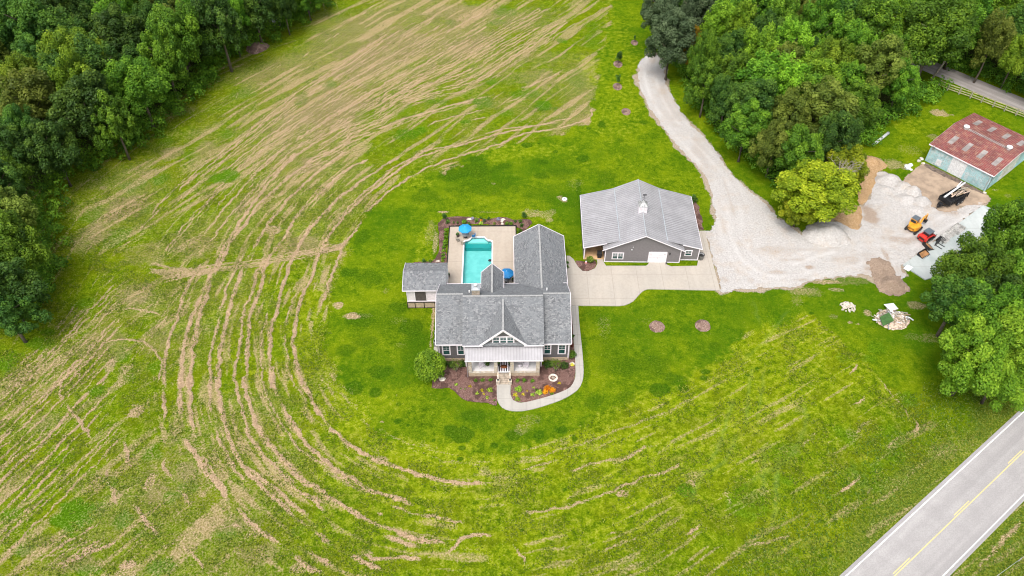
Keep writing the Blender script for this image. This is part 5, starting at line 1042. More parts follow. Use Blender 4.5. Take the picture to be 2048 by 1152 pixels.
def place(kind, i, x, y, h, Rr, rz, mat, label, group, name='tree', cat='tree', z=0, tilt=None):
    p = protos[(kind, i)]
    t = p if (kind, i) not in used_proto else copy_tree(p); used_proto.add((kind, i))
    base = {'round': (14., 4.2), 'spiky': (15., 3.6), 'broad': (14., 5.2)}[kind]
    Rr *= .86
    t.name = name; t.location = (x, y, z); jx = 1 + .16 * math.sin(x * 12.9 + y * 7.7); t.scale = (Rr / base[1] * jx, Rr / base[1] * (2 - jx), h / base[0] * (1 + .08 * math.sin(x * 5.1 + y))); t.rotation_euler = (tilt or 0, 0, rz)
    for ch in t.children:
        if ch.name.startswith('crown'): ch.material_slots[0].link = 'OBJECT'; ch.material_slots[0].material = M[mat]
    tag(t, label, cat, group)
    if group is None and 'group' in t: del t['group']
    return t
CW = {'leaf_lime': 'lime green', 'leaf_dark': 'dark green', 'leaf_mid': 'mid green', 'leaf_bright': 'bright green', 'leaf_yellow': 'yellow-green', 'leaf_olive': 'olive', 'leaf_blue': 'grey-green', 'leaf_gold': 'golden yellow'}
ORD = ['first', 'second', 'third', 'fourth', 'fifth', 'sixth', 'seventh', 'eighth', 'ninth', 'tenth', 'eleventh', 'twelfth', 'thirteenth', 'fourteenth', 'fifteenth', 'sixteenth', 'seventeenth', 'eighteenth', 'nineteenth', 'twentieth']
def ordw(k): return ORD[k] if k < 20 else ('twenty-' + ORD[k - 20] if k < 29 else ('thirtieth' if k == 29 else 'thirty-' + ORD[(k - 30) % 9]))
def visible(x, y, z):
    u, v = UV(x, y, z); return -60 < u < 2108 and -70 < v < 1200
def fill(poly_px, zc, spacing, seed, fixed=()):
    rs = random.Random(seed); pl = Pn(poly_px, zc); pts = [tuple(p) for p in fixed]; n0 = len(pts)
    x0, y0 = pl.min(0); x1, y1 = pl.max(0)
    cand = [(rs.uniform(x0, x1), rs.uniform(y0, y1)) for _ in range(9000)]
    ins = inside(pl, np.array([c[0] for c in cand]), np.array([c[1] for c in cand]))
    for c, ok in zip(cand, ins):
        if not ok or not visible(c[0], c[1], zc): continue
        if any(math.hypot(UV(c[0], c[1], zz)[0] - 1768, UV(c[0], c[1], zz)[1] - 272) < 58 for zz in (2, 6, 10, 14)): continue
        if all((c[0] - p[0]) ** 2 + (c[1] - p[1]) ** 2 > (p[2] + spacing * .5) ** 2 * .62 if len(p) > 2 else (c[0] - p[0]) ** 2 + (c[1] - p[1]) ** 2 > spacing ** 2 for p in pts): pts.append(c)
    return pts[n0:]
# hand placed big crowns: (u, v of crown centre, radius m, height, kind, material)
BIGL = [(150, 110, 6.5, 17, 'broad', 'leaf_lime'), (240, 70, 6.0, 17, 'round', 'leaf_dark'), (60, 60, 6, 17, 'round', 'leaf_dark'), (350, 70, 6.5, 18, 'broad', 'leaf_mid'), (275, 170, 6.0, 15, 'broad', 'leaf_mid'), (60, 200, 6.0, 17, 'round', 'leaf_olive'), (50, 165, 5, 16, 'broad', 'leaf_lime'), (170, 215, 6.0, 16, 'round', 'leaf_dark'),
        (100, 290, 5.5, 14, 'round', 'leaf_dark'), (200, 140, 5, 16, 'spiky', 'leaf_dark'), (6, 430, 5.0, 13, 'round', 'leaf_olive'), (25, 500, 5., 13, 'broad', 'leaf_mid'), (4, 580, 5., 13, 'round', 'leaf_dark'), (440, 60, 5.5, 15, 'round', 'leaf_dark'), (508, 20, 5., 13, 'round', 'leaf_dark'), (400, 20, 5.5, 16, 'broad', 'leaf_mid'), (10, 310, 5, 14, 'round', 'leaf_dark'), (230, 250, 4.5, 12, 'round', 'leaf_mid'), (330, 120, 5, 15, 'round', 'leaf_mid'), (130, 20, 5.5, 16, 'round', 'leaf_dark'), (612, -12, 4, 10, 'round', 'leaf_mid'), (8, 620, 4, 11, 'round', 'leaf_dark'), (10, 355, 4.5, 11, 'broad', 'leaf_mid')]
BIGR = [(1345, 70, 5.5, 16, 'round', 'leaf_blue'), (1390, 30, 5, 16, 'round', 'leaf_blue'), (1440, 60, 4.5, 16, 'spiky', 'leaf_bright'), (1480, 70, 4.2, 16, 'spiky', 'leaf_bright'), (1560, 60, 4.5, 17, 'spiky', 'leaf_mid'), (1575, 110, 4.2, 16, 'spiky', 'leaf_bright'), (1515, 120, 4.2, 16, 'spiky', 'leaf_bright'), (1640, 70, 5, 16, 'round', 'leaf_mid'), (1590, 25, 5, 16, 'round', 'leaf_olive'),
        (1740, 60, 5, 17, 'spiky', 'leaf_mid'), (1680, 40, 4.5, 16, 'spiky', 'leaf_dark'), (1790, 50, 5, 16, 'round', 'leaf_lime'), (1870, 75, 7.5, 17, 'broad', 'leaf_mid'), (1760, 140, 6.5, 15, 'round', 'leaf_olive'), (1800, 165, 4.2, 12, 'round', 'leaf_mid'), (1660, 120, 5, 15, 'broad', 'leaf_lime'), (1630, 165, 4.2, 15, 'spiky', 'leaf_bright'), (1650, 220, 6.5, 15, 'round', 'leaf_olive'),
        (1580, 230, 5, 14, 'round', 'leaf_olive'), (1520, 175, 5, 14, 'spiky', 'leaf_mid'), (1470, 150, 4.5, 14, 'spiky', 'leaf_mid'), (1412, 172, 3.6, 11, 'round', 'leaf_mid'), (1385, 95, 2.6, 11, 'round', 'leaf_gold'), (1452, 196, 3.8, 12, 'round', 'leaf_dark'), (1494, 254, 4.2, 12, 'round', 'leaf_mid'), (1552, 284, 4.6, 12, 'broad', 'leaf_olive'), (1600, 300, 5, 13, 'round', 'leaf_mid'), (1668, 282, 4.5, 13, 'round', 'leaf_dark'), (1712, 214, 4.2, 12, 'round', 'leaf_mid'),
        (1500, 20, 5, 17, 'spiky', 'leaf_mid'), (1930, 30, 5.5, 15, 'round', 'leaf_mid'), (1990, 60, 5.5, 14, 'round', 'leaf_dark'), (2035, 110, 4.5, 12, 'broad', 'leaf_lime'), (1830, 20, 6, 17, 'broad', 'leaf_mid'), (1320, 30, 4.5, 15, 'round', 'leaf_blue'), (1455, 108, 4, 13, 'round', 'leaf_dark'), (1610, 190, 4, 14, 'spiky', 'leaf_mid'), (1570, 175, 4.5, 15, 'spiky', 'leaf_bright')]
FILL_L = [(-160, -120), (640, -120), (590, -10), (520, 10), (440, 50), (370, 90), (310, 170), (220, 240), (130, 280), (60, 320), (15, 380), (10, 560), (-30, 620), (-200, 700)]
FILL_R = [(1335, -120), (1338, 55), (1388, 115), (1420, 180), (1482, 250), (1548, 308), (1608, 335), (1660, 320), (1710, 270), (1780, 210), (1830, 150), (1860, 60), (1900, 60), (2000, 100), (2140, 150), (2160, -120)]
def woods(zone, big, poly, fieldpoly, seed, mats, phrase):
    rs = random.Random(seed); items = []
    for u, v, r, h, k, mt in big:
        p = P(u, v, h * .62); items.append((p.x, p.y, r, h, k, mt))
    fx = [(i[0], i[1], i[2] * .8) for i in items]
    for x, y in fill(poly, 8.5, 5.7, seed, fx):
        k = rs.choices(['round', 'spiky', 'broad'], mats[1])[0]; mt = rs.choices([m_[0] for m_ in mats[0]], [m_[1] for m_ in mats[0]])[0]
        items.append((x, y, rs.uniform(3.6, 4.9), rs.uniform(11.5, 15.5), k, mt))
    ed = Pn(fieldpoly); rows = {}
    X = np.array([i[0] for i in items]); Y = np.array([i[1] for i in items]); d = np.abs(sdf(ed, X, Y))
    order = sorted(range(len(items)), key=lambda i: d[i]); row = {i: int(min(d[i], 200) // 9) for i in order}
    for i in order: rows.setdefault((row[i], items[i][5]), []).append(i)
    for (rw, mt), ids in rows.items():
        ids.sort(key=lambda i: items[i][0])
        for j, i in enumerate(ids):
            x, y, r, h, k, mt = items[i]; n = {'round': 4, 'spiky': 4, 'broad': 3}[k]
            rowp = 'in the front row' if rw == 0 else f'in the {ordw(rw)} row'
            if len(ids) == 1: lab = f'only {CW[mt]} tree {rowp} of the {zone}'
            elif j == 0: lab = f'leftmost {CW[mt]} tree {rowp} of the {zone}'
            elif j == len(ids) - 1: lab = f'rightmost {CW[mt]} tree {rowp} of the {zone}'
            else: lab = f'{ordw(j)} {CW[mt]} tree from the left {rowp} of the {zone}'
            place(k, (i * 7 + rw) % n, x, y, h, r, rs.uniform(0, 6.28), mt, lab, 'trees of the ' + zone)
    return items
ML = ([('leaf_dark', 6), ('leaf_mid', 3), ('leaf_olive', 2), ('leaf_lime', 1)], (6, 1, 2))
MR = ([('leaf_dark', 4), ('leaf_bright', 2), ('leaf_mid', 5), ('leaf_olive', 3), ('leaf_lime', 1)], (4, 4, 1))
itl = woods('left woods', BIGL, FILL_L, WOODS_L, 3, ML, ('hayfield',))
itr = woods('right woods', BIGR, FILL_R, WOODS_R, 4, MR, ('clearing',))
# undergrowth along the foot of the woods (nobody could count it)
def undergrowth(name, polys, n, seed, mat, hmax=2.2, label=None):
    rs = np.random.RandomState(seed); C = []; Rd = []
    for pl, w in polys:
        L = smooth_line(Pn(pl), 1.1)
        for p in L:
            for k in range(n):
                C.append((p[0] + rs.normal() * w, p[1] + rs.normal() * w, rs.rand() * hmax * .6)); Rd.append(.45 + rs.rand() * .8)
    V, q, Tn = leafcloud(rs, np.array(C), np.array(Rd), 60, .30, up=.6, flat=.8)
    V[:, 2] = np.maximum(V[:, 2], .02); o = npmesh(name, V, q, M[mat], {'tone': Tn}); return tag(o, label, 'undergrowth', kind='stuff')
undergrowth('undergrowth', [([(680, -50), (650, 2), (605, 30), (560, 62), (500, 92), (440, 125), (400, 180), (360, 218), (310, 258), (240, 300), (190, 325), (140, 345), (105, 380), (100, 420), (98, 470), (92, 540), (80, 590), (55, 625), (10, 665)], 1.5)], 7, 5, 'leaf_mid', 5.5, 'dark leafy undergrowth along the foot of the left woods')
undergrowth('undergrowth', [([(1350, 95), (1362, 130), (1386, 172), (1405, 210), (1440, 255), (1480, 296), (1520, 330), (1560, 365), (1590, 395)], 1.0), ([(1715, 292), (1730, 255), (1772, 232), (1815, 220), (1845, 200), (1866, 186)], 1.2), ([(1905, 135), (1960, 152), (2010, 172), (2060, 192), (2100, 205)], 1.2)], 7, 6, 'leaf_mid', 4.5, 'green leafy undergrowth along the foot of the right woods')

# big single trees
def cplace(u, v, r, h, kind, i, mat, label, group=None, rz=0.0, name='tree', cat='tree'):
    p = P(u, v, h * .62); return place(kind, i, p.x, p.y, h, r, rz, mat, label, group, name, cat)
G_ = 'roadside trees at the right edge'
cplace(1950, 545, 5.2, 14, 'broad', 0, 'leaf_mid', 'broad mid green tree overhanging the new concrete pad', G_, .4)
cplace(2032, 482, 5.0, 15, 'broad', 1, 'leaf_mid', 'full green tree at the right edge just above the concrete pad corner', G_, 1.9)
cplace(2042, 570, 5.2, 14, 'broad', 2, 'leaf_mid', 'mid green tree at the right edge, halfway along the roadside group', G_, 3)
cplace(1912, 608, 4.0, 11, 'round', 1, 'leaf_dark', 'dark green tree just right of the brown dirt mound', G_, 4)
cplace(1965, 620, 5.0, 13, 'broad', 0, 'leaf_mid', 'mid green tree with open crown above the yellow-green roadside tree', G_, 5)
cplace(1950, 720, 5.8, 12, 'broad', 1, 'leaf_lime', 'yellow-green tree lowest of the roadside group, nearest the hayfield', G_, .9)
cplace(2025, 690, 5.6, 13, 'broad', 2, 'leaf_lime', 'lime green tree cut by the right edge next to the highway', G_, 2.2)
cplace(2000, 755, 4.6, 9, 'broad', 0, 'leaf_lime', 'low yellow-green tree right above the highway verge', G_, 2.9)
cplace(1990, 600, 4.0, 12, 'round', 2, 'leaf_dark', 'dark green tree in the shade between the roadside trees', G_, 1)
cplace(1632, 378, 7.2, 9.5, 'broad', 2, 'leaf_yellow', 'spreading yellow-green tree beside the gravel heap', None, .7)
cplace(1690, 335, 4.2, 8.5, 'broad', 0, 'leaf_yellow', 'smaller yellow-green tree behind the gravel heap next to the orange dirt', None, 2.)
cplace(1600, 415, 3.6, 6.5, 'broad', 1, 'leaf_yellow', 'low yellow-green tree leaning over the gravel lane', None, 4.)
# dead branches in the yellow-green tree
rs = random.Random(8); mb = MB(); c0 = P(1680, 345, 7.0)
for k in range(26):
    a = rs.uniform(0, 6.28); l = rs.uniform(1.5, 3.6); q = c0 + Vector((math.cos(a) * l, math.sin(a) * l, rs.uniform(.3, 2.4))); mid = c0.lerp(q, .5) + Vector((0, 0, rs.uniform(0, .5)))
    mb.tube([c0 + Vector((0, 0, -1)), mid, q], [.07, .045, .015], 5)
    for j in range(5):
        b = rs.uniform(0, 6.28); mb.tube([mid.lerp(q, j / 5), mid.lerp(q, j / 5) + Vector((math.cos(b) * .8, math.sin(b) * .8, rs.uniform(0, .6)))], [.03, .012], 4)
mb.tube([Vector((c0.x, c0.y, 0)), c0], [.2, .09], 7)
tag(mb.build('dead_tree', M['bark_pale']), 'leafless pale dead tree among the yellow-green trees by the gravel', 'dead tree')
for u, v, w, hh, lab in ((1876, 152, .22, 7, 'bare leaning pale trunk at the end of the rail fence'),):
    b = P(1862, 160); mb = MB(); mb.tube([b, b + Vector((1.4, .5, 3.5)), b + Vector((2.8, .8, 7.5))], [.22, .17, .1], 8); mb.tube([b + Vector((1.4, .5, 3.5)), b + Vector((.5, 1.5, 6.5))], [.1, .05], 6)
    tag(mb.build('leaning_trunk', M['bark_pale']), lab, 'tree trunk')

for k_, p_ in list(protos.items()):
    if k_ not in used_proto:
        for c_ in list(p_.children): bpy.data.objects.remove(c_)
        bpy.data.objects.remove(p_)
# garden shrubs and flowers ------------------------------------------------
def shrub(name, u, v, r, h, mat, label, cat='shrub', group=None, per=260, leaf=.13, z=0.0, n=9, spiky=0., seed=None, mesh_from=None, world=None):
    rs = np.random.RandomState(seed if seed is not None else int(u * 7 + v)); p = world if world is not None else P(u, v, z + h * .45); C = []; Rd = []
    for k in range(n):
        a = k * 2.4; rr = r * .55 * math.sqrt(k / n); C.append((math.cos(a) * rr, math.sin(a) * rr, h * (.30 + .35 * rs.rand() * (1 - k / n * .5)))); Rd.append(min(r, h) * (.38 + .15 * rs.rand()))
    V, q, Tn = leafcloud(rs, np.array(C), np.array(Rd), per, leaf, up=.5, spiky=spiky); V[:, 2] = np.maximum(V[:, 2], .01)
    o = npmesh(name, V, q, M[mat], {'tone': Tn}); o.location = (p.x, p.y, z); return tag(o, label, cat, group)
# big feathery bush at the corner
rs = np.random.RandomState(4); p = P(862, 752, 0); C = []; Rd = []
bt = thing('large_shrub', 'big round feathery green bush at the left corner of the front bed', 'shrub', p)
for k in range(52):
    z = 1 - 1.5 * (k + .5) / 52; a = k * 2.4; rr = math.sqrt(max(0, 1 - z * z)); C.append((math.cos(a) * rr * 1.75, math.sin(a) * rr * 1.75, 2.1 + z * 1.75)); Rd.append(.48 + .2 * rs.rand())
V, q, Tn = leafcloud(rs, np.array(C), np.array(Rd), 420, .17, up=.5, spiky=1.3); npmesh('foliage', V, q, M['leaf_bright'], {'tone': np.clip(Tn * 1.15, 0, 1)}, parent=bt)
mb = MB()
for k in range(9): a = k * .7; mb.tube([(0, 0, 0), (math.cos(a) * .5, math.sin(a) * .5, 1.0), (math.cos(a) * 1.2, math.sin(a) * 1.2, 2.4)], [.05, .035, .015], 5)
mb.build('stem', M['bark'], bt)
s = 5.12
def z2(x, y): return 780 + x / s, 610 + y / s
def z1_(x, y): return 780 + x / s, 400 + y / s
for x, y, r, h, mt, lab in ((630, 610, .75, 1.1, 'leaf_dark', 'dark shrub against the left wing wall, left of the lilac bush'), (740, 600, .7, 1.1, 'leaf_dark', 'dark shrub tucked between the left wing and the porch corner'), (570, 600, .6, 1.0, 'leaf_dark', 'dark shrub behind the big feathery bush'),
                            (1615, 610, .85, 1.1, 'leaf_dark', 'dark shrub against the right wing wall just right of the porch'), (1785, 615, .8, 1.1, 'leaf_dark', 'dark shrub below the right wing corner window'), (1870, 500, .7, 1.6, 'leaf_mid', 'mid green shrub at the right front corner of the house beside the walk'),
                            (1868, 320, .35, .9, 'leaf_dark', 'narrow dark shrub beside the right wing wall'), (1858, 410, .4, .8, 'leaf_red', 'dark red shrub at the right side of the house')):
    u, v = z2(x, y); shrub('shrub', u, v, r, h, mt, lab, per=420, leaf=.14)
for x, y, lab in ((680, 640, 'small multi-stem tree in front of the left wing windows'), (1695, 640, 'small multi-stem tree in front of the right wing')):
    u, v = z2(x, y + 45); p = P(u, v); t = thing('ornamental_tree', lab, 'small tree', p, 0, 'small trees in the front bed'); rs = np.random.RandomState(int(x)); C = []; Rd = []
    for k in range(16): a = k * 2.4; rr = .75 * math.sqrt(k / 16); C.append((math.cos(a) * rr, math.sin(a) * rr, 1.5 + .5 * rs.rand())); Rd.append(.28)
    V, q, Tn = leafcloud(rs, np.array(C), np.array(Rd), 420, .11, up=.4); npmesh('crown', V, q, M['leaf_olive'], {'tone': Tn * .7}, parent=t)
    mb = MB()
    for k in range(5): a = k * 1.25; mb.tube([(0, 0, 0), (math.cos(a) * .25, math.sin(a) * .25, .9), (math.cos(a) * .6, math.sin(a) * .6, 1.7)], [.04, .03, .012], 5)
    mb.build('stem', M['bark_pale'], t)
gb = 'small round box bushes along the porch'
for j, (x, y) in enumerate(((873, 772), (943, 768), (1028, 768), (1307, 770), (1372, 772), (1457, 777))):
    u, v = z2(x, y); shrub('box_bush', u, v, .42, .62, 'leaf_mid', f'round green box bush {["leftmost of three left of the steps", "middle of three left of the steps", "nearest the steps on the left", "nearest the steps on the right", "middle of three right of the steps", "rightmost of three right of the steps"][j]}', group=gb, per=520, leaf=.09)
for x, y, r, mt, lab in ((1022, 868, .62, 'leaf_variegated', 'bright lime hosta left of the front walk'), (940, 873, .40, 'flower_yellow', 'yellow leaved clump left of the walk beside the lime hosta'), (893, 903, .34, 'leaf_variegated', 'small lime clump furthest left of three below the box bushes'), (993, 948, .38, 'leaf_variegated', 'small lime clump near the bottom of the left bed by the walk'), (960, 912, .26, 'flower_yellow', 'tiny yellow clump in the middle of the left bed'),
                         (680, 815, .36, 'leaf_variegated', 'small lime clump in the bare mulch below the left wing'), (817, 833, .34, 'flower_yellow', 'single yellow clump below the leftmost box bush'), (768, 862, .2, 'leaf_mid', 'tiny green plant in the left bed between two clumps'), (727, 858, .2, 'leaf_mid', 'tiny green plant near the lower edge of the left bed'), (1065, 975, .22, 'leaf_mid', 'tiny green plant touching the left side of the walk'),
                         (1312, 858, .72, 'leaf_variegated', 'largest bright lime hosta right of the front walk'), (1283, 920, .46, 'flower_yellow', 'yellow clump right beside the front walk'), (1305, 960, .50, 'leaf_variegated', 'striped lime clump at the inside bend of the walk'), (1362, 915, .38, 'flower_yellow', 'yellow clump second from the walk'), (1404, 880, .22, 'flower_yellow', 'tiny yellow plant right of the big lime hosta'), (1460, 918, .40, 'leaf_variegated', 'lime clump left of the orange lilies, lower one'),
                         (1528, 895, .62, 'leaf_variegated', 'large striped lime clump touching the orange lilies'), (1470, 845, .26, 'leaf_variegated', 'small lime plant above the striped clumps'), (1735, 800, .28, 'flower_yellow', 'small yellow clump right of the round stone'), (1500, 870, .3, 'leaf_mid', 'small green plant between lime clumps'), (1655, 900, .4, 'leaf_mid', 'green leaves at the foot of the orange lilies'), (1865, 610, .4, 'flower_yellow', 'yellow and green clump by the right corner of the bed')):
    u, v = z2(x, y); shrub('garden_plant', u, v, r, r * .9, mt, lab, 'plant', 'plants in the front beds', per=520, leaf=.13, n=6)
for x, y, r in ((1612, 850, .62), (1660, 872, .55), (1590, 885, .50)):
    u, v = z2(x, y); shrub('orange_lily', u, v, r, .7, 'flower_orange', ['tallest orange flowering lily clump in the right front bed', 'right-hand orange flowering lily clump in the front bed', 'lower left orange flowering lily clump in the front bed'][[1612, 1660, 1590].index(x)], 'flowers', 'orange lilies', per=460, leaf=.12)
# plants round the patio
gp_ = 'shrubs in the strip left of the patio'
rows_ = [(572, 305), (565, 340), (570, 375), (562, 420), (560, 450), (550, 482), (548, 518), (543, 558), (545, 590), (540, 620)]
for j, (x, y) in enumerate(rows_):
    u, v = z1_(x, y); pos_ = 'top' if j == 0 else ('bottom' if j == len(rows_) - 1 else ordw(j)); shrub('shrub', u, v, .42, .6, 'leaf_mid' if j % 3 else 'leaf_bright', f'{pos_} green shrub' + (' from the top' if 0 < j < len(rows_) - 1 else '') + ' in the strip left of the pool patio', group=gp_, per=480, leaf=.12)
for x, y, r, h, mt, lab in ((345, 618, .45, .9, 'leaf_dark', 'dark shrub behind the middle of the cabana roof'), (412, 622, .4, .7, 'leaf_mid', 'green shrub behind the right part of the cabana roof'), (558, 165, .55, 2.2, 'leaf_dark', 'tall dark magnolia at the back left corner of the patio bed'), (1373, 155, .6, 2.2, 'leaf_dark', 'tall dark magnolia at the back right corner of the patio bed'),
                            (595, 218, .55, 1.0, 'leaf_dark', 'dark round shrub at the patio back left corner'), (652, 228, .25, .8, 'leaf_dark', 'narrow dark shrub, first one right of the patio back left corner'), (692, 230, .25, .8, 'leaf_dark', 'narrow dark shrub just left of the rear umbrella'), (760, 222, .6, .6, 'leaf_mid', 'low green shrub hidden behind the rear umbrella'), (845, 190, .4, .5, 'flower_lilac', 'lilac flowering plant right of the rear umbrella'),
                            (885, 205, .45, 1.0, 'leaf_mid', 'green upright shrub left of the orange flowers behind the pool'), (930, 180, .35, 1.0, 'leaf_mid', 'green shrub behind the orange flowers'), (932, 203, .24, .5, 'flower_orange', 'orange flowers in the bed behind the pool'), (933, 240, .5, .6, 'leaf_variegated', 'lime clump in front of the orange flowers behind the pool'), (968, 210, .42, .9, 'leaf_blue', 'grey-green shrub right of the orange flowers'), (1010, 188, .38, 1.1, 'leaf_dark', 'dark upright shrub behind the pool'),
                            (1108, 195, .45, .5, 'flower_lilac', 'lilac flowering plant behind the patio on the right'), (1195, 235, .45, .7, 'leaf_mid', 'green shrub behind the patio right of the boulders'), (1240, 238, .45, .7, 'leaf_mid', 'second green shrub right of the patio boulders'), (1283, 215, .32, .9, 'leaf_dark', 'dark narrow shrub near the patio back right corner'), (1335, 212, .45, 1.0, 'leaf_mid', 'green shrub left of the right magnolia foot'), (1350, 255, .45, .9, 'leaf_dark', 'dark shrub below the right magnolia'),
                            (1330, 312, .55, .7, 'leaf_mid', 'green shrub at the patio corner next to the rear wing roof'), (1815, 680, .4, .8, 'leaf_dark', 'shrub at the right wall of the rear wing by the walk'), (1815, 640, .35, .7, 'leaf_dark', 'upper shrub at the right wall of the rear wing'), (810, 240, .35, .6, 'leaf_dark', 'dark shrub right behind the umbrella rim'), (1070, 240, .3, .4, 'leaf_olive', 'small olive plant behind the pool')):
    u, v = z1_(x, y); shrub('shrub', u, v, r, h, mt, lab, per=520, leaf=.13, group='shrubs round the patio', spiky=.6 if h > 2 else 0, n=14 if h > 2 else 8)
for x, y in ((410, 905),):
    u, v = 1100 + x / 5.12, 340 + y / 5.12; shrub('shrub', u, v + 2, .7, 1.6, 'leaf_olive', 'tall leafy plant in the mulch bed at the barn carport', per=420, leaf=.16, n=16, spiky=.7)
for x, y, r, h, lab in ((1478, 300, .8, 1.5, 'dark plant at the back right corner of the barn'), (1475, 270, .5, 1.2, 'small dark plant furthest back beside the barn')):
    shrub('shrub', 1100 + x / 5.12, 340 + y / 5.12, r, h, 'leaf_dark', lab, per=420, leaf=.15)
# young trees with mulch rings along the lane
for u, v, h, r, lab in ((1269, 84, 1.6, .35, 'smallest young tree, farthest up the gravel lane'), (1237, 127, 2.6, .95, 'bushiest young tree in a mulch ring beside the lane bend'), (1235, 172, 2.6, .5, 'slim young tree in a mulch ring below the bushy one')):
    p = P(u, v); t = thing('young_tree', lab, 'young tree', p, 0, 'young trees in mulch rings'); rs = np.random.RandomState(int(u)); C = []; Rd = []
    for k in range(14): C.append((rs.normal() * r * .35, rs.normal() * r * .35, h * (.45 + .5 * k / 14))); Rd.append(r * .5)
    V, q, Tn = leafcloud(rs, np.array(C), np.array(Rd), 700 if r < .6 else 420, .14, spiky=.5); npmesh('crown', V, q, M['leaf_dark'], {'tone': Tn}, parent=t); MB().tube([(0, 0, 0), (0, 0, h * .8)], [.05, .02], 6).build('trunk', M['bark'], t)
def moundobj(name, u, v, ru, rv, h, mat, label, cat, z=0.0, res=.18, rough=.25, pw=1.4, group=None, lumps=.12):
    c = P(u, v); wx = (P(u + ru, v) - c).length; wy = (P(u, v - rv) - c).length; x = np.arange(-wx * 1.4, wx * 1.4 + res, res); y = np.arange(-wy * 1.4, wy * 1.4 + res, res); X, Y = np.meshgrid(x, y); sd = u * .37 + v * .11
    q = np.sqrt((X / wx) ** 2 + (Y / wy) ** 2) + (fbm(X * .6 + sd, Y * .6 + 9, 5, 3) - .5) * rough * 2
    H = h * np.clip(1 - q, -.2, 1) ; H = np.where(q < 1, h * (1 - np.clip(q, 0, 1) ** pw), -.08) + (fbm(X * 2.4 + sd, Y * 2.4, 8, 4) - .5) * lumps * 2 * (q < 1.02)
    ok = q < 1.12; qq = ok[:-1, :-1] & ok[1:, :-1] & ok[:-1, 1:] & ok[1:, 1:]; n = X.shape[1]; jj, ii = np.nonzero(qq); a = jj * n + ii; quads = np.stack([a, a + 1, a + n + 1, a + n], -1); us = np.unique(quads); rm = np.full(X.size, -1); rm[us] = np.arange(len(us))
    o = npmesh(name, np.c_[X.ravel(), Y.ravel(), H.ravel()][us], rm[quads], M[mat], {'brown': np.zeros(len(us)), 'wheel': np.zeros(len(us)), 'grit': np.full(len(us), .25 if name == 'gravel_heap' else 0.)}, True); o.location = (c.x, c.y, z); return tag(o, label, cat, group)
rg = 'mulch rings in the lawn'
for u, v, r, lab in ((1269, 85, 7, 'mulch ring round the farthest young tree by the lane'), (1236, 128, 9, 'mulch ring under the bushy young tree'), (1235, 173, 9, 'mulch ring under the slim young tree'), (1252, 223, 9, 'empty mulch ring nearest the barn along the lane'), (1314, 653, 15, 'left empty mulch ring in the front lawn below the driveway'), (1406, 651, 15, 'right empty mulch ring in the front lawn below the driveway')):
    moundobj('mulch_ring', u, v, r, r * .78, .10, 'pile_mulch', lab, 'mulch ring', .01, .12, .08, 1.2, rg, .05)
moundobj('mulch_pile', 513, 96, 22, 12, 1.3, 'pile_mulch', 'heap of reddish mulch at the edge of the left woods', 'mulch pile', res=.25)
G2 = 'gravel heaps dumped by the shed'
for u, v, ru, rv, h, lab in ((1779, 361, 26, 13, 1.3, 'gravel heap farthest left, beside the tan soil'), (1802, 374, 20, 12, 1.2, 'gravel heap second from the left by the dirt pad'), (1824, 382, 20, 12, 1.3, 'gravel heap touching the dirt pad, third from the left'), (1843, 403, 22, 12, 1.1, 'gravel heap rightmost, nearest the dump trailer')):
    moundobj('gravel_heap', u, v + 2, ru, rv, h, 'gravel', lab, 'gravel heap', .03, .2, .3, 1.5, G2)
moundobj('gravel_heap', 1655, 470, 44, 24, 1.5, 'gravel', 'large grey gravel mound under the yellow-green tree', 'gravel heap', .03, .25, .2, 1.6)
moundobj('dirt_mound', 1783, 572, 32, 18, 1.3, 'brown_dirt', 'brown dirt mound where the gravel yard meets the grass', 'dirt mound', .03, .2, .3, 1.3)
moundobj('soil_heap', 1742, 324, 19, 9, 1.0, 'orange_dirt', 'heap of orange soil and roots beside the yellow-green tree', 'soil heap', .02, .2, .3)

# ================================================================== OBJECTS
# ---- patio umbrellas, tables, chairs
def umbrella(u, v, mat, label, z=PZ, r=1.12, h=2.4):
    p = P(u, v, h + z - .2); t = thing('patio_umbrella', label, 'umbrella', (p.x, p.y, z), 0, 'blue patio umbrellas')
    n = 8; mb = MB(); a0 = .39; rim = [(r * math.cos(a0 + k * math.pi / 4), r * math.sin(a0 + k * math.pi / 4), h - .45) for k in range(n)]; mid = [(x * .5, y * .5, h - .17) for x, y, _ in rim]
    mb.add([(0, 0, h)] + mid + rim, [(0, 1 + k, 1 + (k + 1) % n) for k in range(n)] + [(1 + k, 9 + k, 9 + (k + 1) % n, 1 + (k + 1) % n) for k in range(n)])
    mb.add([(x, y, z_ - .14) for x, y, z_ in rim] + rim, [(k, (k + 1) % n, n + (k + 1) % n, n + k) for k in range(n)])
    mb.build('canopy', M[mat], t); MB().tube([(0, 0, 0), (0, 0, h + .1)], .03, 8).build('pole', M['white_metal'], t)
    MB().lathe([(0, 0), (.28, 0), (.26, .08), (.06, .12), (.06, .25)], (0, 0, 0), 14).build('base', M['dark_metal'], t)
    mb = MB()
    for x, y, z_ in rim: mb.tube([(0, 0, h - .03), (x, y, z_ - .01)], .012, 4)
    mb.build('rib', M['white_metal'], t); return p
p1 = umbrella(930, 454.5, 'umbrella_blue', 'bright blue umbrella at the back left of the patio')
p2 = umbrella(1013.5, 544, 'umbrella_deep', 'deeper blue umbrella between the small rear gable and the rear wing')
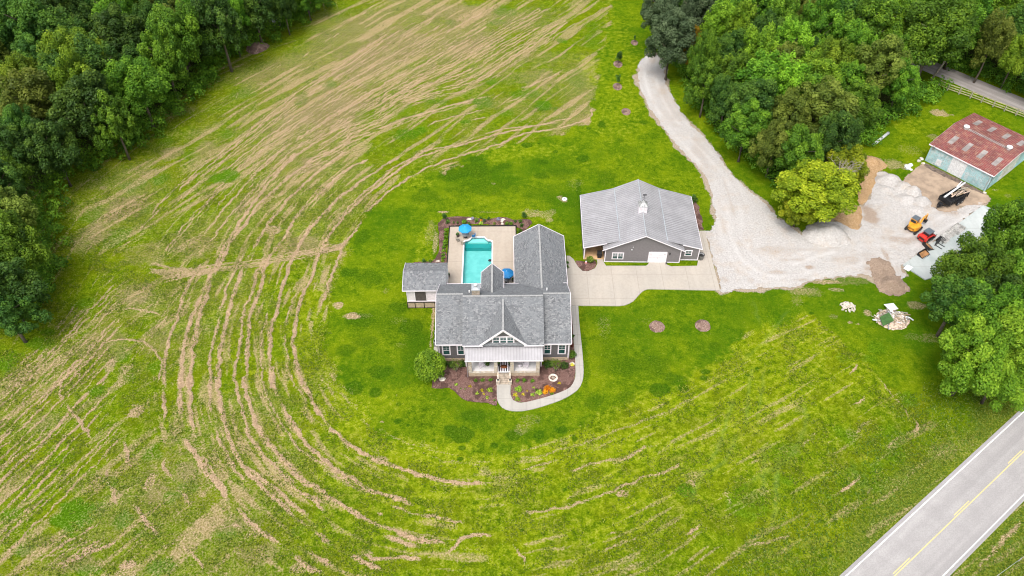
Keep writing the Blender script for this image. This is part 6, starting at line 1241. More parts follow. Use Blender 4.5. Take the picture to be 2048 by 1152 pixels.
def table(p, label, z=PZ):
    t = thing('patio_table', label, 'table', (p.x, p.y, z), 0, 'patio tables'); MB().lathe([(0, .70), (.6, .70), (.6, .73), (0, .73)], (0, 0, 0), 20).build('tabletop', M['grey_plastic'], t)
    for k in range(4): a = k * math.pi / 2 + .78; MB().tube([(.45 * math.cos(a), .45 * math.sin(a), 0), (.4 * math.cos(a), .4 * math.sin(a), .7)], .02, 6).build('leg', M['dark_metal'], t)
table(p1, 'round patio table under the back left umbrella'); table(p2, 'round patio table under the umbrella by the rear wing')
def chair(x, y, rz, label, mat='timber_grey', group='patio chairs', z=PZ, name='patio_chair', fr='dark_metal'):
    t = thing(name, label, 'chair', (x, y, z), rz, group)
    MB().box(-.25, .25, -.25, .25, .40, .44).build('seat', M[mat], t); mb = MB(); mb.cbox((0, .27, .68), (.5, .04, .52), rx=-.2); mb.build('backrest', M[mat], t)
    for a, b in ((-1, -1), (1, -1), (-1, 1), (1, 1)): MB().tube([(a * .22, b * .22, 0), (a * .22, b * .22, .42)], .018, 5).build('leg', M[fr], t)
    for a in (-1, 1): MB().box(a * .26 - .03, a * .26 + .03, -.22, .26, .60, .63).build('armrest', M[fr], t)
chair(p1.x - .35, p1.y - 1.75, 2.6, 'patio chair in front of the back left umbrella'); chair(p1.x - 1.2, p1.y - .95, 2.0, 'patio chair left of the back left umbrella'); chair(p1.x + 1.3, p1.y - .1, -1.4, 'dark blue patio chair right of the back left umbrella', 'umbrella_deep')
chair(p2.x + .55, p2.y - 1.35, -2.6, 'patio chair in front of the umbrella by the rear wing', 'timber'); chair(p2.x + 1.15, p2.y - .75, -2.0, 'patio chair against the rear wing wall', 'timber_grey')
def pot(u, v, label, mat='leaf_dark', z=PZ, s=1.0, pm='terracotta'):
    p = P(u, v, z + .3); t = thing('planter', label, 'planter', (p.x, p.y, z), 0); MB().lathe([(0, 0), (.2 * s, 0), (.28 * s, .45 * s), (.31 * s, .47 * s), (.24 * s, .42 * s), (0, .42 * s)], (0, 0, 0), 14).build('pot', M[pm], t)
    rs = np.random.RandomState(int(u)); V, q, Tn = leafcloud(rs, np.array([(0, 0, .55 * s), (.1, .05, .7 * s), (-.1, -.05, .6 * s)]), np.array([.24, .2, .2]) * s, 900, .09); npmesh('plant', V, q, M[mat], {'tone': Tn}, parent=t)
pot(915.5, 470, 'dark planter beside the rear patio umbrella'); pot(896.3, 551, 'dark planter at the left patio edge beside the cabana roof')
pot(1027, 560, 'small dark planter against the rear wing wall')
p = P(980, 520.5, .2); t = thing('pool_skimmer', 'small dark oval thing floating at the right side of the pool', 'pool float', (p.x, p.y, .12), .6); MB().lathe([(0, 0), (.26, 0), (.3, .06), (.22, .12), (0, .12)], (0, 0, 0), 14).build('body', M['water_lily_black'], t); MB().lathe([(.08, .12), (.08, .16), (0, .16)], (0, 0, 0), 8).build('handle', M['dark_metal'], t)
def rocks(name, u, v, r, label, mat='boulder', seed=1, z=0.0, flat=.6, group=None, cat='boulder'):
    c = P(u, v, z); bm = bmesh.new(); bmesh.ops.create_icosphere(bm, subdivisions=3, radius=1); rs = random.Random(seed); ph = [rs.uniform(0, 6) for _ in range(6)]
    for w in bm.verts:
        q = w.co; d = 1 + .16 * math.sin(3 * q.x + ph[0]) + .13 * math.sin(4 * q.y + ph[1]) + .1 * math.sin(5 * q.z + ph[2] + 2 * q.x); w.co = Vector((q.x * d * r, q.y * d * r * .85, max(q.z, -.3) * d * r * flat))
    me = bpy.data.meshes.new(name); bm.to_mesh(me); bm.free(); me.materials.append(M[mat]); o = bpy.data.objects.new(name, me); link(o); o.location = (c.x, c.y, z + r * flat * .2); return tag(o, label, cat, group)
u, v = z2(1670, 752); p = P(u, v); t = thing('stone_ring', 'round cream stone fire ring in the right front bed', 'stone ring', p); MB().lathe([(.62, 0), (.66, .25), (.50, .27), (.42, .1), (0, .1)], (0, 0, 0), 20).build('ring', M['boulder'], t); MB().lathe([(0, .1), (.25, .22), (.12, .3), (0, .3)], (0, 0, 0), 10).build('stone', M['stone_block'], t)
for x, y, r, lab in ((1862, 603, .36, 'tan boulder at the right corner of the front bed'), (537, 762, .45, 'tan boulder at the left edge of the front bed beside the big bush')): u, v = z2(x, y); rocks('boulder', u, v, r, lab, seed=int(x))
for x, y, r, lab in ((1145, 222, .3, 'pale boulder behind the pool, upper one'), (1152, 245, .28, 'pale boulder behind the pool, lower one'), (1160, 205, .42, 'flat tan boulder behind the pool under the grass edge'), (815, 200, .42, 'flat tan boulder beside the rear umbrella'), (490, 628, .3, 'white stone behind the cabana roof by the mulch')): u, v = z1_(x, y); rocks('boulder', u, v, r, lab, seed=int(x), flat=.5)
# ---- porch furniture
FL = .862
def rocker(x, y, rz, label):
    p = HL(x, y); t = thing('rocking_chair', label, 'chair', (p.x, p.y, FL), rz, 'white rocking chairs on the porch')
    mb = MB()
    for k in range(6): mb.box(-.27 + k * .092, -.2 + k * .092, -.25, .25, .42, .45)
    mb.build('seat', M['white_trim'], t); mb = MB()
    for k in range(6): mb.cbox((-.235 + k * .094, .34, .82), (.06, .03, .82), rx=-.22)
    mb.cbox((0, .43, 1.2), (.62, .05, .1), rx=-.22); mb.build('backrest', M['white_trim'], t)
    for s in (-1, 1):
        MB().box(s * .32 - .05, s * .32 + .05, -.3, .3, .66, .69).build('armrest', M['white_trim'], t)
        mb = MB(); mb.tube([(s * .3, -.5, .1), (s * .3, -.25, .03), (s * .3, .1, .02), (s * .3, .45, .08), (s * .3, .62, .16)], .025, 6); mb.build('rocker', M['white_trim'], t)
        for yy in (-.24, .26): MB().tube([(s * .3, yy, .04), (s * .3, yy, .68)], .024, 6).build('leg', M['white_trim'], t)
rocker(5.95, -1.85, .45, 'white rocking chair on the left side of the porch'); rocker(12.1, -1.95, -.45, 'white rocking chair on the right side of the porch nearest the stone pier'); rocker(11.35, -1.25, -.2, 'white rocking chair on the right side of the porch behind a small table')
p = HL(11.25, -1.95); t = thing('side_table', 'small white side table between the right rocking chairs', 'table', (p.x, p.y, FL)); MB().lathe([(0, .5), (.26, .5), (.26, .53), (0, .53)], (0, 0, 0), 14).build('tabletop', M['white_trim'], t); MB().tube([(0, 0, 0), (0, 0, .5)], .04, 6).build('leg', M['white_trim'], t)
p = HL(6.75, -1.55); pl = thing('planter', 'round green fern in a pot beside the left rocking chair', 'planter', (p.x, p.y, FL)); MB().lathe([(0, 0), (.18, 0), (.24, .4), (0, .4)], (0, 0, 0), 12).build('pot', M['terracotta'], pl); rs = np.random.RandomState(3); V, q, Tn = leafcloud(rs, np.array([(0, 0, .55)]), np.array([.42]), 1800, .08); npmesh('plant', V, q, M['leaf_mid'], {'tone': Tn}, parent=pl)
for xx, lab in ((8.35, 'dark planter left of the front door'), (9.85, 'dark planter right of the front door')):
    p = HL(xx, -.75 - .9); t = thing('planter', lab, 'planter', (p.x, p.y, FL)); MB().lathe([(0, 0), (.14, 0), (.2, .5), (0, .5)], (0, 0, 0), 10).build('pot', M['terracotta'], t); rs = np.random.RandomState(3); V, q, Tn = leafcloud(rs, np.array([(0, 0, .7)]), np.array([.22]), 1800, .07); npmesh('plant', V, q, M['leaf_dark'], {'tone': Tn}, parent=t)
t = thing('porch_rug', 'black and white striped rug in front of the door', 'rug', HL(9.05, -1.75, FL), HY)
MB().box(-.82, .82, -.88, .95, .0, .010).build('ground_cloth', M['white_trim'], t)
for k in range(5): MB().box(-.72 + k * .33, -.57 + k * .33, -.875, .945, .010, .014).build('stripe', M['dark_metal'], t)
p = HL(9.02, -1.78); mb = MB(); mb.lathe([(0, 0), (.5, 0), (.5, .015), (0, .015)], (0, 0, 0), 24); o = mb.build('doormat', M['brown_mat']); o.location = (p.x, p.y, FL + .016); o.scale = (1, .7, 1); tag(o, 'oval rust brown doormat lying on the striped rug', 'doormat')
for xx, lab in ((8.2, 'black lantern on the left step pier'), (9.86, 'black lantern on the right step pier')):
    p = HL(xx, -4.11); t = thing('step_lantern', lab, 'lantern', (p.x, p.y, .74), HY); MB().box(-.1, .1, -.1, .1, 0, .05).build('base', M['dark_metal'], t); MB().box(-.075, .075, -.075, .075, .05, .25).build('glass', M['grey_plastic'], t); mb = MB(); mb.add([(-.12, -.12, .25), (.12, -.12, .25), (.12, .12, .25), (-.12, .12, .25), (0, 0, .36)], [(0, 1, 4), (1, 2, 4), (2, 3, 4), (3, 0, 4), (3, 2, 1, 0)]); mb.build('cap', M['dark_metal'], t)
# ---- air conditioners beside the left wing
flat('equipment_pad', [tuple(HL(a, b)[:2]) for a, b in ((-1.0, .2), (-.05, .2), (-.05, 8.9), (-1.0, 8.9))], -.1, .1, M['concrete_walk'], world=True)
for j, (y, lab) in enumerate(((2.9, 'air conditioner nearest the front on the left side of the house'), (4.6, 'middle air conditioner on the left side of the house'), (6.0, 'air conditioner farthest back on the left side of the house'))):
    p = HL(-.62, y); t = thing('air_conditioner', lab, 'air conditioner', (p.x, p.y, .1), HY, 'air conditioners'); MB().box(-.38, .38, -.38, .38, 0, .85).build('body', M['steel_grey'], t, .03); MB().lathe([(0, .86), (.31, .86), (.33, .9), (0, .9)], (0, 0, 0), 18).build('fan_grille', M['dark_metal'], t)
    mb = MB()
    for k in range(8): mb.box(-.385, .385, -.385, .385, .1 + k * .09, .115 + k * .09)
    mb.build('louvre', M['dark_metal'], t)
# ---- bins
p = BL(-.75, 1.0); t = thing('wheeled_bin', 'black wheeled bin inside the carport end of the barn', 'bin', (p.x, p.y, .1), BY)
mb = MB(); mb.add([(-.3, -.3, 0), (.3, -.3, 0), (.3, .3, 0), (-.3, .3, 0), (-.36, -.38, 1.0), (.36, -.38, 1.0), (.36, .38, 1.0), (-.36, .38, 1.0)], [(0, 1, 5, 4), (1, 2, 6, 5), (2, 3, 7, 6), (3, 0, 4, 7), (3, 2, 1, 0), (4, 5, 6, 7)]); mb.build('body', M['dark_metal'], t, .02); MB().box(-.38, .38, -.42, .40, 1.0, 1.08).build('lid', M['black_rubber'], t, .02)
for s in (-1, 1): mb = MB(); mb.tube([(s * .3, .36, .12), (s * .38, .36, .12)], .12, 12); mb.build('wheel', M['black_rubber'], t)
p = P(1402, 515, .4); t = thing('trash_barrel', 'round grey trash barrel with open top beside the right corner of the barn', 'trash can', (p.x, p.y, .07)); MB().lathe([(0, 0), (.36, 0), (.42, .95), (.46, .97), (.46, 1.02), (.40, 1.02), (.36, .6), (0, .6)], (0, 0, 0), 20).build('body', M['grey_plastic'], t); mb = MB(); mb.lathe([(.47, .97), (.50, 1.0), (.47, 1.05), (.40, 1.03)], (0, 0, 0), 20); mb.build('rim', M['dark_metal'], t); MB().lathe([(0, .75), (.37, .75)], (0, 0, 0), 20).build('liner', M['black_rubber'], t)
p = P(1332, 528.5, .1); t = thing('ground_light', 'small black path light at the right corner of the barn ramp', 'light', (p.x, p.y, 0)); MB().tube([(0, 0, 0), (0, 0, .4)], .04, 6).build('post', M['dark_metal'], t); MB().lathe([(0, .55), (.13, .42), (.13, .38), (0, .38)], (0, 0, 0), 10).build('head', M['dark_metal'], t)
p = P(1129, 398.5); t = thing('septic_lid', 'round white septic lid in the lawn left of the barn', 'lid', (p.x, p.y, 0)); MB().lathe([(0, .16), (.42, .14), (.46, .08), (.46, 0)], (0, 0, 0), 20).build('cover', M['plastic_white'], t); MB().lathe([(0, .2), (.1, .2), (.1, .14)], (0, 0, 0), 10).build('knob', M['grey_plastic'], t)
p = P(1172, 524, .5); t = thing('garden_statue', 'small red and white garden ornament in the mulch bed by the carport', 'ornament', (p.x, p.y, .08)); MB().lathe([(0, 0), (.16, 0), (.19, .25), (.13, .42), (0, .45)], (0, 0, 0), 12).build('body', M['white_trim'], t); MB().lathe([(0, .42), (.12, .48), (.12, .6), (0, .7)], (0, 0, 0), 12).build('head', M['white_trim'], t); MB().lathe([(.2, .26), (.21, .32), (.14, .4)], (0, 0, 0), 12).build('scarf', M['red_paint'], t)
# ---- rail fence by the far lane
fp = [P(u, v) for u, v in ((1876, 172.5), (1894, 180.7), (1917, 188.6), (1940, 196.5), (1962, 204.6), (1985, 213.8), (2008, 222.2), (2031, 230.8), (2054, 239.5), (2077, 248), (2100, 257), (2123, 266))]
ft = thing('rail_fence', 'weathered pale wooden rail fence between the field and the far lane', 'fence', fp[0])
for i, q in enumerate(fp):
    d = q - fp[0]; MB().box(d.x - .09, d.x + .09, d.y - .09, d.y + .09, 0, 1.55).build('post', M['timber_grey'], ft)
    if i: 
        e = fp[i - 1] - fp[0]
        for z in (.4, .85, 1.35): MB().beam((e.x, e.y, z), (d.x, d.y, z), .06, .17).build('rail', M['timber_fence'], ft)
# ---- culvert pipe, bagged debris, hunting blind
a, b = P(1747, 289, .3), P(1776, 266.5, .3); t = thing('plastic_pipe', 'long white plastic pipe lying on the grass near the woods', 'pipe', ((a.x + b.x) / 2, (a.y + b.y) / 2, 0)); o_ = Vector(t.location)
MB().tube([a - o_, b - o_], .27, 14).build('body', M['plastic_white'], t)
for k in (0, .5, 1): q = a.lerp(b, k) - o_; dd = (b - a).normalized() * .12; MB().tube([q - dd, q + dd], .31, 14).build('collar', M['grey_plastic'], t)
for j, (u, v, r, lab) in enumerate(((1815, 336, .62, 'largest white wrapped bundle on the grass by the shed corner'), (1821, 331, .45, 'smaller white wrapped bundle behind the largest one'), (1822, 340, .28, 'smallest white bundle right of the others'))): rocks('wrapped_bundle', u, v, r, lab, 'plastic_white', 40 + j, flat=.75, group='white bundles by the shed', cat='bundle')
for j, (u, v, r) in enumerate(((1843, 318, .4), (1838, 322, .35), (1846, 327, .3), (1969, 386, .35))): rocks('boulder', u, v, r, ['pale rock at the left corner of the shed, upper', 'pale rock at the left corner of the shed, lower', 'pale rock touching the dirt pad at the shed corner', 'pale rock at the front right corner of the shed'][j], 'boulder', 60 + j)
p = P(556, 58); t = thing('hunting_blind', 'small grey open box stand at the edge of the left woods', 'box stand', p, .3)
MB().box(-.8, .8, -.6, .6, .9, 1.0).build('deck', M['timber_grey'], t); mb = MB(); mb.box(-.8, .8, .5, .6, 1.0, 1.9); mb.box(-.8, -.7, -.6, .5, 1.0, 1.9); mb.build('wall', M['steel_grey'], t); MB().slab([(-.9, -.7, 2.0), (.9, -.7, 2.0), (.9, .7, 2.1), (-.9, .7, 2.1)], .05).build('roof', M['galvanised'], t)
for a_, b_ in ((-1, -1), (1, -1), (-1, 1), (1, 1)): MB().tube([(a_ * .75, b_ * .55, 0), (a_ * .75, b_ * .55, 1.95)], .04, 6).build('leg', M['timber_grey'], t)

# ---- excavator
def trackmesh(L, w, h):
    r = h / 2; n = 10; pr = [(-L / 2 + r - r * math.sin(t), r - r * math.cos(t)) for t in [math.pi * k / n for k in range(n + 1)]]
    pr = [(-L / 2 + r - r * math.sin(math.pi * k / n), r - r * math.cos(math.pi * k / n)) for k in range(n + 1)] + [(L / 2 - r + r * math.sin(math.pi * k / n), r + r * math.cos(math.pi * k / n)) for k in range(n + 1)]
    return pr
def track(parent, x, w, L, h):
    t = MB(); pr = trackmesh(L, w, h); t.prof([(y, z) for y, z in pr], x - w / 2, x + w / 2); o = t.build('track', M['black_rubber'], parent)
    g = MB(); n = int(L / .16)
    for k in range(n): y = -L / 2 + .2 + k * (L - .4) / (n - 1); g.box(x - w / 2 - .01, x + w / 2 + .01, y - .03, y + .03, h - .002, h + .03)
    g.build('track_pad', M['dark_metal'], o); f = MB()
    for k in range(4): y = -L / 2 + .35 + k * (L - .7) / 3; f.tube([(x - w / 2 - .03, y, h * .45), (x + w / 2 + .03, y, h * .45)], h * .24, 10)
    f.build('roller', M['steel_grey'], o)
e0 = P(1825, 460); d_ = P(1848, 454) - P(1832, 467); eyaw = math.atan2(d_.y, d_.x) - math.pi / 2
ex = thing('mini_excavator', 'yellow-orange mini excavator with black cab and raised bucket', 'excavator', (e0.x, e0.y, .04), eyaw)
track(ex, -.95, .4, 2.5, .55); track(ex, .95, .4, 2.5, .55)
MB().box(-.74, .74, -.5, .5, .25, .5).build('undercarriage', M['dark_metal'], ex)
mb = MB(); mb.box(-1.1, 1.1, 1.45, 1.55, .1, .55); mb.box(-.55, -.4, .5, 1.45, .25, .4); mb.box(.4, .55, .5, 1.45, .25, .4); mb.build('blade', M['dark_metal'], ex)
pr = []; nn = 14
for k in range(nn + 1): a = math.pi + math.pi * k / nn; pr.append((1.0 * math.cos(a), -.25 + 1.05 * math.sin(a)))
pr += [(1.0, .8), (.3, .95), (-1.0, .9)]
mb = MB(); mb.slab([(x, y, 1.45) for x, y in pr], .85); mb.build('body', M['orange_paint'], ex, .08)
mb = MB()
for k in range(5): mb.box(-.55 + k * .25, -.42 + k * .25, -1.32, -1.28, .95, 1.2)
mb.build('vent', M['dark_metal'], ex)
mb = MB(); mb.box(-.98, .15, -.35, .95, 1.46, 2.5); mb.build('cab', M['machine_glass'], ex, .06)
mb = MB()
for x in (-.98, .15):
    for y in (-.35, .95): mb.box(x - .05, x + .05, y - .05, y + .05, 1.45, 2.52)
mb.box(-.98, .15, -.37, -.33, 1.45, 1.75); mb.box(-.98, .15, -.39, -.31, 2.4, 2.52); mb.box(-.98, .15, .91, .97, 2.4, 2.52); mb.build('cab_frame', M['orange_paint'], ex)
mb = MB(); mb.box(-1.02, .2, -.36, 1.0, 2.53, 2.62); mb.box(-.8, -.1, -.1, .6, 2.62, 2.66); mb.build('cab_roof', M['cab_grey'], ex)
mb = MB(); mb.beam((.5, .7, 1.2), (.5, 1.5, 2.7), .22, .3, (1, 0, 0)); mb.beam((.5, 1.45, 2.65), (.5, 2.75, 2.75), .2, .28, (0, 0, 1)); mb.build('boom', M['orange_paint'], ex)
mb = MB(); mb.beam((.5, 2.7, 2.85), (.5, 3.0, 1.3), .18, .24, (1, 0, 0)); mb.build('arm', M['orange_paint'], ex)
mb = MB(); mb.tube([(.5, .8, 1.6), (.5, 1.9, 2.55)], .05, 8); mb.tube([(.5, 2.0, 2.98), (.5, 2.85, 2.75)], .045, 8); mb.build('hydraulic_ram', M['steel_grey'], ex)
mb = MB(); mb.prof([(2.75, 1.35), (3.25, 1.3), (3.45, .95), (3.25, .62), (2.9, .6), (3.1, .9)], .18, .82); mb.build('bucket', M['dark_metal'], ex)
ex.scale = (.86, .86, .86)
# ---- skid steer
s0 = P(1850, 479); sk = thing('track_loader', 'red compact track loader with grey cab roof parked beside the excavator', 'loader', (s0.x, s0.y, .04), eyaw - .12)
track(sk, -.72, .42, 2.6, .7); track(sk, .72, .42, 2.6, .7)
mb = MB(); mb.prof([(-1.55, .35), (-1.6, 1.25), (-1.2, 1.5), (-.2, 1.45), (1.0, .9), (1.2, .35)], -.5, .5); mb.build('body', M['red_paint'], sk, .05)
mb = MB(); mb.box(-.95, .95, -1.62, -1.05, .75, 1.42); mb.build('engine_hood', M['red_paint'], sk, .06)
mb = MB()
for k in range(4): mb.box(-.55, .55, -1.66, -1.62, .85 + k * .11, .91 + k * .11)
mb.build('vent', M['dark_metal'], sk)
mb = MB(); mb.box(-.60, .60, -.75, .75, 1.2, 2.05); mb.build('cab', M['machine_glass'], sk, .04); mb = MB(); mb.box(-.66, .66, -.85, .8, 2.05, 2.16); mb.box(-.5, .5, -.65, .55, 2.16, 2.19); mb.build('cab_roof', M['cab_grey'], sk, .02)
for s_ in (-1, 1):
    mb = MB(); mb.beam((s_ * .74, -1.4, 1.3), (s_ * .74, .9, 1.2), .16, .26); mb.beam((s_ * .74, .85, 1.25), (s_ * .74, 1.75, .5), .14, .22); mb.beam((s_ * .74, -1.4, .8), (s_ * .74, -1.4, 1.4), .16, .26, (0, 1, 0)); mb.build('lift_arm', M['red_paint'], sk)
mb = MB(); mb.box(-.85, .85, 1.72, 1.82, .15, .75); mb.beam((-.45, 1.8, .12), (-.45, 2.9, .12), .1, .06); mb.beam((.45, 1.8, .12), (.45, 2.9, .12), .1, .06); mb.build('fork', M['dark_metal'], sk)
sk.scale = (.86, .86, .86)
# ---- dump trailer
a, b = P(1880, 414), P(1924, 391); c = (a + b) / 2; tyaw = math.atan2((b - a).y, (b - a).x)
tr = thing('dump_trailer', 'black dump trailer heaped with pipes and branches', 'trailer', (c.x, c.y, .04), tyaw)
L_, Wd = 5.0, 2.1
mb = MB(); mb.box(-L_ / 2, L_ / 2, -Wd / 2, Wd / 2, .75, .85); mb.box(-L_ / 2, L_ / 2, -Wd / 2, -Wd / 2 + .06, .85, 1.6); mb.box(-L_ / 2, L_ / 2, Wd / 2 - .06, Wd / 2, .85, 1.6); mb.box(-L_ / 2, -L_ / 2 + .06, -Wd / 2 + .06, Wd / 2 - .06, .85, 1.6); mb.box(L_ / 2 - .06, L_ / 2, -Wd / 2 + .06, Wd / 2 - .06, .85, 1.5)
for k in range(8):
    x = -L_ / 2 + .1 + k * (L_ - .2) / 7
    for s_ in (-1, 1): mb.box(x - .05, x + .05, s_ * Wd / 2 - (.08 if s_ < 0 else 0), s_ * Wd / 2 + (.08 if s_ > 0 else 0), .6, 1.62)
mb.build('bed', M['dark_metal'], tr)
mb = MB(); mb.beam((-L_ / 2, -.6, .6), (-L_ / 2 - 1.5, 0, .5), .12, .14); mb.beam((-L_ / 2, .6, .6), (-L_ / 2 - 1.5, 0, .5), .12, .14); mb.box(-L_ / 2 - 1.1, -L_ / 2 - .5, -.35, .35, .55, 1.0); mb.tube([(-L_ / 2 - 1.35, 0, 0), (-L_ / 2 - 1.35, 0, .9)], .04, 6); mb.build('tongue', M['dark_metal'], tr)
for s_ in (-1, 1):
    for x in (-.1, .85):
        mb = MB(); mb.tube([(x, s_ * (Wd / 2 + .08), .38), (x, s_ * (Wd / 2 + .32), .38)], .38, 18); wq = mb.build('wheel', M['black_rubber'], tr); mb = MB(); mb.tube([(x, s_ * (Wd / 2 + .30), .38), (x, s_ * (Wd / 2 + .335), .38)], .19, 14); mb.build('rim', M['steel_grey'], wq)
    mb = MB(); mb.box(-.6, 1.35, s_ * (Wd / 2 + .2) - .18, s_ * (Wd / 2 + .2) + .18, .84, .9); mb.build('fender', M['dark_metal'], tr)
def in_frame(o, loc, rz): o.location = loc; o.rotation_euler.z = rz; return o
mb = MB(); mb.tube([(-2.1, .45, 1.45), (3.1, .62, 2.3)], .17, 12); o = in_frame(mb.build('plastic_pipe', M['plastic_white']), (c.x, c.y, .04), tyaw); tag(o, 'long white pipe lying across the dump trailer load', 'pipe')
mb = MB(); mb.tube([(1.4, .85, 1.9), (2.9, 1.1, 2.35)], .09, 10); o = in_frame(mb.build('plastic_pipe', M['plastic_white']), (c.x, c.y, .04), tyaw); tag(o, 'short thin white pipe sticking out of the trailer load', 'pipe')
rs = random.Random(3)
for k in range(16):
    x = rs.uniform(-1.9, 1.6); y = rs.uniform(-.75, .3); l = rs.uniform(1.2, 2.8); an = rs.uniform(-.4, .5); z = 1.1 + rs.uniform(0, .65)
    mb = MB(); p0 = Vector((x, y, z)); p1_ = Vector((min(x + l * math.cos(an), 2.9), max(-.95, min(.9, y + l * math.sin(an))), z + rs.uniform(-.05, .25))); mb.tube([p0, p0.lerp(p1_, .5) + Vector((0, rs.uniform(-.1, .1), .05)), p1_], rs.uniform(.05, .13), 6)
    o = in_frame(mb.build('log', M[rs.choice(['timber', 'timber_grey', 'rubble', 'bark_pale'])]), (c.x, c.y, .04), tyaw); tag(o, 'cut branch or board heaped in the black dump trailer', 'branch', 'branches and boards in the dump trailer')
# ---- attachments on the new concrete pad
def local(u, v, z=.14): p = P(u, v, z); return (p.x, p.y, z)
py = math.atan2((P(1965, 411) - P(1805, 531)).y, (P(1965, 411) - P(1805, 531)).x)
def bucket(u, v, w, rz, label, mat='dark_metal', inner='rust_dirt'):
    t = thing('loader_bucket', label, 'bucket', local(u, v), rz, 'loader buckets on the pad')
    mb = MB(); mb.box(-w / 2, w / 2, -.55, .45, 0, .05); mb.box(-w / 2, w / 2, .40, .46, .05, .6); mb.prof([(-.55, .05), (.40, .05), (.40, .6)], -w / 2, -w / 2 + .05); mb.prof([(-.55, .05), (.40, .05), (.40, .6)], w / 2 - .05, w / 2); mb.build('shell', M[mat], t)
    MB().add([(-w / 2 + .06, -.5, .06), (w / 2 - .06, -.5, .06), (w / 2 - .06, .38, .22), (-w / 2 + .06, .38, .22)], [(0, 1, 2, 3)]).build('dirt', M[inner], t)
    mb = MB()
    for k in range(6): x = -w / 2 + .1 + k * (w - .2) / 5; mb.box(x - .04, x + .04, -.75, -.552, 0, .05)
    mb.build('tooth', M[mat], t)
bucket(1846, 509, 1.9, py - .1, 'dark toothed bucket holding brown dirt near the pad corner')
bucket(1855, 494, 1.7, py + 1.2, 'dark bucket standing second from the pad corner'); 
t = thing('pallet_fork', 'black pallet fork frame in the middle of the row on the pad', 'fork attachment', local(1874, 489), py)
mb = MB(); mb.box(-.7, .7, .0, .08, .1, .9); mb.build('frame', M['dark_metal'], t)
for s_ in (-.4, .4): mb = MB(); mb.box(s_ - .06, s_ + .06, -1.1, 0, .02, .08); mb.build('tine', M['dark_metal'], t)
t = thing('grapple', 'black grapple attachment beside the pallet fork', 'grapple', local(1880, 483), py)
for k in range(4): mb = MB(); x = -.45 + k * .3; mb.tube([(x, .4, .3), (x, .1, .7), (x, -.4, .6), (x, -.6, .15)], .05, 6); mb.build('tine', M['dark_metal'], t)
MB().box(-.6, .6, .3, .5, .1, .6).build('frame', M['dark_metal'], t)
for j, (u, v, w, d2, h, lab) in enumerate(((1893, 473, 2.0, 1.3, .5, 'grey slatted attachment nearest the track loader on the pad edge'), (1905, 467, 1.4, 1.1, .7, 'square grey attachment in the row on the pad edge'), (1914, 461, 1.9, 1.5, .9, 'big pale grey box attachment at the end of the row'), (1889, 482, 1.2, .9, .5, 'small grey crate attachment next to the grapple'))):
    t = thing('machine_attachment', lab, 'attachment', local(u, v), py, 'grey machine attachments on the pad'); mb = MB()
    mb.box(-w / 2, w / 2, d2 / 2 - .06, d2 / 2, 0, h); mb.box(-w / 2, -w / 2 + .06, -d2 / 2, d2 / 2 - .06, 0, h * .8); mb.box(w / 2 - .06, w / 2, -d2 / 2, d2 / 2 - .06, 0, h * .8); mb.box(-w / 2 + .06, w / 2 - .06, -d2 / 2, d2 / 2 - .06, 0, .06); mb.box(-w / 2 + .061, w / 2 - .061, .0, d2 / 2 - .061, h * .55, h * .62); mb.build('shell', M['pale_steel'], t)
    mb = MB()
    for k in range(5): x = -w / 2 + .15 + k * (w - .3) / 4; mb.box(x - .05, x + .05, -d2 / 2 + .05, d2 / 2 - .1, h * .64, h * .70)
    mb.build('slat', M['pale_steel'], t)
o = flat('white_board', [(1806, 538), (1814, 530.5), (1826, 536), (1817, 544)], .10, .16, M['plastic_white']); del o['kind']; tag(o, 'white board lying at the corner of the new concrete pad', 'board')
# ---- debris heap and stones
rs = random.Random(11); dc = P(1781, 637)
o = flat('panel', [(1765, 614), (1784, 611.5), (1794, 623), (1778, 627)], .55, .60, M['plastic_white']); del o['kind']; tag(o, 'pale rectangular board on top of the debris heap', 'board')
mb = MB(); q = [P(u, v, .9) for u, v in ((1760, 632.5), (1778, 624.5), (1788, 641), (1767, 650))]; q[0].z = .75; q[3].z = .7; mb.slab(q, .06); tag(mb.build('green_board', M['green_sheet']), 'square green sheet lying on the debris heap', 'sheet')
moundobj('debris_mound', 1782, 638, 34, 17, .65, 'rubble', 'low mound of broken rubble under the boards in the lawn', 'debris heap', .0, .15, .3)
for k in range(64):
    a_ = rs.uniform(0, 6.28); r_ = rs.uniform(.2, 2.6); x, y = dc.x + math.cos(a_) * r_, dc.y + math.sin(a_) * r_ * .72; l = rs.uniform(.7, 2.0); an = rs.uniform(0, 3.14); z = .25 + .45 * (1 - r_ / 3)
    mb = MB(); p0 = Vector((0, 0, z)); p3 = Vector((l * math.cos(an), l * math.sin(an), z + rs.uniform(-.15, .2))); mt = rs.choice(['timber', 'bark_pale', 'boulder', 'steel_grey', 'timber_grey', 'plastic_white'])
    if k % 3: mb.beam(p0, p3, rs.uniform(.08, .22), .05)
    else: mb.tube([p0, p0.lerp(p3, .5) + Vector((.08, .05, .1)), p3], rs.uniform(.05, .11), 6)
    o = mb.build('scrap_board', M[mt]); o.location = (x - p3.x / 2, y - p3.y / 2, 0); tag(o, 'broken board or branch in the debris heap on the lawn', 'scrap', 'boards and branches of the debris heap')
rs = random.Random(12); bm0 = None
sc0 = P(1695, 615)
base = rocks('rubble_stone', 1695, 615, .2, 'broken cream stone in the small stone pile on the lawn', 'boulder', 5, group='stones of the small stone pile', cat='stone'); base.location.z = .35
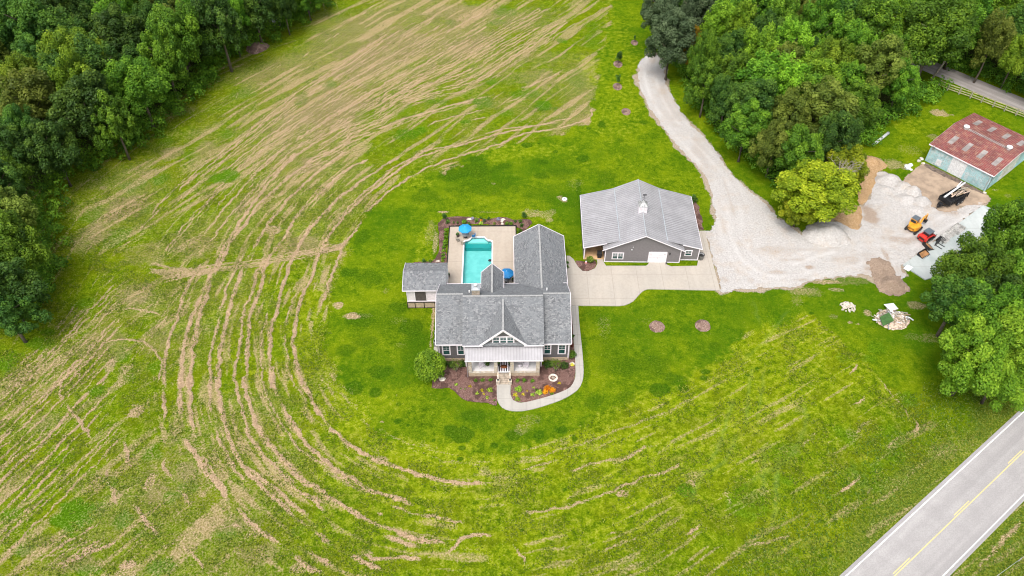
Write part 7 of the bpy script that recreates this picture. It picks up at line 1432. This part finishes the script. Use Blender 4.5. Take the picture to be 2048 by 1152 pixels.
for k in range(90):
    o = base.copy(); COL.objects.link(o); a_ = rs.uniform(0, 6.28); r_ = rs.uniform(0, 1.25) ; o.location = (sc0.x + math.cos(a_) * r_, sc0.y + math.sin(a_) * r_ * .85, .05 + .40 * (1 - r_ / 1.3)); s_ = rs.uniform(.5, 1.1); o.scale = (s_ * 1.3, s_ * .8, s_); o.rotation_euler = (rs.uniform(0, 3), rs.uniform(0, 3), rs.uniform(0, 6))
# tufts of coarse grass along the highway verge and ragged edge of the field (uncountable ground cover)
def tufts(name, region, n, seed, mat, h, label, size=.07):
    rs = np.random.RandomState(seed); x0, x1, y0, y1 = region[0]; x = rs.uniform(x0, x1, n); y = rs.uniform(y0, y1, n); ok = region[1](x, y); x, y = x[ok], y[ok]; k = len(x)
    a = rs.rand(k) * 6.28; t = np.stack([np.cos(a), np.sin(a), np.zeros(k)], 1) * size * (.5 + rs.rand(k)[:, None]); top = np.stack([rs.normal(size=k) * .12, rs.normal(size=k) * .12, h * (.4 + .8 * rs.rand(k))], 1); p = np.stack([x, y, np.full(k, -.05)], 1)
    V = np.stack([p - t, p + t, p + t * .4 + top, p - t * .4 + top], 1).reshape(-1, 3); tn = np.repeat(rs.rand(k), 4); o = npmesh(name, V, np.arange(len(V)).reshape(-1, 4), M[mat], {'tone': tn}); return tag(o, label, 'grass', kind='stuff')
def verge_ok(x, y):
    d = np.abs((x - rmid.x) * rn.x + (y - rmid.y) * rn.y); nn = fbm(x * .3, y * .3, 5, 3); return (d > 4.1) & (d < 9 + nn * 9)
leafmat('verge_blade', (.05, .11, .01), (.13, .22, .015), (.28, .32, .06))
tufts('verge_grass', ((20, 80, 34, 80), verge_ok), 60000, 2, 'verge_blade', .20, 'coarse grass growing along both sides of the highway')

# cut hay lying along the windrows and stubble tufts between them (uncountable ground cover)
plain('hay_blade', (.46, .33, .205), .9, var=.22, scale=1.2)
leafmat('stubble_blade', (.06, .12, .005), (.16, .24, .008), (.36, .40, .05))
def scatter_mask(name, w_, n, seed, mat, h, label, size, flat_=False):
    rs = np.random.RandomState(seed); jj, ii = np.nonzero(w_ > .02); pr = w_[jj, ii].astype(float); pr /= pr.sum(); c = rs.choice(len(jj), n, p=pr)
    x = gx[ii[c]] + rs.uniform(-.5, .5, n) * GS; y = gy[jj[c]] + rs.uniform(-.5, .5, n) * GS; z = hz[jj[c], ii[c]] + .01
    a = rs.rand(n) * 6.28; t = np.stack([np.cos(a), np.sin(a), rs.normal(size=n) * .25], 1) * size * (.5 + rs.rand(n)[:, None]); b = np.stack([-np.sin(a), np.cos(a), rs.normal(size=n) * .6], 1) * size * (.30 if flat_ else .5); up_ = np.stack([np.zeros(n), np.zeros(n), h * rs.rand(n)], 1)
    p = np.stack([x, y, z], 1) + up_; V = np.stack([p - t, p - b, p + t, p + b], 1).reshape(-1, 3); V[:, 2] = np.maximum(V[:, 2], -.04); o = npmesh(name, V, np.arange(len(V)).reshape(-1, 4), M[mat], {'tone': np.repeat(rs.rand(n), 4)}); return tag(o, label, 'hay' if 'hay' in name else 'grass', kind='stuff')
box_ = (GX > gx[1]) & (GX < 126) & (GY < 188) & (GX > -122) & (GY > 37)
scatter_mask('cut_hay', np.where(box_, sst(.35, .8, straw) * (1 - lawn), 0), 120000, 5, 'hay_blade', .05, 'cut hay lying in windrows across the field', .085, True)
scatter_mask('stubble', np.where(box_, (1 - lawn) * (1 - woods_mask) * (dg > 1) * (np.abs(dr) > 5) * (GX < 70) * (.3 + .7 * (GY < 110)) * sst(.4, .7, nz2 + .5), 0), 90000, 6, 'stubble_blade', .10, 'short green stubble between the hay windrows', .13)

# pale cable strung low along the far side of the highway
ca, cb_ = P(1995, 1152, .5), P(2060, 1105, .5); cd_ = (cb_ - ca).normalized(); fz = thing('wire_fence', 'thin wire strand on low posts at the bottom right corner beyond the highway', 'wire fence', (ca.x, ca.y, 0))
for k in range(-2, 6):
    q = cd_ * (k * 4.0); MB().box(q.x - .04, q.x + .04, q.y - .04, q.y + .04, 0, .95).build('post', M['timber_grey'], fz)
MB().tube([cd_ * -8 + Vector((0, 0, .9)), cd_ * 20 + Vector((0, 0, .9))], .02, 5).build('wire', M['galvanised'], fz)
